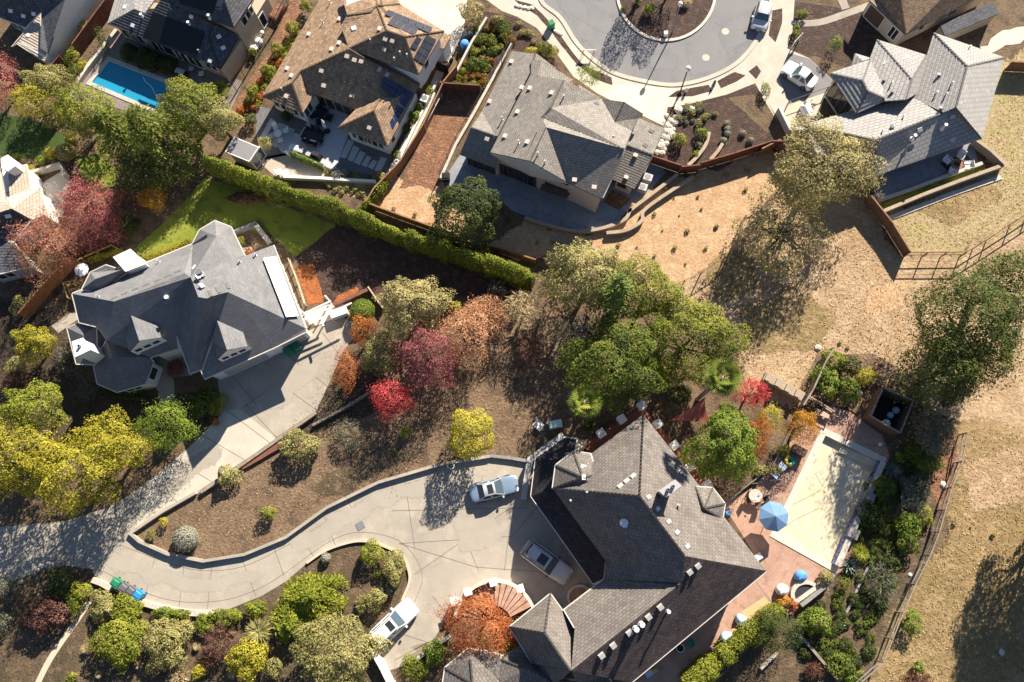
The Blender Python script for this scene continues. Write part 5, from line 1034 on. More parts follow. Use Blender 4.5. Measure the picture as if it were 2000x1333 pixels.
tree('oak_tree', 'large green oak above the palm and the roof tip', T, 1210, 712, 108, 88, 9.5, 'l_oak', lai=3.8, trunk=.35)
tree('oak_tree', 'large yellow green oak between the dry field and the red sail', T, 1342, 668, 104, 92, 9.5, 'l_oak_yellow', lai=3.8, trunk=.35)
palm('fan_palm', 'short bright fan palm at the foot of the green oak', 1143, 785, 38, 7)
palm('fan_palm', 'fan palm with long pale fronds beside the red shade sail', 1412, 738, 42, 11)
tree('evergreen_tree', 'dark evergreen in the middle of the clump below the blue pool', T, 300, 262, 72, 78, 11, 'l_conifer', kind='feather', s=.2, lai=4.2)
tree('evergreen_tree', 'dark evergreen on the left of the clump below the blue pool', T, 232, 258, 62, 68, 9.5, 'l_conifer', kind='feather', s=.2, lai=4.2)
tree('evergreen_tree', 'shaded low evergreen under the dark clump beside the lawn', T, 285, 325, 76, 52, 6, 'l_dark', kind='spiky')
tree('pepper_tree', 'yellow olive tree leaning over the pool corner', T, 368, 218, 64, 56, 8, 'l_oak_yellow', lai=3.6)
tree('pepper_tree', 'olive tree between the pool corner and the red bark bed', T, 428, 238, 46, 44, 6.5, 'l_olive', lai=3.6)
tree('maple_tree', 'lime green tree left of the dark evergreen clump', T, 165, 225, 62, 50, 6.5, 'l_lime', lai=3.6)
tree('maple_tree', 'pale yellow maple beside the shaded corner lawn', T, 62, 200, 36, 34, 5, 'l_yellow', kind='spiky')
tree('maple_tree', 'rose maple on the frame edge near the corner house', T, 0, 160, 24, 50, 5.5, 'l_rose', kind='spiky')
tree('olive_tree', 'olive coloured tree behind the pale yellow maple', T, 92, 160, 48, 30, 5, 'l_olive')
tree('maple_tree', 'deep pink maple beside the white patio', T, 168, 405, 58, 58, 7, 'l_rose', kind='spiky', lai=2.9)
tree('maple_tree', 'mixed rose and olive maple over the cream house edge', T, 92, 475, 66, 64, 7, 'l_roseolive', kind='spiky', lai=3)
tree('maple_tree', 'dim plum coloured maple in shade behind the deep pink one', T, 195, 445, 48, 45, 4.5, 'l_magenta', kind='spiky', lai=2)
tree('maple_tree', 'small orange and green maple under the evergreens', T, 298, 388, 28, 24, 3.5, 'l_goldred', kind='spiky')
tree('olive_tree', 'large grey olive tree above the magenta tree', T, 805, 605, 72, 66, 7.5, 'l_oak_pale', lai=4)
tree('olive_tree', 'dull olive tree wedged between the orange maple and grey olive', T, 745, 695, 42, 48, 4.5, 'l_olive')
tree('plum_tree', 'dark magenta plum tree in the central slope', T, 835, 700, 62, 62, 7, 'l_magenta', kind='spiky', lai=3.6)
tree('maple_tree', 'peach pink tree right of the magenta plum', T, 908, 655, 58, 60, 6, 'l_peach', kind='spiky', lai=2.6)
tree('bare_tree', 'leafless pinkish shrub tree above the peach tree', T, 950, 620, 50, 45, 4.5, 'l_peach', kind='twigs', lai=4)
tree('bare_tree', 'leafless tan twiggy tree near the hedge end', T, 1020, 608, 46, 42, 4.5, 'l_strawgrass', kind='twigs', lai=4)
tree('bare_tree', 'leafless white barked tree beside the green oak', T, 1128, 648, 38, 36, 4.5, 'l_silver', kind='twigs', lai=1.3, tm='bark_pale')
tree('bare_tree', 'leafless tan tree with pale branches left of the white barked one', T, 1088, 655, 34, 36, 4, 'l_strawgrass', kind='twigs', lai=1.7, tm='bark_pale')
tree('bare_tree', 'leafless reddish brush below the tan twiggy tree', T, 1040, 680, 32, 38, 3, 'l_plum', kind='twigs', lai=3)
tree('maple_tree', 'bright crimson pink little maple on the central slope', T, 765, 780, 40, 40, 5, 'l_red', kind='spiky', lai=3.6)
tree('maple_tree', 'orange red maple at the top of the driveway', T, 674, 725, 30, 38, 4, 'l_rust', kind='spiky', lai=2.8)
tree('maple_tree', 'orange maple with a green side by the clipped box bush', T, 710, 652, 28, 30, 4, 'l_orange', kind='spiky', lai=3.2)
tree('locust_tree', 'largest golden yellow tree overhanging the driveway fork', T, 150, 925, 102, 82, 10.5, 'l_gold', lai=3.6, blob=.27, trunk=.3)
tree('locust_tree', 'golden yellow tree above the driveway fork', T, 228, 868, 70, 62, 9, 'l_gold', lai=3.4, blob=.3)
tree('locust_tree', 'yellow green tree on the frame edge above the driveway', T, 22, 890, 72, 84, 9.5, 'l_gold', lai=3.4, blob=.3)
tree('locust_tree', 'small yellow green tree at the top of the golden clump', T, 70, 800, 62, 54, 8, 'l_lime', lai=3.4, blob=.3)
tree('willow_tree', 'light green feathery tree beside the porch of the slate house', T, 325, 830, 54, 48, 5.5, 'l_green', kind='spiky', lai=3.6)
tree('locust_tree', 'round yellow tree left of the slate house', T, 68, 672, 40, 40, 5, 'l_gold', lai=3.8, blob=.3)
tree('maple_tree', 'large orange red maple by the curved forecourt steps', T, 944, 1222, 68, 62, 6.2, 'l_rust', kind='spiky', lai=5)
tree('juniper_tree', 'spreading dark green juniper beside the forecourt bed', T, 612, 1165, 72, 58, 3.6, 'l_hedge', kind='feather', s=.17, lai=5)
tree('juniper_tree', 'lower juniper hanging down towards the olive tree', T, 570, 1215, 50, 50, 3.2, 'l_hedge', kind='feather', s=.17, lai=5)
tree('olive_tree', 'large round olive tree at the bottom beside the white car', T, 652, 1282, 88, 78, 6, 'l_olive', lai=4)
tree('camphor_tree', 'dense bright green round tree beside the terrace', T, 1412, 872, 76, 74, 7, 'l_green', lai=4)
tree('maple_tree', 'narrow orange and red maple behind the dense green tree', T, 1478, 848, 22, 44, 4.5, 'l_orange', kind='spiky', lai=3.4)
tree('maple_tree', 'gold and rust maple beside the pool corner', T, 1567, 832, 33, 34, 4.5, 'l_goldred', kind='spiky', lai=3.4)
tree('maple_tree', 'mustard coloured small tree above the terrace', T, 1500, 815, 26, 27, 3.5, 'l_yellow', kind='spiky', lai=2.8)
tree('maple_tree', 'coral red small maple beside the fan palm', T, 1466, 770, 38, 32, 4, 'l_red', kind='twigs', lai=5)
tree('yew_tree', 'dark spiky round yew at the end of the yellow hedge', T, 1512, 1235, 44, 44, 5, 'l_dark', kind='spiky', lai=4)
tree('olive_tree', 'grey green olive tree below the broad dark green tree', T, 1822, 848, 38, 48, 4.5, 'l_grey', lai=3.4)
for x, y, r, hh in ((2125, 985, 100, 12), (2160, 1075, 110, 13), (2118, 1150, 95, 11), (2240, 1000, 100, 13)):
    tree('oak_tree', 'tall oak beyond the edge of the lower pasture', T, x, y, r, r, hh, 'l_dark', lai=4.2, blob=.32, group='oaks beyond the pasture')

tree('locust_tree', 'round yellow tree at the edge of the curved driveway', T, 922, 850, 50, 48, 5.5, 'l_yellow', lai=3.6)
# --- hedges
hedge('long clipped bright green hedge between the lawn and the houses', 's', [(402, 312), (480, 343), (560, 374), (640, 398), (700, 424), (780, 456), (850, 478), (940, 507), (1042, 543)], 1.55, 4.0, 'l_hedge')
hedge('short hedge branch climbing to the red fence bend', 's', [(692, 420), (730, 385), (752, 352)], .9, 1.6, 'l_hedge')
hedge('yellow green hedge along the terrace of the taupe house', 's', [(1345, 1345), (1400, 1296), (1460, 1248), (1530, 1190)], 1.9, 2.6, 'l_lime')
hedge('low box hedge in the white planter of the slab patio', 'b', [(252, 862), (345, 905), (440, 945)], .55, .9, 'l_green', .11)
hedge('dark low hedge under the pool house windows', 'B', [(215, 520), (400, 590), (600, 660), (760, 690)], 2.0, 1.5, 'l_dark', .15)
hedge('golden grass border along the deck of the slate house', 'G', [(560, 310), (700, 260), (820, 215), (930, 165)], .9, .6, 'l_gold', .13)
hedge('golden vine border on the corner deck rail', 'G', [(190, 310), (300, 268), (440, 228)], .5, .8, 'l_gold', .12)

# --- shrubs: (label, x, y, rx, ry, height, tones, kind)
SH = [
 ('clipped square bright green bush beside the trellis', 708, 607, 24, 23, 1.9, 'l_green', 'ball'),
 ('small bright yellow bush right of the grey olive tree', 888, 600, 16, 12, 1.5, 'l_yellow', 'round'), ('grey green shrub in the shaded bark bed', 972, 560, 20, 22, 1.8, 'l_grey', 'round'),
 ('dark green shrub left of the grey one in the bark bed', 935, 590, 14, 12, 1.2, 'l_oak', 'round'), ('olive shrub beside the driveway timber edge', 585, 870, 42, 36, 2.2, 'l_olive', 'round'),
 ('silvery sage bush on the shaded slope below the driveway', 680, 850, 32, 34, 1.6, 'l_grey', 'twigs'), ('small spiky yellow green plant on the shaded slope', 792, 845, 13, 12, .9, 'l_lime', 'grass'),
 ('pale flowering shrub on the driveway edge', 440, 930, 25, 23, 1.6, 'l_pale', 'round'), ('silver dome shrub on the driveway island', 362, 1052, 25, 24, 1.5, 'l_silver', 'ball'),
 ('small yellow shrub at the tip of the driveway island', 320, 1020, 9, 11, .9, 'l_yellow', 'spiky'), ('thin brown shrub near the tip of the driveway island', 295, 1045, 8, 9, .8, 'l_olive', 'twigs'),
 ('small green bush alone on the island slope', 524, 1003, 17, 14, 1.4, 'l_lime', 'round'), ('dark green bush beside the walk of the slate house', 392, 785, 28, 34, 2.2, 'l_oak', 'round'),
 ('yellow green half of the bush by the garage corner', 422, 790, 22, 26, 1.7, 'l_lime', 'spiky'), ('orange ground shrub by the driveway corner', 418, 824, 10, 9, .7, 'l_orange', 'round'),
 ('pale green shrub below the round yellow tree', 32, 716, 22, 18, 1.5, 'l_pale', 'round'), ('grey conifer bush in the shade of the chimney', 130, 700, 34, 32, 2.2, 'l_grey', 'spiky'),
 ('dark spiky bush under the porch of the slate house', 172, 762, 22, 22, 1.5, 'l_grey', 'twigs'), ('rust coloured shrub on the left frame edge', 30, 745, 26, 22, 1.4, 'l_plum', 'twigs'),
 ('yellow tipped shrub in the shaded side yard', 34, 597, 14, 22, 1.5, 'l_olive', 'round'), ('low green shrubs in front of the porch', 250, 768, 50, 12, .9, 'l_dark', 'round'),
 ('small cypress shrub above the garage walk', 345, 720, 22, 20, 1.2, 'l_magenta', 'twigs'),
 ('small olive shrub in the forecourt bed top', 722, 1078, 25, 26, 1.9, 'l_lime', 'round'), ('tall yellow olive shrub on the rim of the forecourt bed', 772, 1112, 24, 40, 1.9, 'l_olive', 'round'),
 ('pale round shrub at the bottom of the forecourt bed', 735, 1172, 22, 22, 1.6, 'l_pale', 'round'), ('small silver shrub at the tip of the forecourt bed', 636, 1090, 10, 10, .8, 'l_silver', 'ball'),
 ('tiny green shrub in the middle of the forecourt bed', 737, 1123, 8, 9, .7, 'l_oak', 'round'), ('grey shrub in the shade of the forecourt bed', 755, 1150, 16, 16, .9, 'l_grey', 'twigs'), ('brown shrub beside the pale round one', 708, 1180, 14, 18, .9, 'l_olive', 'twigs'),
 ('yellow round shrub at the bottom edge', 482, 1288, 42, 40, 2.3, 'l_yellow', 'round'), ('pale lime shrub at the centre of the lower garden', 232, 1255, 54, 56, 2.4, 'l_lime', 'round'),
 ('broad olive shrub right of the pale lime one', 322, 1262, 50, 56, 2.2, 'l_olive', 'round'), ('plum coloured round shrub in the lower left garden', 90, 1202, 48, 38, 2.4, 'l_plum', 'round'),
 ('dusky purple shrub above the yellow round one', 432, 1250, 36, 34, 2.2, 'l_plum', 'twigs'), ('dark green shrub beside the stones', 122, 1138, 32, 30, 2.0, 'l_dark', 'round'),
 ('yellow green shrub below the dark one by the path', 150, 1160, 24, 36, 1.8, 'l_lime', 'round'), ('blue green spiky pine bush on the left edge', 8, 1155, 26, 26, 2.0, 'l_grey', 'spiky'),
 ('second blue green pine bush below on the left edge', 2, 1215, 16, 24, 1.8, 'l_grey', 'spiky'), ('pale yellow shrub behind the wheelie bins', 205, 1185, 34, 30, 1.6, 'l_pale', 'round'),
 ('golden green shrub below the blue bin', 250, 1190, 32, 28, 1.6, 'l_lime', 'round'), ('small green hedge shrub below the pale stone edging', 320, 1198, 24, 12, .9, 'l_green', 'round'), ('low green shrub under the stone edging', 350, 1200, 20, 12, .9, 'l_hedge', 'round'),
 ('straw coloured grass clump below the stone edging', 365, 1225, 20, 14, .8, 'l_strawgrass', 'grass'), ('bright green shrub left of the dusky purple one', 398, 1222, 22, 20, 1.3, 'l_hedge', 'round'),
 ('dark green shrub against the driveway curve', 445, 1205, 34, 18, 1.3, 'l_hedge', 'round'), ('bright green shrub at the juniper foot', 500, 1190, 26, 18, 1.3, 'l_hedge', 'round'), ('pale grass fountain left of the juniper', 508, 1232, 30, 28, 1.4, 'l_pale', 'grass'),
 ('yellow flowering shrub in the lower garden corner', 390, 1310, 16, 16, .9, 'l_yellow', 'round'), ('pale shrub right of the yellow round one', 535, 1300, 24, 22, 1.6, 'l_pale', 'round'),
 ('tiny lime bush by the pale garden path', 140, 1322, 14, 9, .7, 'l_lime', 'round'), ('brown dry shrub in the lower garden', 350, 1320, 24, 20, 1.0, 'l_strawgrass', 'twigs'), ('tan dry brush under the broad olive shrub', 412, 1285, 24, 22, 1.0, 'l_plum', 'twigs'),
 ('bright green fern shrub at the foot of the white wall', 812, 1312, 26, 26, 1.3, 'l_hedge', 'spiky'), ('yellow green shrub beside the forecourt wall', 800, 1290, 14, 12, 1.0, 'l_lime', 'round'),
 ('green shrub beneath the orange red maple', 848, 1275, 22, 26, 1.5, 'l_green', 'round'), ('low green shrub between maple and entry roof', 995, 1265, 20, 14, 1.2, 'l_hedge', 'round'),
 ('green bush under the coral red maple', 1418, 800, 18, 14, 1.6, 'l_green', 'round'), ('pale yellow groundcover bush beside the ring float', 1530, 880, 15, 13, .8, 'l_lime', 'round'), ('olive groundcover behind the lounger', 1500, 920, 28, 14, .9, 'l_olive', 'round'),
 ('golden leaved shrub at the lower spa rim', 1533, 1177, 15, 12, 1.2, 'l_goldred', 'round'), ('rust shrub beside the golden leaved one', 1548, 1180, 10, 14, 1.0, 'l_rust', 'round'), ('round clipped olive ball above the spa', 1613, 1128, 14, 14, 1.3, 'l_olive', 'ball'),
 ('small yellow green shrub right of the clipped ball', 1648, 1140, 13, 15, 1.0, 'l_lime', 'spiky'), ('green shrub below the spa', 1595, 1215, 34, 30, 2.0, 'l_green', 'round'),
 ('green rosette plant under the lower agave', 1678, 1080, 18, 20, 1.2, 'l_lime', 'grass'), ('dark shrub behind the raised pool wall', 1728, 950, 24, 24, 1.7, 'l_oak', 'round'), ('dark green creeping shrub between the two pool piers', 1708, 1010, 30, 32, 1.5, 'l_dark', 'round'),
 ('grey sage shrub in the middle of the right garden', 1785, 965, 30, 36, 1.8, 'l_grey', 'round'), ('bright green shrub near the field fence middle', 1775, 1020, 28, 26, 1.8, 'l_green', 'round'), ('lime tipped shrub against the field fence', 1808, 1010, 18, 18, 1.3, 'l_lime', 'round'),
 ('green shrub right of the garden track', 1772, 1060, 26, 26, 1.7, 'l_oak', 'round'), ('dark rounded shrub along the garden track', 1735, 1095, 22, 16, 1.1, 'l_dark', 'round'), ('large grey silver bush low in the right garden', 1722, 1140, 34, 44, 1.8, 'l_grey', 'twigs'),
 ('bright green bush growing through the field fence', 1780, 1215, 20, 24, 1.6, 'l_green', 'round'), ('small bright bush beside the lower fence bend', 1795, 1300, 12, 12, 1.0, 'l_green', 'round'), ('brown dry brush outside the lower fence', 1790, 1330, 34, 18, 1.0, 'l_plum', 'twigs'),
 ('pale green shrub at the bottom fence corner', 1668, 1322, 24, 14, 1.0, 'l_green', 'round'), ('dim green shrub above the bottom fence corner', 1640, 1300, 28, 24, 1.2, 'l_oak', 'round'), ('reddish brush at the bottom of the right garden', 1590, 1310, 20, 16, .9, 'l_plum', 'twigs'),
 ('green broadleaf shrub at the upper left of the lattice garden', 1627, 705, 28, 24, 1.9, 'l_oak_yellow', 'round'), ('large green bush in the lattice garden', 1618, 748, 32, 32, 2.2, 'l_green', 'round'), ('dark bush behind the large one in the lattice garden', 1655, 758, 26, 28, 2.0, 'l_oak', 'round'),
 ('bright lime bush in the lattice garden', 1688, 735, 24, 20, 1.8, 'l_yellow', 'round'), ('dark shrub at the back of the lattice garden', 1660, 715, 24, 18, 1.6, 'l_dark', 'round'), ('grey green bush outside the lattice garden', 1778, 768, 17, 16, 1.4, 'l_grey', 'round'),
 ('small green shrub at the black enclosure corner', 1722, 745, 10, 10, 1.0, 'l_grey', 'round'), ('small leafy bush under the edge of the broad dark tree', 1808, 790, 10, 14, 1.2, 'l_green', 'round'), ('green shrub below the grey green olive tree', 1790, 888, 30, 24, 1.8, 'l_oak', 'round'), ('leafy shrub beside the red soil strip', 1812, 905, 26, 22, 1.6, 'l_green', 'round'),
 ('dark bush in the shadow of the broad dark tree', 1850, 785, 14, 16, 1.2, 'l_dark', 'round'), ('yellow shrub low beside the pool equipment', 1758, 895, 14, 12, 1.0, 'l_lime', 'round'),
 ('clipped grey tree at the end of the white drive', 922, 25, 26, 26, 2.4, 'l_oak_pale', 'round'), ('green shrub beside the drive end wall', 972, 42, 14, 14, 1.2, 'l_olive', 'round'),
 ('bright lime bush at the front corner of the grey house', 1035, 100, 14, 8, 1.0, 'l_yellow', 'round'), ('lime bush beside the front walk of the grey house', 1082, 102, 12, 12, 1.3, 'l_lime', 'round'), ('dark green shrub between the two lime bushes', 1066, 96, 16, 15, 1.4, 'l_oak', 'round'),
 ('wispy green tree beside the driveway apron', 1148, 150, 26, 26, 2.4, 'l_green', 'twigs'), ('small yellow shrub in the dark front bed', 1328, 273, 14, 17, 1.4, 'l_lime', 'round'), ('rounded green shrub in the dark front bed', 1371, 263, 13, 13, 1.1, 'l_green', 'round'),
 ('blue green shrub by the curved block wall', 1366, 285, 8, 9, .7, 'l_grey', 'round'), ('tiny lime shrub by the curved block wall', 1358, 302, 8, 9, .7, 'l_lime', 'round'), ('leafy green sapling in the dark front yard', 1632, 88, 12, 16, 2.2, 'l_green', 'spiky'),
 ('yellow shrub beside the curved front path', 1566, 28, 13, 11, .9, 'l_lime', 'round'), ('yellow green shrub near the white sign frame', 1556, 60, 9, 13, 1.0, 'l_lime', 'round'), ('yellow green shrub at the foot of the driveway', 1496, 175, 11, 16, 1.2, 'l_lime', 'spiky'),
 ('yellow shrub on the round island', 1268, 20, 14, 12, 1.0, 'l_lime', 'grass'), ('green tuft on the round island', 1245, 3, 8, 6, .7, 'l_green', 'round'), ('tan grass tuft on the round island', 1340, 4, 14, 10, .8, 'l_strawgrass', 'grass'),
 ('small green shrub on the round island edge', 1218, 18, 6, 6, .5, 'l_green', 'round'), ('young pale bush in the slab patio', 520, 281, 15, 15, 1.6, 'l_pale', 'round'), ('silver shrub beside the low white patio wall', 662, 340, 17, 12, .9, 'l_silver', 'twigs'),
 ('yellow green shrub at the planter end', 640, 338, 8, 8, .7, 'l_lime', 'round'), ('tiny lime shrub in the gravel bed', 694, 345, 7, 8, .6, 'l_lime', 'spiky'), ('pale shrub at the white walkway end', 740, 345, 14, 12, .9, 'l_pale', 'round'), ('dark shrub under the patio wall of the brown house', 560, 228, 14, 12, .9, 'l_dark', 'round'),
 ('green shrub at the brown house corner', 772, 302, 10, 10, 1.0, 'l_oak', 'round'), ('green bush beside the air conditioner', 808, 228, 11, 13, 1.1, 'l_green', 'round'), ('bright bush by the narrow side walk', 838, 178, 9, 11, 1.1, 'l_lime', 'round'), ('small bush at the side walk middle', 822, 208, 8, 9, .8, 'l_oak', 'round'), ('leafy bush lower on the side walk', 793, 250, 8, 10, .9, 'l_oak', 'round'), ('dry shrub in the side walk planter', 862, 165, 7, 8, .7, 'l_pale', 'round'),
 ('dark green shrub at the shed corner', 488, 235, 15, 14, 1.2, 'l_dark', 'round'), ('small bush beside the brick steps', 492, 100, 10, 12, 1.1, 'l_lime', 'round'),
 ('yellow ball shrub beside the shaded lawn', 100, 300, 12, 12, 1.2, 'l_yellow', 'ball'), ('grey green ball shrub beside the shaded lawn', 128, 298, 20, 18, 1.6, 'l_olive', 'ball'), ('small yellow ball shrub under the lime tree', 138, 273, 10, 10, 1.0, 'l_yellow', 'ball'), ('flat olive ball shrub under the pale yellow maple', 98, 240, 14, 11, 1.2, 'l_olive', 'ball'),
 ('lime shrub cluster near the patio wall', 80, 315, 13, 11, .9, 'l_lime', 'round'), ('yellow shrub against the cream house', 60, 332, 10, 10, .9, 'l_gold', 'ball'), ('yellow ball against the patio wall', 70, 340, 8, 7, .8, 'l_yellow', 'ball'), ('dark ornamental grass clump by the shaded patio', 36, 308, 12, 9, .8, 'l_oak', 'grass'),
 ('yellow shrub beside the red neighbour fence', 140, 110, 14, 20, 1.6, 'l_lime', 'round'), ('olive shrub behind the red fence gap', 162, 55, 14, 14, 1.4, 'l_olive', 'round'), ('lime shrub at the fence foot near the pool', 158, 130, 12, 14, 1.2, 'l_gold', 'round'), ('rust shrub below the evergreen clump', 240, 380, 30, 22, 1.3, 'l_plum', 'twigs'), ('olive brush beside the neighbour fence', 250, 440, 26, 24, 1.4, 'l_dark', 'round'), ('reddish brush along the shaded fence', 180, 480, 34, 26, 1.2, 'l_plum', 'twigs'),
 ('orange shrub at the lawn frame of the slate house', 484, 492, 8, 6, .6, 'l_orange', 'round'), ('yellow green vine at the lawn frame', 470, 472, 12, 10, .9, 'l_lime', 'round'), ('fading flower border under the long hedge', 480, 385, 40, 14, .8, 'l_plum', 'round'), ('dim shrub under the long hedge', 545, 395, 20, 14, .9, 'l_olive', 'twigs'),
 ('dark shrub between the dark roof and the terrace pots', 1365, 985, 16, 12, 1.2, 'l_oak', 'round'), ('dim bush behind the raised deck', 1330, 770, 24, 20, 1.8, 'l_dark', 'round'), ('brown brush under the red shade sail', 1300, 740, 30, 18, 1.2, 'l_plum', 'twigs'), ('small lawn side bush at the deck', 1150, 830, 16, 10, .9, 'l_dark', 'round'),
 ('tall cypress shrub at the pool house corner', 195, 70, 8, 14, 2.4, 'l_dark', 'spiky'), ('tall cypress shrub beside the first one', 203, 84, 7, 13, 2.4, 'l_dark', 'spiky'), ('narrow cypress beside the lower fence end', 135, 148, 8, 15, 2.4, 'l_oak', 'spiky'), ('narrow cypress right of the lower one', 146, 140, 8, 14, 2.4, 'l_oak', 'spiky'),
]
for lb, x, y, rx, ry, hh, m_, kd in SH:
    nm = 'ornamental_grass' if kd == 'grass' else ('hedge_ball' if kd == 'ball' else 'shrub')
    plant(nm, lb, 'shrub' if nm != 'ornamental_grass' else 'grass clump', x, y, rx, ry, min(hh, 2.55), m_, kind=kd, s=.15 if rx < 26 else .19)
for (x, y), lb in zip(((597, 14), (570, 55), (541, 98), (521, 140), (492, 180)), ('topmost', 'second from the top', 'middle', 'fourth from the top', 'lowest')):
    plant('shrub', lb + ' of five light green shrubs in the red bark bed', 'shrub', x, y, 13, 15, 1.7, 'l_lime', s=.15, group='light green shrubs in the red bark bed')
agave('blue agave at the upper end of the raised pool wall', 1743, 918, 20); agave('blue agave at the lower end of the raised pool wall', 1660, 1105, 22)
palm('cycad', 'small bright cycad palm at the poolside fence', 432, 176, 22, 1.4, 'l_lime', False, 30)
# low shrubs in the sloping bed, three kinds
def inside(poly, x, y):
    r = False
    for i in range(len(poly)):
        (x1, y1), (x2, y2) = poly[i], poly[(i + 1) % len(poly)]
        if (y1 > y) != (y2 > y) and x < (x2 - x1) * (y - y1) / (y2 - y1) + x1: r = not r
    return r
def scatter(poly, n, mind, seed):
    rnd = random.Random(seed); out = []; xs, ys = [p[0] for p in poly], [p[1] for p in poly]
    for _ in range(n * 40):
        x, y = rnd.uniform(min(xs), max(xs)), rnd.uniform(min(ys), max(ys))
        if inside(poly, x, y) and all((x - a) ** 2 + (y - b) ** 2 > mind ** 2 for a, b in out): out.append((x, y))
        if len(out) >= n: break
    return out
def drift(poly, n, mind, seed, protos, group, z=0.0):
    """many like plants: one of each kind is built, the rest are copies"""
    made = {}
    for i, (x, y) in enumerate(scatter(poly, n, mind, seed)):
        nm, lb, cat, rx, hh, m_, kd = protos[i % len(protos)]; g = W('s', x, y)
        if lb in made: o = copy_tree(made[lb], None, (g.x, g.y, 0)); k = random.uniform(.75, 1.2); o.scale = (k, k, k); o.rotation_euler.z = random.uniform(0, 6)
        else: made[lb] = plant(nm, lb, cat, x, y, rx, rx, hh, m_, kind=kd, s=.13, group=group)
drift([(888, 176), (905, 105), (945, 40), (985, 40), (1010, 75), (960, 120), (940, 178)], 46, 9, 5, [('shrub', 'low dark green shrub in the sloping bed beside the white drive', 'shrub', 10, .7, 'l_oak', 'round'), ('shrub', 'low rust and green shrub in the sloping bed beside the white drive', 'shrub', 11, .6, 'l_redbed', 'round'), ('shrub', 'low yellow green shrub in the sloping bed beside the white drive', 'shrub', 9, .6, 'l_oak_yellow', 'round')], 'low shrubs in the sloping bed')
drift([(575, 60), (600, 20), (560, 110), (500, 215), (455, 235), (520, 140)], 26, 9, 8, [('shrub', 'low orange leaved plant in the red bark bed beside the iron fence', 'shrub', 9, .5, 'l_orange', 'round'), ('shrub', 'low yellow leaved plant in the red bark bed beside the iron fence', 'shrub', 9, .5, 'l_lime', 'round')], 'low plants in the red bark bed')
drift([(640, 365), (740, 368), (715, 388), (665, 378)], 16, 7, 4, [('shrub', 'tiny brown tuft in the orange planting triangle by the hedge', 'plant', 5, .35, 'l_olive', 'round')], 'tufts in the planting triangle')
drift([(1300, 225), (1360, 205), (1400, 225), (1380, 250), (1320, 245)], 14, 9, 3, [('shrub', 'small low green plant in the dark front bed', 'plant', 7, .5, 'l_olive', 'round'), ('shrub', 'small grey plant in the dark front bed', 'plant', 6, .4, 'l_grey', 'round')], 'small plants in the dark front bed')
drift([(1010, 45), (1040, 70), (1080, 120), (1060, 110), (1010, 60)], 8, 9, 3, [('shrub', 'low olive plant on the bank beside the sidewalk', 'plant', 8, .5, 'l_olive', 'round')], 'plants on the bank beside the sidewalk')
drift([(1700, 900), (1790, 900), (1760, 1080), (1700, 1290), (1560, 1310), (1560, 1230), (1650, 1120)], 70, 14, 12, [('shrub', 'low dark groundcover plant in the right garden', 'plant', 14, .5, 'l_dark', 'round'), ('shrub', 'low dull green groundcover plant in the right garden', 'plant', 12, .5, 'l_oak', 'round')], 'groundcover plants in the right garden')  # dark groundcover tones also stand in for the garden's shade
drift([(20, 1130), (160, 1240), (180, 1320), (520, 1330), (480, 1220), (300, 1215), (190, 1210)], 22, 24, 14, [('shrub', 'low dry tuft in the lower left garden', 'plant', 10, .5, 'l_strawgrass', 'grass')], 'dry tufts in the lower left garden')
o1 = None
for fr, pts in (('c', [(865, 1210), (975, 1125), (1005, 1222), (1130, 1185), (1215, 1285), (1050, 1310), (1380, 1075), (1110, 1115), (1268, 995), (1388, 968), (1108, 1010), (930, 1070)]), ('g', [(660, 145), (765, 155), (865, 205), (980, 158), (1155, 160), (1215, 40), (1040, 250), (890, 308), (910, 60), (505, 128), (755, 250), (200, 132), (240, 215), (335, 170)]), ('b', [(840, 1185), (960, 1215)]), ('s', [(1895, 1030), (1938, 1045), (1862, 1022), (1640, 670), (1655, 680)])):
    for x, y in pts:
        g = W(fr, x, y)
        if o1 is None: o1 = plant('shrub', 'small round seedling shrub alone on the bare dry slope', 'shrub', x, y, 3.8 * FR[fr][2], 3.8 * FR[fr][2], .4, 'l_olive', fr=fr, s=.13, group='seedling shrubs on the bare slope')
        else: o = copy_tree(o1, None, (g.x, g.y, 0)); k = random.uniform(.45, 1.35); o.scale = (k, k, k); o.rotation_euler.z = random.uniform(0, 6)
# loose straw standing on the dry ground and fallen leaves: nobody could count it
def litter(name, poly, n, m_, s, z, up=.5):
    pts = scatter_fast(poly, n); P = np.array([[*W('s', x, y)[:2], z + RS.uniform(0, s * .3)] for x, y in pts]); N = RS.normal(0, 1, (len(P), 3)); N[:, 2] += 1.2 - up
    o = leaf_obj(name, P, N, RS.uniform(.5, 1.4, len(P)) * s, RS.uniform(0, 1, len(P)), m_, None, .3); return tag(o, kind='stuff')
def scatter_fast(poly, n):
    rnd = random.Random(n); out = []; xs, ys = [p[0] for p in poly], [p[1] for p in poly]
    while len(out) < n:
        x, y = rnd.uniform(min(xs), max(xs)), rnd.uniform(min(ys), max(ys))
        if inside(poly, x, y): out.append((x, y))
    return out
litter('dry_grass', [(1280, 600), (1430, 500), (1560, 420), (1720, 440), (1780, 560), (1770, 740), (1600, 690), (1560, 770), (1430, 690)], 5000, 'l_strawgrass', .2, .03)
litter('pasture_grass', [(1885, 830), (2060, 860), (2060, 1380), (1700, 1380), (1770, 1230), (1850, 1040)], 6000, 'l_strawgrass', .2, .03)
litter('hill_grass_blades', [(1930, 280), (1960, 130), (2040, 60), (2040, 420), (1900, 480), (1770, 490), (1740, 430)], 3500, 'l_strawgrass', .2, .03)
litter('fallen_leaves', [(640, 760), (760, 740), (900, 740), (1000, 640), (1090, 660), (1060, 820), (940, 890), (700, 940), (480, 1060), (300, 1060), (480, 900)], 5000, 'l_strawgrass', .16, .02)
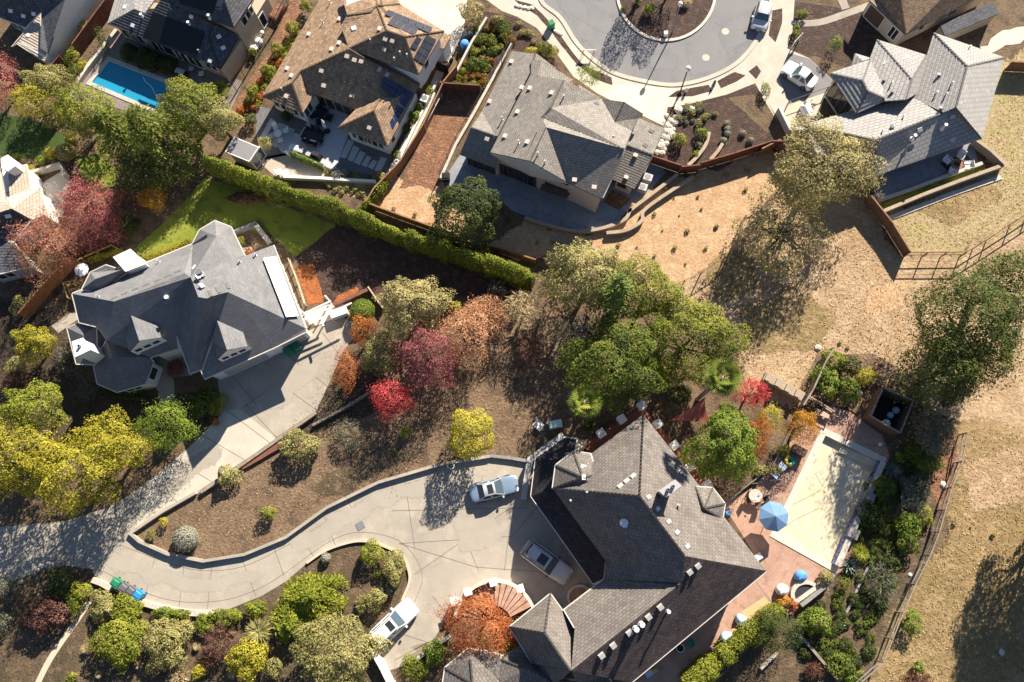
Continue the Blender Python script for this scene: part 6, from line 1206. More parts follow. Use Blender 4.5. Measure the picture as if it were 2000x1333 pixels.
litter('fallen_leaves', [(0, 570), (140, 650), (150, 760), (330, 800), (100, 860), (0, 760)], 1500, 'l_orange', .14, .02)
litter('fallen_leaves', [(0, 1000), (230, 985), (300, 950), (345, 900), (420, 850), (440, 880), (300, 1000), (240, 1080), (0, 1110)], 900, 'l_gold', .1, .04)
litter('fallen_leaves', [(640, 770), (668, 690), (690, 640), (650, 640), (600, 780)], 260, 'l_rust', .1, .04)
litter('fallen_leaves', [(850, 910), (960, 900), (940, 960), (840, 960)], 200, 'l_yellow', .1, .04)
# ------------------------------------------------------------------ fences and walls
def resample(p, seg):
    out = []
    for a, b in zip(p, p[1:]):
        k = max(1, round((b - a).length / seg)); out += [a.lerp(b, i / k) for i in range(k)]
    return out + [p[-1]]
def board_fence(label, fr, pts, h, m, seg=2.4, curve=False, cap=True, cat='fence', postm=None):
    p = wpts(fr, spline(pts) if curve else pts); q = resample(p, seg); e = thing('wooden_fence', label, cat, q[0])
    for a, b in zip(q, q[1:]):
        t = (b - a).normalized(); n = Vector((-t.y, t.x, 0)); L = (b - a).length; k = max(2, int(L / .14)); up, dn = [], []
        for i in range(k):
            o = .022 if i % 2 else .0
            for u in (i / k, (i + .94) / k): c = a + t * (.05 + u * (L - .1)); up.append(c + n * o); dn.append(c + n * (o - .025))
        mb = MB(); poly = [(x.x, x.y) for x in up] + [(x.x, x.y) for x in dn[::-1]]; mb.prism(poly, .04, h); mb.build('board_panel', m, e)
        if cap: mb = MB(); mb.beam(a + Vector((0, 0, h + .02)), b + Vector((0, 0, h + .02)), .14, .04); mb.build('cap_rail', postm or m, e)
    for x in q: mb = MB(); mb.box(x, (.1, .1, h + .06)); mb.build('post', postm or m, e)
    return e
def rail_fence(label, fr, pts, h, m, rails, seg=2.4, wires=0, r=.045, curve=False, name='rail_fence', wm='metal_grey', railw=.09):
    p = wpts(fr, spline(pts) if curve else pts); q = resample(p, seg); e = thing(name, label, 'fence', q[0])
    for x in q: mb = MB(); mb.box(x, (r * 2, r * 2, h)); mb.build('post', m, e)
    for z in rails:
        mb = MB(); ribbon(mb, [Vector((x.x, x.y)) for x in q], railw, z - .03, z + .03); mb.build('rail', m, e)
    for i in range(wires):
        z = h * (i + .6) / (wires + .4); mb = MB(); ribbon(mb, [Vector((x.x, x.y)) for x in q], .012, z - .006, z + .006); mb.build('wire', wm, e)
    return e
def picket_fence(label, fr, pts, h, m, seg=2.2):
    p = wpts(fr, pts); q = resample(p, seg); e = thing('iron_fence', label, 'fence', q[0])
    for x in q: mb = MB(); mb.box(x, (.07, .07, h + .05)); mb.build('post', m, e)
    for a, b in zip(q, q[1:]):
        mb = MB(); t = (b - a)
        mb.beam(a + Vector((0, 0, h)), b + Vector((0, 0, h)), .05, .05); mb.beam(a + Vector((0, 0, .15)), b + Vector((0, 0, .15)), .04, .04); k = int(t.length / .2)
        for i in range(1, k): c = a + t * (i / k); mb.beam(c + Vector((0, 0, .1)), c + Vector((0, 0, h + .01)), .025, .025)
        mb.build('picket_panel', m, e)
    return e
def wall(label, fr, pts, wd, h, m, curve=False, name='wall', cat='wall', z0=0):
    p = [Vector((x.x, x.y)) for x in wpts(fr, spline(pts) if curve else pts)]; mb = MB(); ribbon(mb, p, wd, z0, h); return solo(mb, name, label, cat, m, (p[0].x, p[0].y, z0))
board_fence('long dark red fence between the tall white gable and the pool yard', 'A', [(1175, 790), (1400, 480), (1800, -60)], 1.9, 'fence_red')
board_fence('short dark red fence piece below the tall white gable', 'A', [(765, 1235), (990, 950)], 1.9, 'fence_red')
picket_fence('dark iron fence between the pool house and the red bark bed', 'B', [(1375, 1150), (1640, 700), (1900, 300), (2020, 60)], 1.5, 'metal_black')
board_fence('brown fence dividing the brown house from the bark slope', 'b', [(1200, 425), (1130, 512), (1020, 745), (885, 960), (745, 1105), (700, 1180)], 1.8, 'fence_brown')
board_fence('brown fence running along the long hedge below the oak', 'b', [(705, 1182), (860, 1240), (1060, 1312), (1180, 1352)], 1.5, 'fence_brown')
board_fence('brown fence behind the hedge end below the dry slope', 'f', [(1080, 92), (1280, 150), (1440, 185), (1640, 250)], 1.4, 'fence_brown')
board_fence('short dark cross fence at the top of the bark slope', 'b', [(1112, 520), (1330, 535)], 1.8, 'fence_red')
wall('pale retaining wall between the white drive and the shrub bed', 'b', [(1365, 120), (1280, 260), (1195, 425)], .25, .7, 'stone_pale')
wall('pale low wall along the bark slope beside the grey house', 'b', [(1505, 260), (1440, 380), (1300, 640), (1190, 830), (1105, 1020)], .3, .5, 'stone_pale')
picket_fence('thin iron fence on the wall between bark slope and grey house', 'c', [(60, 265), (0, 380)], 1.3, 'metal_black'); picket_fence('iron fence beside the grey house above the bark slope', 'b', [(1500, 255), (1310, 600), (1190, 810), (1100, 1010)], 1.2, 'metal_black')
rail_fence('thin wire trellis beside the brown fence corner', 'b', [(1115, 560), (1020, 740)], 1.0, 'metal_pale', [.95], seg=4)
board_fence('red brown fence below the dark front bed', 'c', [(1110, 965), (1300, 910), (1500, 845), (1580, 845)], 1.8, 'fence_red')
board_fence('short red fence beside the grey house yard', 'c', [(840, 925), (1000, 978)], 1.7, 'fence_red'); board_fence('short red fence gate between two fences by the block wall', 'c', [(1005, 985), (1105, 975)], 1.7, 'fence_red')
board_fence('sunlit brown fence corner left of the pale olive oak', 'd', [(0, 885), (98, 835), (185, 915)], 1.7, 'fence_brown')
board_fence('sunlit brown fence below the walled patio of the ribbed house', 's', [(1688, 395), (1730, 448), (1764, 503)], 1.7, 'fence_brown')
board_fence('brown fence behind the ribbed house at the frame edge', 'd', [(1390, 405), (1560, 412)], 1.8, 'fence_brown')
rail_fence('dark rail fence across the dry hill below the patio wall', 's', [(1762, 504), (1873, 503), (1926, 470), (1972, 440), (2040, 395)], 1.6, 'fence_red', [1.55, .8], seg=2.2, wires=3)
rail_fence('thin wire fence down the dry slope left of the oak', 's', [(1450, 432), (1432, 480), (1412, 510), (1366, 540), (1300, 572)], 1.5, 'fence_brown', [1.45], seg=2.4, wires=3, railw=.07)
rail_fence('long wire field fence curving round the right garden', 's', [(1872, 850), (1862, 905), (1842, 955), (1818, 1040), (1800, 1085), (1772, 1140), (1748, 1195), (1728, 1245), (1710, 1290), (1665, 1330), (1640, 1345)], 1.7, 'fence_grey', [1.65, .9], seg=2.3, wires=4, railw=.1)
rail_fence('wire fence above the lattice garden', 'R', [(470, 215), (585, 220), (745, 290), (935, 360), (1115, 420), (1370, 520)], 1.3, 'fence_red', [1.25], seg=2.2, wires=3, railw=.06)
board_fence('red brown fence between the slate house and the rose maples', 'e', [(165, 560), (300, 400), (450, 240)], 1.9, 'fence_bright'); board_fence('upper red brown fence leading behind the rose maples', 'e', [(470, 215), (560, 120), (625, 50)], 1.9, 'fence_red')
rail_fence('plain wire fence behind the shaded bark bed', 'f', [(1130, 590), (1350, 505), (1500, 420)], 1.2, 'fence_grey', [1.15], seg=2.6, wires=2, railw=.07)
rail_fence('gold painted deck rail at the corner of the slate house', 'G', [(430, 245), (395, 225), (180, 320), (150, 335)], 1.1, 'wood_gold', [1.05, .2], seg=1.4); rail_fence('gold painted landing rail left of the white dome parasol', 'G', [(125, 480), (50, 495), (85, 600)], 1.1, 'wood_gold', [1.05, .2], seg=1.3)
rail_fence('timber ramp rail along the orange mulch', 'G', [(1660, 320), (1720, 470), (1775, 640)], 1.1, 'wood_pale', [1.05, .5], seg=1.6)
wall('red timber edging under the long hedge yard', 'f', [(500, 490), (590, 455), (705, 400)], .35, .7, 'fence_red'); wall('thin timber edging by the trellis', 'f', [(700, 390), (745, 455), (785, 510)], .15, .8, 'wood_pale')
wall('tan timber beam edging the upper driveway', 's', [(395, 962), (480, 905), (618, 808)], .35, .5, 'fence_grey'); wall('double timber edging on the shaded slope', 'f', [(385, 1165), (560, 1070), (735, 960)], .22, .5, 'fence_grey')
wall('dark timber block step beside the pale flowering shrub', 's', [(473, 912), (495, 900), (560, 862)], .7, .35, 'fence_red')
wall('low kerb wall round the driveway island', 's', [(385, 963), (320, 1000), (258, 1042), (276, 1058), (330, 1082), (400, 1096), (480, 1083), (560, 1050), (640, 992), (740, 943), (860, 908), (958, 892)], .28, .45, 'old_concrete')
wall('dark corner stone kerb above the grey car', 's', [(958, 891), (1000, 896), (1035, 902)], .3, .4, 'stone_grey')
wall('pale stone edging below the driveway curve', 'i', [(780, 868), (900, 905), (1050, 935), (1240, 945)], .55, .35, 'stone_pale', True); wall('short pale stone edging beside the green bin', 'i', [(530, 752), (580, 770), (640, 805)], .5, .35, 'stone_pale')
wall('thin kerb round the forecourt bed', 's', [(600, 1100), (640, 1074), (700, 1057), (748, 1066), (786, 1089), (801, 1130), (784, 1178)], .22, .25, 'tan_concrete', True)
wall('bright white wall at the bottom of the forecourt', 'j', [(732, 1150), (780, 1235), (835, 1345)], .5, 1.0, 'stucco_white'); wall('pale garden wall beneath the orange red maple', 'j', [(935, 1225), (1060, 1135), (1155, 1070)], .28, .6, 'stone_pale'); wall('white kerb at the forecourt bottom', 'j', [(835, 1330), (870, 1400)], .4, .5, 'stucco_white')
for lb, pts, hh in (('long pale wall at the foot of the ribbed house garden', [(690, 1215), (905, 1125), (1115, 1045), (1365, 955)], .9), ('inner pale wall between patio and lawn strip', [(655, 1150), (870, 1078), (1075, 1000), (1258, 935)], .5), ('stepped pale wall right of the fire pit patio', [(1200, 815), (1290, 880), (1368, 955)], 1.1), ('pale wall end beside the sunlit fence', [(615, 1110), (690, 1215)], .6)):
    wall(lb, 'd', pts, .35, hh, 'block_wall' if 'inner' not in lb else 'stone_pale')
wall('bright footing strip below the long pale wall', 'd', [(725, 1245), (1100, 1100), (1375, 1005)], .5, .12, 'stone_pale')
for lb, pts, hh in (('upper curved block wall round the slate patio', [(130, 1245), (280, 1290), (420, 1318), (560, 1305), (690, 1255), (722, 1205), (740, 1190), (990, 1000)], .6), ('lower curved block wall on the dry slope', [(590, 1330), (700, 1315), (790, 1260), (815, 1190), (1080, 1010)], .6)):
    wall(lb, 'c', pts, .35, hh, 'block_wall', True)
wall('short timber retaining piece on the orange slope', 'g', [(275, 115), (435, 148)], .4, .5, 'fence_grey'); wall('block wall curving through the dark front bed', 'c', [(1170, 760), (1150, 830), (1100, 900), (1050, 948)], .35, .5, 'block_wall', True); wall('second short block wall in the dark front bed', 'c', [(1245, 825), (1215, 870), (1175, 915)], .35, .5, 'block_wall', True)
wall('white low wall closing the slab patio', 'b', [(215, 1012), (440, 1022), (740, 1040)], .3, .6, 'stucco_white'); wall('white walkway edge wall beside the brown fence', 'b', [(1085, 470), (960, 720), (850, 960)], .25, .4, 'stucco_white')
wall('white planter box wall holding the box hedge', 'b', [(235, 870), (450, 960)], .3, .7, 'stucco_white'); wall('pool yard retaining wall at the fence foot', 'A', [(1090, 1310), (1300, 1000), (1720, 470)], .4, .6, 'stone_pale'); wall('pale stone bench wall at the pool corner', 'B', [(1130, 1130), (1215, 1010)], .5, .6, 'stone_pale')
wall('white stone border at the lower pool corner', 'a', [(405, 570), (425, 520), (470, 440)], .3, .5, 'stone_pale')
wall('concrete retaining wall with triangular buttress shadows', 'h', [(25, 890), (140, 950), (242, 1010)], .9, .9, 'block_wall')
for i in range(4): g = MB(); c = W('h', 40 + i * 55, 905 + i * 30); g.box((c.x, c.y, .89), (.5, .75, .45), -.5); solo(g, 'buttress', ('first', 'second', 'third', 'last')[i] + ' concrete block on the buttressed retaining wall from the maple', 'block', 'block_wall', group='blocks on the buttressed wall')
wall('long grey garden wall post leading down from the yew', 'l', [(228, 1060), (330, 1180), (450, 1320)], .25, .6, 'fence_grey'); wall('pale garden wall under the yellow hedge', 'l', [(10, 1255), (105, 1165)], .2, .5, 'stone_pale'); wall('low curb of the garden track', 'l', [(640, 640), (560, 800), (500, 930), (430, 1000)], .2, .25, 'stone_grey', True)
wall('stone wall along the spa and terrace end', 'Q', [(960, 705), (1195, 520), (1300, 380)], .3, .8, 'stone_grey'); wall('thin metal edging behind the terrace lounger', 'P', [(170, 735), (330, 600), (520, 450), (620, 350), (755, 70)], .08, .5, 'metal_grey')
wall('grey planter wall left of the dark garage roof', 'H', [(75, 655), (95, 520), (118, 400), (330, 240)], .55, 1.2, 'trim_grey'); wall('dark shelf wall along the pool equipment', 'R', [(690, 950), (655, 1040), (625, 1120)], .12, .4, 'fence_red')
# black netted enclosure and lattice garden
e = thing('enclosure', 'black walled net enclosure holding round pots beside the pool', 'enclosure', W('R', 1000, 850))
for a, b, m_ in (((800, 885), (930, 580), 'fence_brown'), ((930, 580), (1250, 720), 'trim_brown'), ((1250, 720), (1110, 1060), 'trim_brown'), ((800, 885), (1110, 1060), 'trim_brown')):
    p, q = W('R', *a), W('R', *b); mb = MB(); ribbon(mb, [Vector((p.x, p.y)), Vector((q.x, q.y))], .1, 0, 2.0); mb.build('panel', m_, e)
    mb = MB(); mb.beam(p + Vector((0, 0, 2.04)), q + Vector((0, 0, 2.04)), .14, .08); mb.build('top_rail', 'fence_grey', e)
mb = MB(); mb.prism(flat2(wpts('R', [(810, 880), (930, 590), (1240, 725), (1105, 1050)])), .02, .05); mb.build('mat', 'net_black', e)
for i, (x, y, r, m_, lb) in enumerate(((1060, 930, .42, 'fabric_pale_blue', 'large pale round pot lowest in the black enclosure'), (1110, 840, .34, 'fabric_pale_blue', 'pale ribbed round pot in the middle of the black enclosure'), (1170, 785, .36, 'fabric_pale_blue', 'grey blue pot at the upper right of the black enclosure'), (1010, 1150, .2, 'fabric_white', 'small white ball outside the black enclosure'))):
    c = W('R', x, y, .5); g = MB(); g.lathe((c.x, c.y, .052 if i < 3 else .02), [(r * .6, 0), (r, .3 * r / .4), (r * .95, .55 * r / .4), (r * .5, .72 * r / .4), (r * .42, .7 * r / .4)], 14); solo(g, 'pot', lb, 'pot', m_, (c.x, c.y, .05), smooth=True)
board_fence('weathered lattice fence on the left of the lattice garden', 'R', [(100, 760), (205, 590), (330, 310), (425, 150)], 1.8, 'fence_grey'); rail_fence('pale gate rail at the lattice garden foot', 'R', [(190, 660), (300, 720), (450, 820)], 1.2, 'wood_pale', [1.15, .6], seg=1.5)
g = MB(); c = W('R', 350, 830); g.box((c.x, c.y, .4), (1.4, .5, .06), -.4); g.box((c.x - .5, c.y + .2, 0), (.08, .4, .42), -.4); g.box((c.x + .5, c.y - .2, 0), (.08, .4, .42), -.4); solo(g, 'bench', 'pale wooden bench by the gold and rust maple', 'bench', 'wood_pale')
rail_fence('low rail by the black enclosure', 'R', [(690, 640), (800, 700)], .9, 'fence_red', [.85], seg=1.3)
# trellis and arbour by the slate house garage
e = thing('arbour', 'white timber arbour with beams beside the slate house garage', 'arbour', W('f', 430, 530))
for a, b in (((330, 530), (480, 460)), ((345, 555), (500, 490)), ((360, 590), (600, 470)), ((430, 560), (440, 600))): mb = MB(); mb.beam(W('f', *a, 2.2), W('f', *b, 2.2), .14, .16); mb.build('beam', 'trim_white', e)
for x, y in ((335, 535), (480, 465), (370, 590), (490, 510)): mb = MB(); mb.box(W('f', x, y), (.14, .14, 2.2)); mb.build('post', 'trim_white', e)
p_('path', [(320, 540), (480, 470), (600, 470), (500, 560), (400, 600)], 'white_concrete', 4, fr='f')
g = MB(); c = W('f', 535, 535); g.box((c.x, c.y, 0), (1.7, .8, .9), .35); solo(g, 'storage_box', 'white storage box between the arbour and the box bush', 'box', 'trim_white')
e = thing('lawn_frame', 'square timber and stone frame round the small lawn bed', 'frame', W('G', 1380, 130))
for a, b, m_ in (((1250, 120), (1420, 50), 'stone_grey'), ((1410, 60), (1510, 190), 'stone_pale'), ((1235, 260), (1380, 235), 'wood_pale')): mb = MB(); p, q = W('G', *a), W('G', *b); ribbon(mb, [Vector((p.x, p.y)), Vector((q.x, q.y))], .5, 0, .4); mb.build('border', m_, e)
# raised deck at the roof tip of the taupe house
e = thing('deck', 'red plank deck with white capped posts round the roof tip', 'deck', W('H', 850, 90))
mb = MB(); mb.prism(flat2(wpts('H', [(455, 300), (845, 30), (1285, 565), (1235, 590), (860, 150), (510, 350)], .9)), 0, .9); mb.build('deck_boards', 'deck_red', e)
for x, y in ((580, 222), (715, 130), (845, 40), (950, 160), (1060, 300), (1165, 437), (1272, 558)):
    c = W('H', x, y, 2.2); mb = MB(); mb.box((c.x, c.y, .89), (.55, .55, 1.2), .6); po = mb.build('post', 'stucco_white', e); mb = MB(); mb.box((c.x, c.y, 2.09), (.8, .8, .12), .6); mb.build('post_cap', 'trim_white', po)
for a, b in zip(((470, 290), (580, 222), (715, 130), (845, 40), (950, 160), (1060, 300), (1165, 437)), ((580, 222), (715, 130), (845, 40), (950, 160), (1060, 300), (1165, 437), (1272, 558))):
    mb = MB(); mb.beam(W('H', *a, 1.9), W('H', *b, 1.9), .08, .06); mb.build('rail', 'metal_black', e)
# fan of steps round the maple
e = thing('curved_steps', 'fan of terracotta steps round the orange red maple', 'steps', W('K', 400, 640)); c0 = Vector((W('K', 395, 620).x, W('K', 395, 620).y)); ro = (W('K', 395, 350) - W('K', 395, 620)).length
def ring(a0, a1, r0, r1, z0, z1, n=4):
    mb = MB(); o = [(c0.x + r1 * math.cos(a0 + (a1 - a0) * i / n), c0.y + r1 * math.sin(a0 + (a1 - a0) * i / n)) for i in range(n + 1)]; i_ = [(c0.x + r0 * math.cos(a0 + (a1 - a0) * i / n), c0.y + r0 * math.sin(a0 + (a1 - a0) * i / n)) for i in range(n + 1)]
    return mb.prism(i_ + o[::-1], z0, z1)
for i in range(15): a0 = math.radians(25 + i * 9.6); ring(a0 + .012, a0 + math.radians(9.6) - .012, ro * .42, ro * .97, 0, .12 + .14 * (14 - i)).build('step', 'terracotta', e)
ring(math.radians(20), math.radians(172), ro * .975, ro * 1.05, 0, 1.35, 24).build('side_wall', 'stucco_blush', e)
for i, (x, y) in enumerate(((125, 482), (212, 420), (378, 358), (553, 400))):
    c = W('K', x, y, 1.6); mb = MB(); mb.box((c.x, c.y, 0), (.5, .5, 1.55), .3); po = mb.build('pillar', 'stucco_white', e); mb = MB(); mb.box((c.x, c.y, 1.549), (.72, .72, .1), .3); mb.build('pillar_cap', 'trim_white', po)
ci = [(940 + 75 * math.cos(t) * 1.0, 455 + 75 * math.sin(t)) for t in [i * math.pi / 12 for i in range(24)]]; p_('entry_circle', ci, 'terracotta', 5, fr='K'); k = MB(); ribbon(k, wpts('K', ci), .22, 0, .25, closed=True); solo(k, 'kerb_ring', 'round brick planter kerb at the garage corner', 'kerb', 'stucco_blush')
# spa
e = thing('spa', 'half round spa with a pale rim and dark cover at the terrace end', 'spa', W('Q', 1020, 590)); arc = [(1030 + 140 * math.cos(t) - 10, 590 + 125 * math.sin(t)) for t in [math.radians(140 + i * 13) for i in range(15)]]
pa = [Vector((x.x, x.y)) for x in wpts('Q', arc)]; mb = MB(); ribbon(mb, pa, .35, 0, .5, closed=True); mb.build('rim', 'stone_pale', e); mb = MB(); mb.prism([tuple(x) for x in pa], .02, .36); mb.build('cover', 'fabric_dark', e)
# parasols, sail, furniture
def parasol(label, fr, x, y, r, h, m, n=8, post='wood_pale', name='parasol', cat='parasol', rise=.55, rot=.2):
    c = W(fr, x, y, h); e = thing(name, label, cat, (c.x, c.y, 0)); mb = MB(); mb.tube((c.x, c.y, 0), (c.x, c.y, h + rise + .1), .035, n=8); mb.build('pole', post, e); mb = MB(); mb.lathe((c.x, c.y, 0), [(.3, 0), (.3, .06), (.06, .12)], 14); mb.build('base', 'metal_grey', e)
    mb = MB(); vs = [Vector((c.x, c.y, h + rise))]; fs = []
    for i in range(n):
        for k, (rr, zz) in enumerate(((.5, .52), (1.0, 0.0))):
            a = rot + 2 * math.pi * i / n; vs.append(Vector((c.x + r * rr * math.cos(a), c.y + r * rr * math.sin(a), h + rise * zz)))
    for i in range(n): j = (i + 1) % n; fs += [(0, 1 + 2 * i, 1 + 2 * j), (1 + 2 * i, 2 + 2 * i, 2 + 2 * j, 1 + 2 * j)]
    mb.add(vs, fs); mb.add([v - Vector((0, 0, .02)) for v in vs], [f[::-1] for f in fs]); ca = mb.build('canopy', m, e)
    for i in range(n): a = rot + 2 * math.pi * i / n; mb = MB(); mb.beam((c.x, c.y, h + rise - .03), (c.x + r * math.cos(a), c.y + r * math.sin(a), h - .03), .03, .03); mb.build('rib', post, ca)
    return e
parasol('pale blue octagonal parasol at the edge of the drained pool', 's', 1511, 1009, 1.42, 1.95, 'fabric_blue', rise=.75); parasol('white dome parasol on the corner deck of the slate house', 'G', 145, 378, .72, 2.2, 'fabric_white', 10, 'metal_white', rise=.4)
def sail():
    P3 = [W('g', 950, 1135, 2.0), W('g', 1150, 1005, 3.2), W('g', 1180, 1155, 2.6)]; e = thing('shade_sail', 'triangular red shade sail tied below the oak', 'shade sail', (P3[0].x, P3[0].y, 0)); mb = MB(); n = 10; idx = {}
    for i in range(n + 1):
        for j in range(n + 1 - i):
            a, b = i / n, j / n; c = 1 - a - b; p = P3[0] * c + P3[1] * a + P3[2] * b; cc = sum(P3, Vector()) / 3; p = p + (cc - p) * (.9 * (a * b + b * c + c * a) * .55) - Vector((0, 0, 2.2 * a * b * c)); idx[i, j] = len(mb.v); mb.v.append(tuple(p))
    for i in range(n):
        for j in range(n - i):
            mb.f.append((idx[i, j], idx[i + 1, j], idx[i, j + 1])); mb.m.append(0)
            if j < n - i - 1: mb.f.append((idx[i + 1, j], idx[i + 1, j + 1], idx[i, j + 1])); mb.m.append(0)
    mb.build('cloth', 'fabric_red', e)
    for p in P3: m2 = MB(); m2.tube((p.x, p.y, 0), (p.x, p.y, p.z + .1), .05, n=8); m2.build('post', 'fence_red', e)
sail()
def table(label, fr, x, y, sx, sy, rz, m, h=.74, legm='metal_grey', rnd=False, name='table'):
    c = W(fr, x, y, h); e = thing(name, label, 'table', (c.x, c.y, 0)); mb = MB()
    if rnd: mb.lathe((c.x, c.y, h - .05), [(sx * .47, 0), (sx / 2, .02), (sx / 2, .05)], 20)
    else: mb.box((c.x, c.y, h - .05), (sx, sy, .05), rz)
    mb.build('tabletop', m, e)
    for i, j in ((-1, -1), (1, -1), (1, 1), (-1, 1)):
        X, Y = i * sx * (.3 if rnd else .44), j * sy * (.3 if rnd else .42); mb = MB(); mb.box((c.x + X * math.cos(rz) - Y * math.sin(rz), c.y + X * math.sin(rz) + Y * math.cos(rz), 0), (.05, .05, h - .05), rz); mb.build('leg', legm, e)
    return e
def chair(label, fr, x, y, face, m, group=None, w_=.55, legm='metal_grey', seat=.43, arms=False, back=.85):
    c = W(fr, x, y, .5); e = thing('garden_chair', label, 'chair', (c.x, c.y, 0), group); ct, st = math.cos(face), math.sin(face)
    def L(u, v, z): return (c.x + u * ct - v * st, c.y + u * st + v * ct, z)
    mb = MB(); mb.box(L(0, 0, seat - .04), (w_, w_, .07), face); mb.build('seat', m, e); mb = MB(); b0, b1 = L(-w_ / 2, 0, seat), L(-w_ / 2 - .12, 0, back); mb.beam(b0, b1, w_, .06); mb.build('backrest', m, e)
    for i, j in ((-1, -1), (1, -1), (1, 1), (-1, 1)): mb = MB(); mb.box(L(i * w_ * .44, j * w_ * .44, 0), (.04, .04, seat - .04), face); mb.build('leg', legm, e)
    if arms:
        for j in (-1, 1): mb = MB(); mb.box(L(0, j * w_ / 2, seat + .18), (w_, .06, .05), face); mb.build('armrest', m, e)
    return e
def ringchairs(n, fr, x, y, r, m, fmt, group, a0=0.0, names=None, **k):
    c = W(fr, x, y)
    for i in range(n):
        a = a0 + i * 2 * math.pi / n; p = Vector((c.x + r * math.cos(a), c.y + r * math.sin(a), 0)); v = p - Vector((0, 0, CAMH)); cc = Vector((R_.dot(v), U_.dot(v), -B_.dot(v)))
        chair(fmt % (names[i] if names else ('right hand', 'upper right', 'upper', 'upper left', 'left hand', 'lower left', 'lower', 'lower right')[int((i * 8 / n + a0 * 4 / math.pi) + .5) % 8]), 's', 1000 + cc.x / cc.z * FPX, 666.5 - cc.y / cc.z * FPX, a + math.pi, m, group, **k)
table('dark outdoor dining table on the slab patio', 'b', 375, 772, 2.3, 1.1, -.35, 'fabric_dark'); 
for i, (x, y) in enumerate(((345, 742), (375, 735), (405, 748), (430, 765))): chair(('first', 'second', 'third', 'fourth')[i] + ' dark chair from the left behind the dark dining table', 'b', x, y, -math.pi / 2 - .35, 'fabric_dark', 'dark chairs round the patio dining table')
for i, (x, y) in enumerate(((330, 795), (358, 810), (388, 815), (420, 800))): chair(('first', 'second', 'third', 'fourth')[i] + ' dark chair from the left in front of the dark dining table', 'b', x, y, math.pi / 2 - .35, 'fabric_dark', 'dark chairs round the patio dining table')
table('low dark lounge table beside the glass doors', 'b', 430, 640, 1.3, .8, 1.0, 'fabric_dark', .42)
for lb, x, y, f in (('upper', 415, 600, -1.2), ('left', 388, 650, .2), ('lower', 420, 690, 1.6), ('right', 468, 665, 2.8)): chair(lb + ' dark lounge chair round the low patio table', 'b', x, y, f, 'fabric_dark', 'dark lounge chairs by the glass doors', .75, arms=True)
e = thing('parasol', 'folded white parasol on the slab patio', 'parasol', W('b', 462, 745)); c = W('b', 462, 745); g = MB(); g.lathe((c.x, c.y, .8), [(.1, 0), (.22, .5), (.12, 1.4), (.03, 1.7)], 10); g.build('folded_canopy', 'fabric_white', e); g = MB(); g.tube(c, c + Vector((0, 0, .82)), .03); g.build('pole', 'metal_grey', e); g = MB(); g.lathe((c.x, c.y, 0), [(.35, 0), (.33, .1), (.05, .14)], 16); g.build('base', 'metal_black', e)
table('small white round table between the left slabs', 'b', 180, 755, .9, .9, 0, 'fabric_white', rnd=True); ringchairs(4, 'b', 180, 755, .85, 'fabric_white', '%s white chair at the small round slab table', 'white chairs at the round slab table', .4)
g = MB(); c = W('b', 268, 838, .6); g.lathe((c.x, c.y, 0), [(.55, 0), (.62, .3), (.5, .62), (.2, .75)], 16); solo(g, 'egg_chair', 'round white covered seat beside the box hedge', 'seat', 'fabric_white', smooth=True)
g = MB(); c = W('b', 405, 893); g.box((c.x, c.y, 0), (1.1, .6, .7), -.4); g.box((c.x, c.y, .7), (1.0, .5, .2), -.4, top=.8); solo(g, 'barbecue', 'black covered barbecue behind the box hedge', 'barbecue', 'fabric_dark')
for i, (x, y) in enumerate(((318, 862), (360, 880))): g = MB(); c = W('b', x, y); g.box((c.x, c.y, 0), (.5, .5, .4), -.4); g.box((c.x, c.y, .4), (.54, .54, .06), -.4); solo(g, 'side_table', ('left', 'right')[i] + ' pale cube table behind the box hedge', 'side table', 'trim_grey')
for x, y, lb in ((188, 970, 'left'), (225, 978, 'right')): chair(lb + ' pale chair on the gravel court below the box hedge', 'b', x, y, .5, 'fabric_white', 'pale chairs on the gravel court', .6)
# pool yard
table('grey stone table beside the blue pool', 'B', 838, 772, 1.1, .6, -.35, 'pale_slab', .7); table('small grey side table by the pool house door', 'B', 960, 745, .5, .5, -.35, 'pale_slab', .5)
for lb, x, y, f in (('left', 760, 760, .3), ('lower', 830, 830, 1.4), ('right', 900, 800, 2.6)): chair(lb + ' dark chair at the grey stone table', 'B', x, y, f, 'fabric_dark', 'dark chairs at the stone table')
chair('white chair near the pool house corner', 'B', 1070, 795, 1.8, 'fabric_white')
for i, (x, y) in enumerate(((1690, 350), (1690, 455), (1600, 520))):
    g = MB(); c = W('B', x, y, .5); g.lathe((c.x, c.y, 0), [(.45, 0), (.55, .35), (.35, .75), (.1, .85)], 9, sx=1.2, sy=.8, rz=i); solo(g, 'covered_chair', ('upper', 'middle', 'lower')[i] + ' white covered seat in the side yard of the pool house', 'seat', 'fabric_white', group='white covered seats in the side yard', smooth=True)
g = MB(); c = W('B', 1660, 560); [g.tube(c + Vector((math.cos(a) * .5, math.sin(a) * .3, 0)), c + Vector((math.cos(a + .5) * .4, math.sin(a + .5) * .4, .7)), .03) for a in (0, 1.3, 2.6, 3.9, 5.2)]; g.box((c.x, c.y, .6), (.8, .6, .08), .4); solo(g, 'rack', 'white metal rack stacked in the side yard', 'rack', 'metal_white')
e = thing('planter_box', 'brick planter box behind the pool house', 'planter', W('B', 1880, 170)); g = MB(); g.prism(flat2(wpts('B', [(1790, 165), (1900, 25), (1990, 70), (1890, 220)], .6)), 0, .6); g.build('brick_side', 'fence_red', e); g = MB(); g.prism(flat2(wpts('B', [(1810, 165), (1905, 45), (1970, 75), (1880, 200)], .6)), .6, .64); g.build('soil', 'red_bark', e)
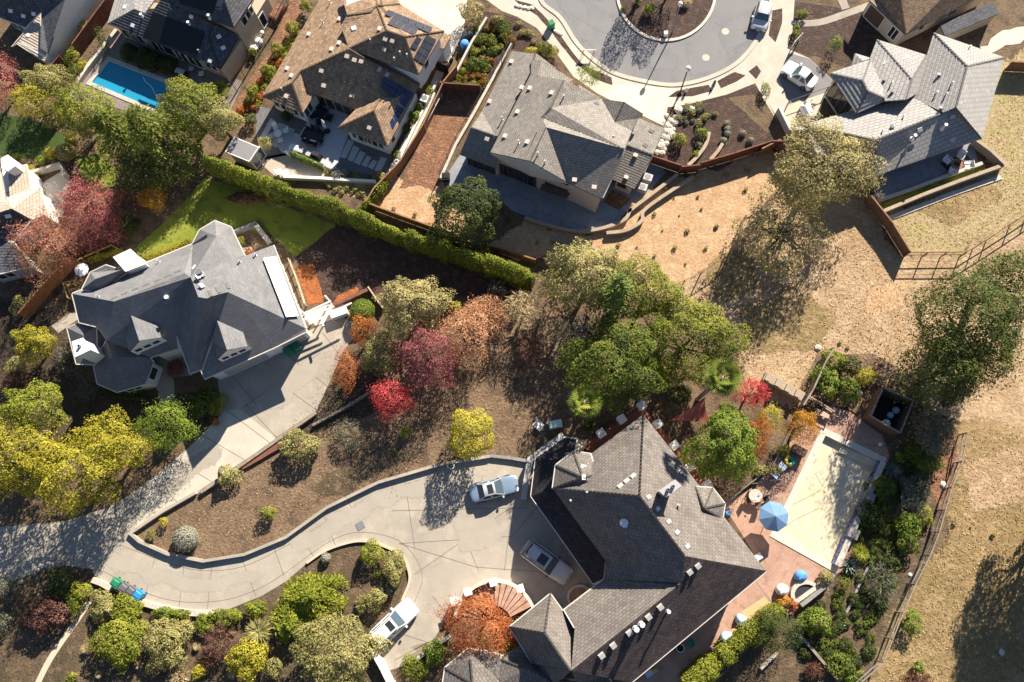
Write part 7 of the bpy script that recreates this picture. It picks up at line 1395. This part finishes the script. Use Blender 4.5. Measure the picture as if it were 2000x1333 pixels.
# fire pit patio
p_('rug', [(1030, 925), (1175, 868), (1225, 928), (1085, 982)], 'rug_brown', 6, fr='d'); c = W('d', 1125, 930, .4); e = thing('fire_pit', 'round brown fire pit table on the dark rug', 'fire pit', (c.x, c.y, 0)); g = MB(); g.lathe((c.x, c.y, .03), [(.5, 0), (.5, .4), (.62, .4), (.62, .46), (.3, .46), (.28, .38)], 18); g.build('table_ring', 'clay', e); g = MB(); g.lathe((c.x, c.y, .4), [(.27, 0), (.2, .06)], 12); g.build('burner', 'metal_black', e)
for lb, x, y in (('left', 1075, 908), ('upper', 1150, 880), ('right', 1192, 935), ('lower', 1103, 967)): p = W('d', x, y); chair(lb + ' white armchair round the fire pit', 'd', x, y, math.atan2(c.y - p.y, c.x - p.x), 'fabric_white', 'white armchairs round the fire pit', .7, arms=True)
table('small dark round table at the patio corner under the oak', 'd', 650, 1080, .9, .9, 0, 'fabric_dark', rnd=True); chair('dark chair beside the small round patio table', 'd', 632, 1060, -.6, 'fabric_dark'); chair('white cushioned chair beside the small round patio table', 'd', 680, 1100, 2.4, 'fabric_white')
g = MB(); c = W('d', 290, 640, .6); g.box((c.x, c.y, 0), (.9, 2.2, .7), .35); g.box((c.x, c.y, .7), (.8, 2.0, .35), .35, top=.7); solo(g, 'covered_grill', 'white covered grill on the entry court of the ribbed house', 'grill', 'fabric_white')
for i, (x, y) in enumerate(((285, 590), (318, 580), (330, 660))): chair(('left', 'right', 'lower')[i] + ' dark wire chair on the entry court', 'd', x, y, i * 1.4, 'metal_grey', 'dark wire chairs on the entry court')
rail_fence('thin dark rail round the entry court of the ribbed house', 'd', [(165, 600), (385, 520)], 1.0, 'metal_black', [.95], seg=2, railw=.05); wall('tan court wall of the ribbed house', 'd', [(105, 640), (165, 760), (260, 760)], .3, 1.2, 'stucco_grey')
# terrace of the taupe house
def lounge(label, fr, x, y, l, w_, rz, m, covered=False):
    c = W(fr, x, y, .45); e = thing('sun_lounger', label, 'sun lounger', (c.x, c.y, 0)); ct, st = math.cos(rz), math.sin(rz)
    def L(u, v, z): return (c.x + u * ct - v * st, c.y + u * st + v * ct, z)
    if covered:
        g = MB(); g.lathe((c.x, c.y, 0), [(.5, 0), (.52, .3), (.5, .55), (.36, .75), (.1, .8)], 14, sx=l, sy=w_, rz=rz); g.build('cover', m, e, True)
        g = MB(); g.beam(L(-l * .3, -w_ * .2, .78), L(l * .3, w_ * .1, .76), .12, .06); g.build('cover_fold', m, e)
    else:
        g = MB(); g.box(L(.2, 0, .3), (l * .72, w_, .08), rz); g.build('mattress', m, e); g = MB(); g.beam(L(-l * .18, 0, .36), L(-l * .45, 0, .75), w_, .08); g.build('backrest', m, e)
        for u in (-.3, .4):
            for v in (-.4, .4): g = MB(); g.box(L(u * l, v * w_, 0), (.05, .05, .3), rz); g.build('leg', 'metal_grey', e)
    return e
lounge('grey cushioned lounger on the terracotta terrace', 'P', 670, 425, 1.9, .75, .75, 'fabric_pale_blue'); lounge('tapered pale blue covered seat beside the sandy terrace step', 'Q', 375, 882, 1.5, 1.0, -1.05, 'fabric_pale_blue', True); lounge('broad pale blue covered seat next to the clay side table', 'Q', 225, 1062, 1.45, 1.25, -.8, 'fabric_pale_blue', True); lounge('round pale covered seat by the golden shrub', 'Q', 790, 545, 1.15, 1.0, .3, 'fabric_white', True); lounge('bright blue covered seat beside the spa', 'Q', 985, 402, 1.15, .95, .2, 'fabric_bright_blue', True)
g = MB(); c = W('Q', 288, 1003, .4); g.lathe((c.x, c.y, 0), [(.3, 0), (.34, .3), (.45, .42), (.44, .45)], 16); solo(g, 'side_table', 'round clay coloured side table between the covered seats', 'side table', 'sand_pavers')
table('round stone table with dishes on the terrace', 'P', 455, 660, 1.25, 1.25, .6, 'stone_pale', rnd=True)
for i, (x, y, m_) in enumerate(((430, 690, 'fabric_white'), (460, 695, 'fabric_white'), (485, 660, 'fabric_blue'), (425, 735, 'clay'))): g = MB(); c = W('P', x, y, .74); g.lathe((c.x, c.y, .742 if i < 3 else .742), [(.07, 0), (.11, .03), (.1, .04)], 10); solo(g, 'dish', ('left white', 'right white', 'blue', 'brown')[i] + ' dish on the round stone table', 'dish', m_)
for lb, x, y, f in (('left', 385, 700, .3), ('upper', 450, 585, -1.5), ('lower', 480, 745, 1.6)): chair(lb + ' brown chair at the round stone table', 'P', x, y, f, 'trim_brown', 'brown chairs at the stone table')
c = W('P', 778, 335, .5); e = thing('ring_float', 'round green and yellow ring float leaning by the lounger', 'float', (c.x, c.y, 0))
def torus(mb, c, R0, r, a0, a1, n=14, m_=8):
    vs = [(c[0] + (R0 + r * math.cos(2 * math.pi * j / m_)) * math.cos(a0 + (a1 - a0) * i / n), c[1] + (R0 + r * math.cos(2 * math.pi * j / m_)) * math.sin(a0 + (a1 - a0) * i / n), c[2] + r * math.sin(2 * math.pi * j / m_)) for i in range(n + 1) for j in range(m_)]
    mb.add(vs, [(i * m_ + j, (i + 1) * m_ + j, (i + 1) * m_ + (j + 1) % m_, i * m_ + (j + 1) % m_) for i in range(n) for j in range(m_)]); return mb
torus(MB(), (c.x, c.y, .3), .36, .2, -1.2, 1.5).build('green_half', 'plastic_teal', e, True); torus(MB(), (c.x, c.y, .3), .36, .2, 1.5, 5.083).build('yellow_half', 'plastic_yellow', e, True)
g = MB(); c = W('P', 865, 240, .8); g.box((c.x, c.y, 0), (1.3, .7, .85), -.5); g.box((c.x, c.y, .85), (1.35, .75, .08), -.5); solo(g, 'barbecue', 'dark barbecue cabinet under the gold and rust maple', 'barbecue', 'trim_brown')
g = MB(); c = W('P', 195, 822); g.box((c.x, c.y, .1), (.5, .45, .25), .4, top=.8); solo(g, 'cushion', 'dark blue cushion by the bay roof corner', 'cushion', 'fabric_bright_blue'); g = MB(); c = W('P', 640, 515); g.beam((c.x - .5, c.y - .05, .1), (c.x + .5, c.y + .1, .1), .12, .04); g.beam((c.x - .1, c.y - .3, .1), (c.x + .1, c.y + .3, .1), .1, .04); solo(g, 'towel', 'white towel dropped beside the lounger', 'towel', 'fabric_white')
chair('white chair under the eave by the terrace', 'P', 490, 1225, .5, 'fabric_white'); chair('dark chair behind the blue parasol', 'P', 560, 700, -1.2, 'fabric_dark')
g = MB(); c = W('K', 1665, 752); [torus(g, (c.x, c.y, .06 + .05 * i), .33 - .06 * (i % 3), .035, 0, 2 * math.pi, 20, 6) for i in range(4)]; solo(g, 'hose_coil', 'coiled green garden hose on the shaded terrace', 'hose', 'plastic_teal')
g = MB(); c = W('K', 1595, 788, .5); g.lathe((c.x, c.y, 0), [(.26, 0), (.36, .5), (.38, .52), (.3, .52), (.28, .4)], 16); o = solo(g, 'plant_pot', 'dark pot with a white rim under the dark eave', 'pot', 'fabric_dark'); g = MB(); torus(g, (c.x, c.y, .52), .35, .035, 0, 2 * math.pi, 20, 6); g.build('rim', 'metal_white', o)
g = MB(); c = W('K', 1390, 950); g.box((c.x, c.y, 0), (.7, .45, .35), .6); solo(g, 'cool_box', 'blue and white cool box at the dark eave', 'box', 'fabric_pale_blue'); g = MB(); c = W('K', 1425, 935); g.box((c.x, c.y, 0), (.55, .4, .3), .6); solo(g, 'crate', 'mustard crate beside the blue cool box', 'crate', 'plastic_yellow')
g = MB(); c = W('g', 305, 1155, .5); g.box((c.x, c.y, .15), (1.35, .8, .45), .2, top=.93); g.box((c.x, c.y, .6), (1.2, .66, .03), .2); g.box((c.x - .4, c.y, 0), (.1, .6, .16), .2); g.box((c.x + .4, c.y, 0), (.1, .6, .16), .2); solo(g, 'lidded_tub', 'pale mint lidded tub on the shaded lawn', 'tub', 'plastic_mint')
chair('white folding chair beside the pale mint tub', 'g', 212, 1165, -.7, 'fabric_white', w_=.75); g = MB(); c = W('g', 465, 1160); g.box((c.x, c.y, 0), (.5, .3, .5)); g.tube((c.x, c.y, .5), (c.x + .3, c.y + .2, 1.0), .04); solo(g, 'barrow', 'dark garden barrow under the fan palm', 'barrow', 'metal_grey')
g = MB(); c = W('l', 478, 1010); [g.tube(c + Vector((math.cos(a) * .45, math.sin(a) * .3, .25)), c + Vector((math.cos(a + 1.05) * .45, math.sin(a + 1.05) * .3, .25)), .03) for a in [i * 1.047 for i in range(6)]]; [g.tube(c + Vector((math.cos(a) * .45, math.sin(a) * .3, 0)), c + Vector((math.cos(a) * .45, math.sin(a) * .3, .26)), .02) for a in (0, 2.094, 4.19)]; g.tube(c + Vector((-.4, 0, .25)), c + Vector((.4, 0, .25)), .025); solo(g, 'wire_plant_stand', 'white hexagonal wire stand on the dark garden ground', 'stand', 'metal_white')
g = MB(); c = W('j', 1163, 108); g.lathe((c.x, c.y, 0), [(.25, 0), (.34, .35), (.36, .4), (.28, .4), (.24, .3)], 16); o = solo(g, 'plant_pot', 'grey green glazed pot by the yellow driveway shrub', 'pot', 'plastic_mint'); plant('shrub', 'small plant growing in the glazed pot', 'plant', 881, 910, 6, 6, .7, 'l_grey', base=.3)
g = MB(); c = W('f', 555, 540); 
# bins
def bin_(label, fr, x, y, m, rz, h=1.05):
    c = W(fr, x, y, h); e = thing('wheelie_bin', label, 'bin', (c.x, c.y, 0)); g = MB(); g.box((c.x, c.y, .12), (.72, .62, h - .2), rz, top=1.12); 
    vs = g.v; g.build('body', m, e); g = MB(); g.box((c.x, c.y, h - .08), (.86, .76, .06), rz); g.box((c.x, c.y, h - .02), (.7, .6, .06), rz, top=.7); g.build('lid', m, e)
    for s_ in (-1, 1): a = Vector((math.cos(rz), math.sin(rz), 0)); b = Vector((-a.y, a.x, 0)); p = Vector((c.x, c.y, .13)) + b * .28 + a * (.3 * s_); g = MB(); g.tube(p - a * .04, p + a * .04, .13, n=12); g.build('wheel', 'rubber', e)
    g = MB(); b = Vector((-math.sin(rz), math.cos(rz), 0)); a = Vector((math.cos(rz), math.sin(rz), 0)); p = Vector((c.x, c.y, h - .08)) + b * .42; g.beam(p - a * .3, p + a * .3, .05, .05); g.build('handle', m, e); return e
bin_('green wheelie bin leftmost of the row on the driveway curve', 'i', 650, 772, 'plastic_green', -.6); bin_('grey wheelie bin right of the green one on the driveway curve', 'i', 696, 800, 'plastic_grey', -.6); bin_('dark grey wheelie bin left of the blue one', 'i', 736, 818, 'plastic_grey', -.6); bin_('blue wheelie bin at the end of the row on the driveway curve', 'i', 775, 838, 'plastic_blue', -.6)
bin_('dark green wheelie bin in the garage shade of the slate house', 'f', 235, 735, 'plastic_green', .5); bin_('bright green wheelie bin lit at the garage corner of the slate house', 'f', 283, 712, 'plastic_green', .5); bin_('black wheelie bin at the patio corner by the bark slope', 'b', 1132, 998, 'rubber', 0)
for i, (x, y) in enumerate(((1500, 950), (1462, 1020))): g = MB(); c = W('D', x, y, .7); g.box((c.x, c.y, 0), (.95, .8, .8), -.35); g.box((c.x, c.y, .8), (.9, .75, .03), -.35); o = solo(g, 'air_conditioner', ('upper', 'lower')[i] + ' pale air conditioner behind the grey house', 'air conditioner', 'metal_pale'); g = MB(); g.lathe((c.x, c.y, .831), [(.32, 0), (.3, .02)], 16); g.build('fan_grille', 'metal_grey', o)
g = MB(); c = W('b', 1012, 562, .6); g.box((c.x, c.y, 0), (.85, .85, .85), -.4); o = solo(g, 'air_conditioner', 'white air conditioner beside the brown house wall', 'air conditioner', 'metal_white'); g = MB(); g.lathe((c.x, c.y, .851), [(.34, 0), (.32, .02)], 16); g.build('fan_grille', 'metal_grey', o)
# things in the side yard of the brown house
g = MB(); c = W('b', 1240, 255, .5); g.lathe((c.x, c.y, 0), [(.4, 0), (.5, .5), (.45, .9), (.2, 1.0)], 12); solo(g, 'rain_barrel', 'bright blue tarp covered barrel on the side yard', 'barrel', 'fabric_bright_blue', smooth=True)
g = MB(); c = W('b', 1255, 200, .5); g.box((c.x, c.y, 0), (1.1, .7, .8), .4); g.box((c.x, c.y, .8), (1.0, .6, .2), .4, top=.8); solo(g, 'storage_box', 'grey covered box at the end of the white drive', 'box', 'plastic_grey')
c = W('b', 1170, 320, .6); e = thing('utility_trailer', 'grey boat trailer frame parked in the side yard', 'trailer', (c.x, c.y, 0)); a = W('b', 1095, 390); b = W('b', 1215, 215); t = (b - a).normalized(); n = Vector((-t.y, t.x, 0))
for s_ in (-1, 1): g = MB(); g.beam(a + n * .6 * s_ + Vector((0, 0, .6)), b + n * .3 * s_ + Vector((0, 0, .6)), .1, .1); g.build('frame_beam', 'metal_grey', e)
for u in (.1, .4, .7): g = MB(); p = a.lerp(b, u) + Vector((0, 0, .6)); g.beam(p - n * .6, p + n * .6, .08, .08); g.build('cross_beam', 'metal_grey', e)
g = MB(); p = W('b', 1130, 362, .7); torus(g, (p.x, p.y, .72), .28, .1, 0, 2 * math.pi, 18, 8); g.build('spare_tyre', 'rubber', e, True)
for s_ in (-1, 1): p = a.lerp(b, .3) + n * .75 * s_ + Vector((0, 0, .32)); g = MB(); g.tube(p - n * .1, p + n * .1, .32, n=14); g.build('wheel', 'rubber', e)
wall('dark side gate frame beside the brown house', 'b', [(1080, 395), (1150, 420)], .08, 1.6, 'metal_black')
# street furniture
c = W('s', 1327, 185); e = thing('street_lamp', 'dark street lamp with a white globe at the turning circle', 'street lamp', c); hL = 4.6
g = MB(); g.tube(c, c + Vector((0, 0, .5)), .16, .12); g.tube(c + Vector((0, 0, .5)), c + Vector((0, 0, hL)), .085, .06); g.build('pole', 'metal_black', e); g = MB(); g.lathe((c.x, c.y, hL), [(.1, 0), (.25, .12), (.3, .35), (.2, .55), (.06, .62)], 14); g.build('globe', 'lamp_glass', e, True); g = MB(); g.lathe((c.x, c.y, 0), [(.25, 0), (.25, .12), (.15, .2)], 12); g.build('base', 'metal_black', e)
c = W('s', 1313, 64); e = thing('street_lamp', 'second street lamp standing in the round island', 'street lamp', c); g = MB(); g.tube(c, c + Vector((0, 0, hL)), .085, .06); g.build('pole', 'metal_grey', e); g = MB(); g.lathe((c.x, c.y, hL), [(.1, 0), (.22, .12), (.26, .35), (.18, .5), (.06, .55)], 14); g.build('globe', 'lamp_glass', e, True)
for lb, x, y in (('left', 1270, -70), ('right', 1330, -85)): tree('street_tree', 'slender %s tree on the round island' % lb, T, x, y, 30, 34, 7.5, 'l_oak', lai=2.6)
for lb, x, y in (('upper right manhole cover near the silver car', 1265, 180), ('lower manhole cover near the street lamp', 1155, 328)): g = MB(); c = W('c', x, y); g.lathe((c.x, c.y, .027), [(.42, 0), (.42, .012), (.4, .014)], 20); solo(g, 'manhole_cover', lb, 'manhole cover', 'concrete')
g = MB(); c = W('c', 280, 138, .6); g.box((c.x, c.y, 0), (.6, .6, .9), .5); g.box((c.x, c.y, .9), (.66, .66, .06), .5, top=.9); solo(g, 'utility_box', 'dark green utility box on the planter strip', 'utility box', 'plastic_green')
c = W('c', 490, 312); e = thing('barrier', 'red and white sawhorse barrier at the kerb', 'barrier', c)
for u in (-.6, .6):
    for v in (-.3, .3): g = MB(); g.beam((c.x + u, c.y + v, 0), (c.x + u, c.y, .95), .05, .05); g.build('leg', 'lens_red', e)
g = MB(); g.beam((c.x - .8, c.y, .85), (c.x + .8, c.y, .85), .06, .2); g.build('board', 'trim_white', e)
c = W('d', 212, 245); e = thing('sign_frame', 'white post and panel sign beside the sidewalk', 'sign', c)
for a_, b_ in ((190, 275), (232, 230)): g = MB(); p = W('d', a_, b_); g.box(p, (.09, .09, 1.3)); g.build('post', 'trim_white', e)
g = MB(); p, q = W('d', 190, 275), W('d', 232, 230); g.beam(p + Vector((0, 0, 1.0)), q + Vector((0, 0, 1.0)), .06, .5); g.build('panel', 'metal_grey', e)
g = MB(); c = W('c', 1043, 520); g.lathe((c.x, c.y, .02), [(.16, 0), (.12, .1), (.12, .5), (.16, .52), (.1, .68), (.03, .74)], 12); solo(g, 'fire_hydrant', 'pale fire hydrant beside the street lamp', 'hydrant', 'trim_white'); g = MB(); c = W('c', 930, 185, .6); g.box((c.x, c.y, .02), (.4, .4, .6)); solo(g, 'meter_box', 'small white box on the round island mulch', 'box', 'trim_white')
g = MB(); c = W('c', 1200, 480); g.lathe((c.x, c.y, 0), [(.18, 0), (.14, .6), (.02, .9)], 8); solo(g, 'young_cypress', 'tiny upright green conifer between the planter strips', 'plant', 'plastic_green')
# stones
def rock(label, fr, x, y, r, m, group, seed):
    rnd = random.Random(seed); c = W(fr, x, y); g = MB(); n = 9; pr = [(.75, 0), (1, .25), (.92, .5), (.55, .72), (.15, .8)]; g.lathe((c.x, c.y, -.05), [(a * r, b * r) for a, b in pr], n, sx=rnd.uniform(.8, 1.25), rz=rnd.uniform(0, 3)); g.v = [(v[0] + rnd.uniform(-.1, .1) * r, v[1] + rnd.uniform(-.1, .1) * r, v[2] + rnd.uniform(-.05, .08) * r) for v in g.v]; return solo(g, 'boulder', label, 'boulder', m, (c.x, c.y, 0), group)
for i, (x, y) in enumerate([(935, 660), (952, 685), (975, 690), (930, 715), (955, 720), (978, 700), (925, 745), (948, 752), (970, 735), (915, 775), (940, 785), (962, 770), (905, 805), (930, 815), (985, 670), (895, 830), (920, 845), (880, 865), (905, 870), (1000, 625), (1040, 620), (1070, 618), (1095, 625)]): rock('round pale boulder edging the dark front bed', 'c', x, y, .3 + (i % 4) * .06, 'stone_pale', 'boulders edging the front bed', i)
for i, (x, y) in enumerate([(1275, 700), (1278, 730), (1278, 757), (1255, 795), (1365, 755), (1410, 795)]): plant('shrub', 'silvery round cushion plant in the dark front bed', 'plant', x, y, 20, 18, .55, 'l_silver', fr='c', s=.1, kind='ball', group='silvery cushion plants in the front bed')
for i, (x, y) in enumerate([(120, 765), (215, 700), (235, 680), (255, 675), (190, 720), (340, 660), (290, 668)]): rock('pale blue grey boulder at the shaded driveway edge', 'i', x, y, .22 if i < 5 else .5, 'stone_grey', 'boulders at the shaded driveway edge', i + 40)
for i, (x, y) in enumerate([(85, 35), (105, 40), (130, 45), (150, 50), (170, 48), (305, 180), (320, 190), (335, 195)]): rock('white stone set along the planter strip', 'c', x, y, .28, 'white_concrete', 'white stones along the planter strip', i + 60)
for lb, x, y, r in (('white rock at the field fence', 1052, 218, .33), ('white rock on the pasture', 1380, 1162, .28), ('white rock under the field fence bend', 862, 725, .2), ('white stone lamp in the garden', 583, 772, .2), ('white rock at the spa wall', 385, 797, .2)): rock(lb, 'l', x, y, r, 'white_concrete', None, x)
for lb, x, y, r in (('pale rock above the lattice fence', 320, 110, .35), ('white rock in the lattice garden', 770, 610, .38)): rock(lb, 'R', x, y, r, 'stone_pale', None, x)
# ------------------------------------------------------------------ cars
def car(label, fr, front, back, wd, hh, body, roofm=None, suv=False, sunroof=False, cat='car', name='parked_car', hood=None, moon=False):
    """front / back: grid places of the bumpers at half height; the body is lofted over stations along the car"""
    f, b = W(fr, front[0], front[1], .75), W(fr, back[0], back[1], .75); ax = Vector((f.x - b.x, f.y - b.y, 0)); Ln = ax.length; ax.normalize(); sd = Vector((-ax.y, ax.x, 0)); c = Vector(((f.x + b.x) / 2, (f.y + b.y) / 2, 0)); e = thing(name, label, cat, c)
    def Pt(u, v, z): return c + ax * (u * Ln / 2) + sd * (v * wd / 2) + Vector((0, 0, z))
    belt = .62 * hh if suv else .6 * hh
    st = [(-1, .62, .5, belt * .8), (-.97, .8, .34, belt * .92), (-.93, .9, .3, belt * .96), (-.86, .97, .26, belt * .99), (-.55, 1, .22, belt), (0, 1, .22, belt * .985), (.4, 1, .22, belt * .96), (.62, .99, .24, belt * .91), (.82, .955, .28, belt * .85), (.92, .88, .32, belt * .78), (.97, .77, .38, belt * .7), (1, .56, .46, belt * .58)]
    mb = MB(); n = 12; prof = [(-1, .0), (-1.0, .35), (-.985, .7), (-.93, .9), (-.8, .985), (-.4, 1.03), (.4, 1.03), (.8, .985), (.93, .9), (.985, .7), (1.0, .35), (1, .0)]
    for u, w_, z0, z1 in st:
        for y, t in prof: mb.v.append(tuple(Pt(u, y * w_, z0 + (z1 - z0) * t)))
    for i in range(len(st) - 1):
        for j in range(n - 1): mb.f.append((i * n + j, i * n + j + 1, (i + 1) * n + j + 1, (i + 1) * n + j)); mb.m.append(0)
        mb.f.append((i * n + n - 1, i * n, (i + 1) * n, (i + 1) * n + n - 1)); mb.m.append(0)
    mb.f.append(tuple(range(n))); mb.m.append(0); mb.f.append(tuple(range((len(st) - 1) * n, len(st) * n))[::-1]); mb.m.append(0)
    bo = mb.build('body', hood or body, e, True)
    r0, r1 = (-.92, .36) if suv else (-.68, .38); t0, t1 = (-.76, .08) if suv else (-.4, .05)       # foot and top of the glasshouse
    zb, zt = belt * .96, hh
    def cab(u, v, z, k=1.0):
        return Pt(u, v, z)
    base = [(r0, .86), (r1, .86)]; top = [(t0, .66 if not suv else .7), (t1, .66 if not suv else .7)]
    Q = {'rb': (r0, .86, zb), 'fb': (r1, .86, zb), 'rt': (t0, top[0][1], zt - .06), 'ft': (t1, top[1][1], zt - .05)}
    def q4(k, s): u, v, z = Q[k]; return Pt(u, v * s, z)
    g = MB(); g.add([q4('rb', -1), q4('fb', -1), q4('ft', -1), q4('rt', -1), q4('rb', 1), q4('fb', 1), q4('ft', 1), q4('rt', 1)], [(0, 1, 2, 3), (7, 6, 5, 4), (1, 5, 6, 2), (4, 0, 3, 7)]); g.build('cabin', body, e)
    def pane(nm, pts, m='glass_dark', off=.012, shrink=.88):
        cc = sum(pts, Vector()) / 4; nrm = (pts[1] - pts[0]).cross(pts[3] - pts[0]).normalized(); nrm = nrm if nrm.dot(cc - Pt((t0 + t1) / 2, 0, zb)) > 0 else -nrm
        pp = [cc + (p - cc) * shrink + nrm * off for p in pts]; g = MB(); g.add(pp + [p - nrm * .03 for p in pp], [(0, 1, 2, 3), (0, 4, 5, 1), (1, 5, 6, 2), (2, 6, 7, 3), (3, 7, 4, 0)]); return g.build(nm, m, e)
    pane('windscreen', [q4('fb', -1), q4('fb', 1), q4('ft', 1), q4('ft', -1)], 'glass_blue', shrink=.93); pane('rear_window', [q4('rb', 1), q4('rb', -1), q4('rt', -1), q4('rt', 1)], shrink=.9)
    for s in (-1, 1):
        a, b_, c_, d_ = q4('rb', s), q4('fb', s), q4('ft', s), q4('rt', s); mB, mT = a.lerp(b_, .52), d_.lerp(c_, .5)
        pane('side_window', [a.lerp(mB, .12), mB.lerp(a, .04), mT.lerp(d_, .04), d_.lerp(mT, .06)]); pane('side_window', [mB.lerp(b_, .04), b_.lerp(mB, .1), c_.lerp(mT, .02), mT.lerp(c_, .04)])
    g = MB(); ns = 6
    for i in range(ns + 1):
        u = t0 - .015 + (t1 - t0 + .03) * i / ns; bow = math.sin(math.pi * i / ns)
        for y, z in ((-1, -.05), (-.9, 0.0), (0, .03), (.9, 0.0), (1, -.05)): g.v.append(tuple(Pt(u, y * Q['ft'][1] * 1.03, zt + z - .03 + .03 * bow)))
    for i in range(ns):
        for j in range(4): g.f.append((i * 5 + j, i * 5 + j + 1, (i + 1) * 5 + j + 1, (i + 1) * 5 + j)); g.m.append(0)
    ro = g.build('roof', roofm or body, e, True)
    def plate(nm, u0, u1, v, z, m, par, th=.02): g = MB(); g.add([Pt(u0, -v, z), Pt(u1, -v, z), Pt(u1, v, z), Pt(u0, v, z)] + [Pt(u0, -v, z - th * 2), Pt(u1, -v, z - th * 2), Pt(u1, v, z - th * 2), Pt(u0, v, z - th * 2)], [(0, 1, 2, 3), (0, 4, 5, 1), (1, 5, 6, 2), (2, 6, 7, 3), (3, 7, 4, 0)]); return g.build(nm, m, par)
    if sunroof: plate('sunroof', t1 - (.3 if not moon else .42), t1 - .07, .46, zt + .035, 'glass_dark', ro)
    if suv:
        for s in (-1, 1): g = MB(); g.beam(Pt(t0 + .06, s * .62, zt + .05), Pt(t1 - .06, s * .62, zt + .05), .05, .04); g.build('roof_rail', 'metal_grey', ro)
        plate('spoiler', t0 - .07, t0 + .01, .62, zt - .01, body, ro)
    for s in (-1, 1):
        g = MB(); g.box(Pt(r1 - .07, s * 1.08, belt * .95), (.16, .2, .15), math.atan2(ax.y, ax.x)); g.build('wing_mirror', body, e)
        g = MB(); p = [Pt(.965, s * .78, belt * .62), Pt(.985, s * .45, belt * .6), Pt(.93, s * .48, belt * .79), Pt(.86, s * .88, belt * .8)]; g.add([x + ax * .03 + Vector((0, 0, .02)) for x in p], [(0, 1, 2, 3)]); g.build('headlight', 'glazed_white', e)
        g = MB(); p = [Pt(-.985, s * .8, belt * .6), Pt(-.99, s * .5, belt * .6), Pt(-.965, s * .52, belt * .93), Pt(-.9, s * .92, belt * .93)]; g.add([x - ax * .03 + Vector((0, 0, .01)) for x in p], [(0, 1, 2, 3)]); g.build('tail_light', 'lens_red', e)
        for u in (-.6, .62):
            p = Pt(u, s * .93, .34); g = MB(); g.tube(p - sd * .1, p + sd * .1, .34, n=18); wh = g.build('wheel', 'rubber', e); g = MB(); g.tube(p + sd * s * .095, p + sd * s * .115, .22, n=12); g.build('rim', 'chrome', wh)
    for nm, u in (('front_plate', 1.005), ('rear_plate', -1.005)): g = MB(); g.beam(Pt(u, -.14, belt * .5), Pt(u, .14, belt * .5), .02, .12); g.build(nm, 'trim_white', e)
    return e
car('silver estate car parked at the edge of the turning circle', 'd', (5, 165), (42, 22), 1.85, 1.5, 'paint_silver', suv=True)
car('white saloon car on the grey driveway of the ribbed house', 'd', (155, 365), (325, 478), 1.85, 1.42, 'paint_white')
car('silver saloon car with blue glass on the curved driveway', 's', (1011, 943), (918, 966), 1.82, 1.42, 'paint_silver', hood='paint_bluegrey', sunroof=True)
car('dark off road car with a silver roof and hood in the forecourt shade', 's', (1111, 1130), (1024, 1066), 1.95, 1.75, 'paint_dark', 'paint_silver', suv=True, sunroof=True, moon=True, hood='paint_silver')  # roof's silver stands for sky reflected in dark paint
car('white crossover car with dark rear glass below the forecourt bed', 's', (808, 1180), (730, 1254), 1.95, 1.62, 'paint_white', suv=True, sunroof=True)
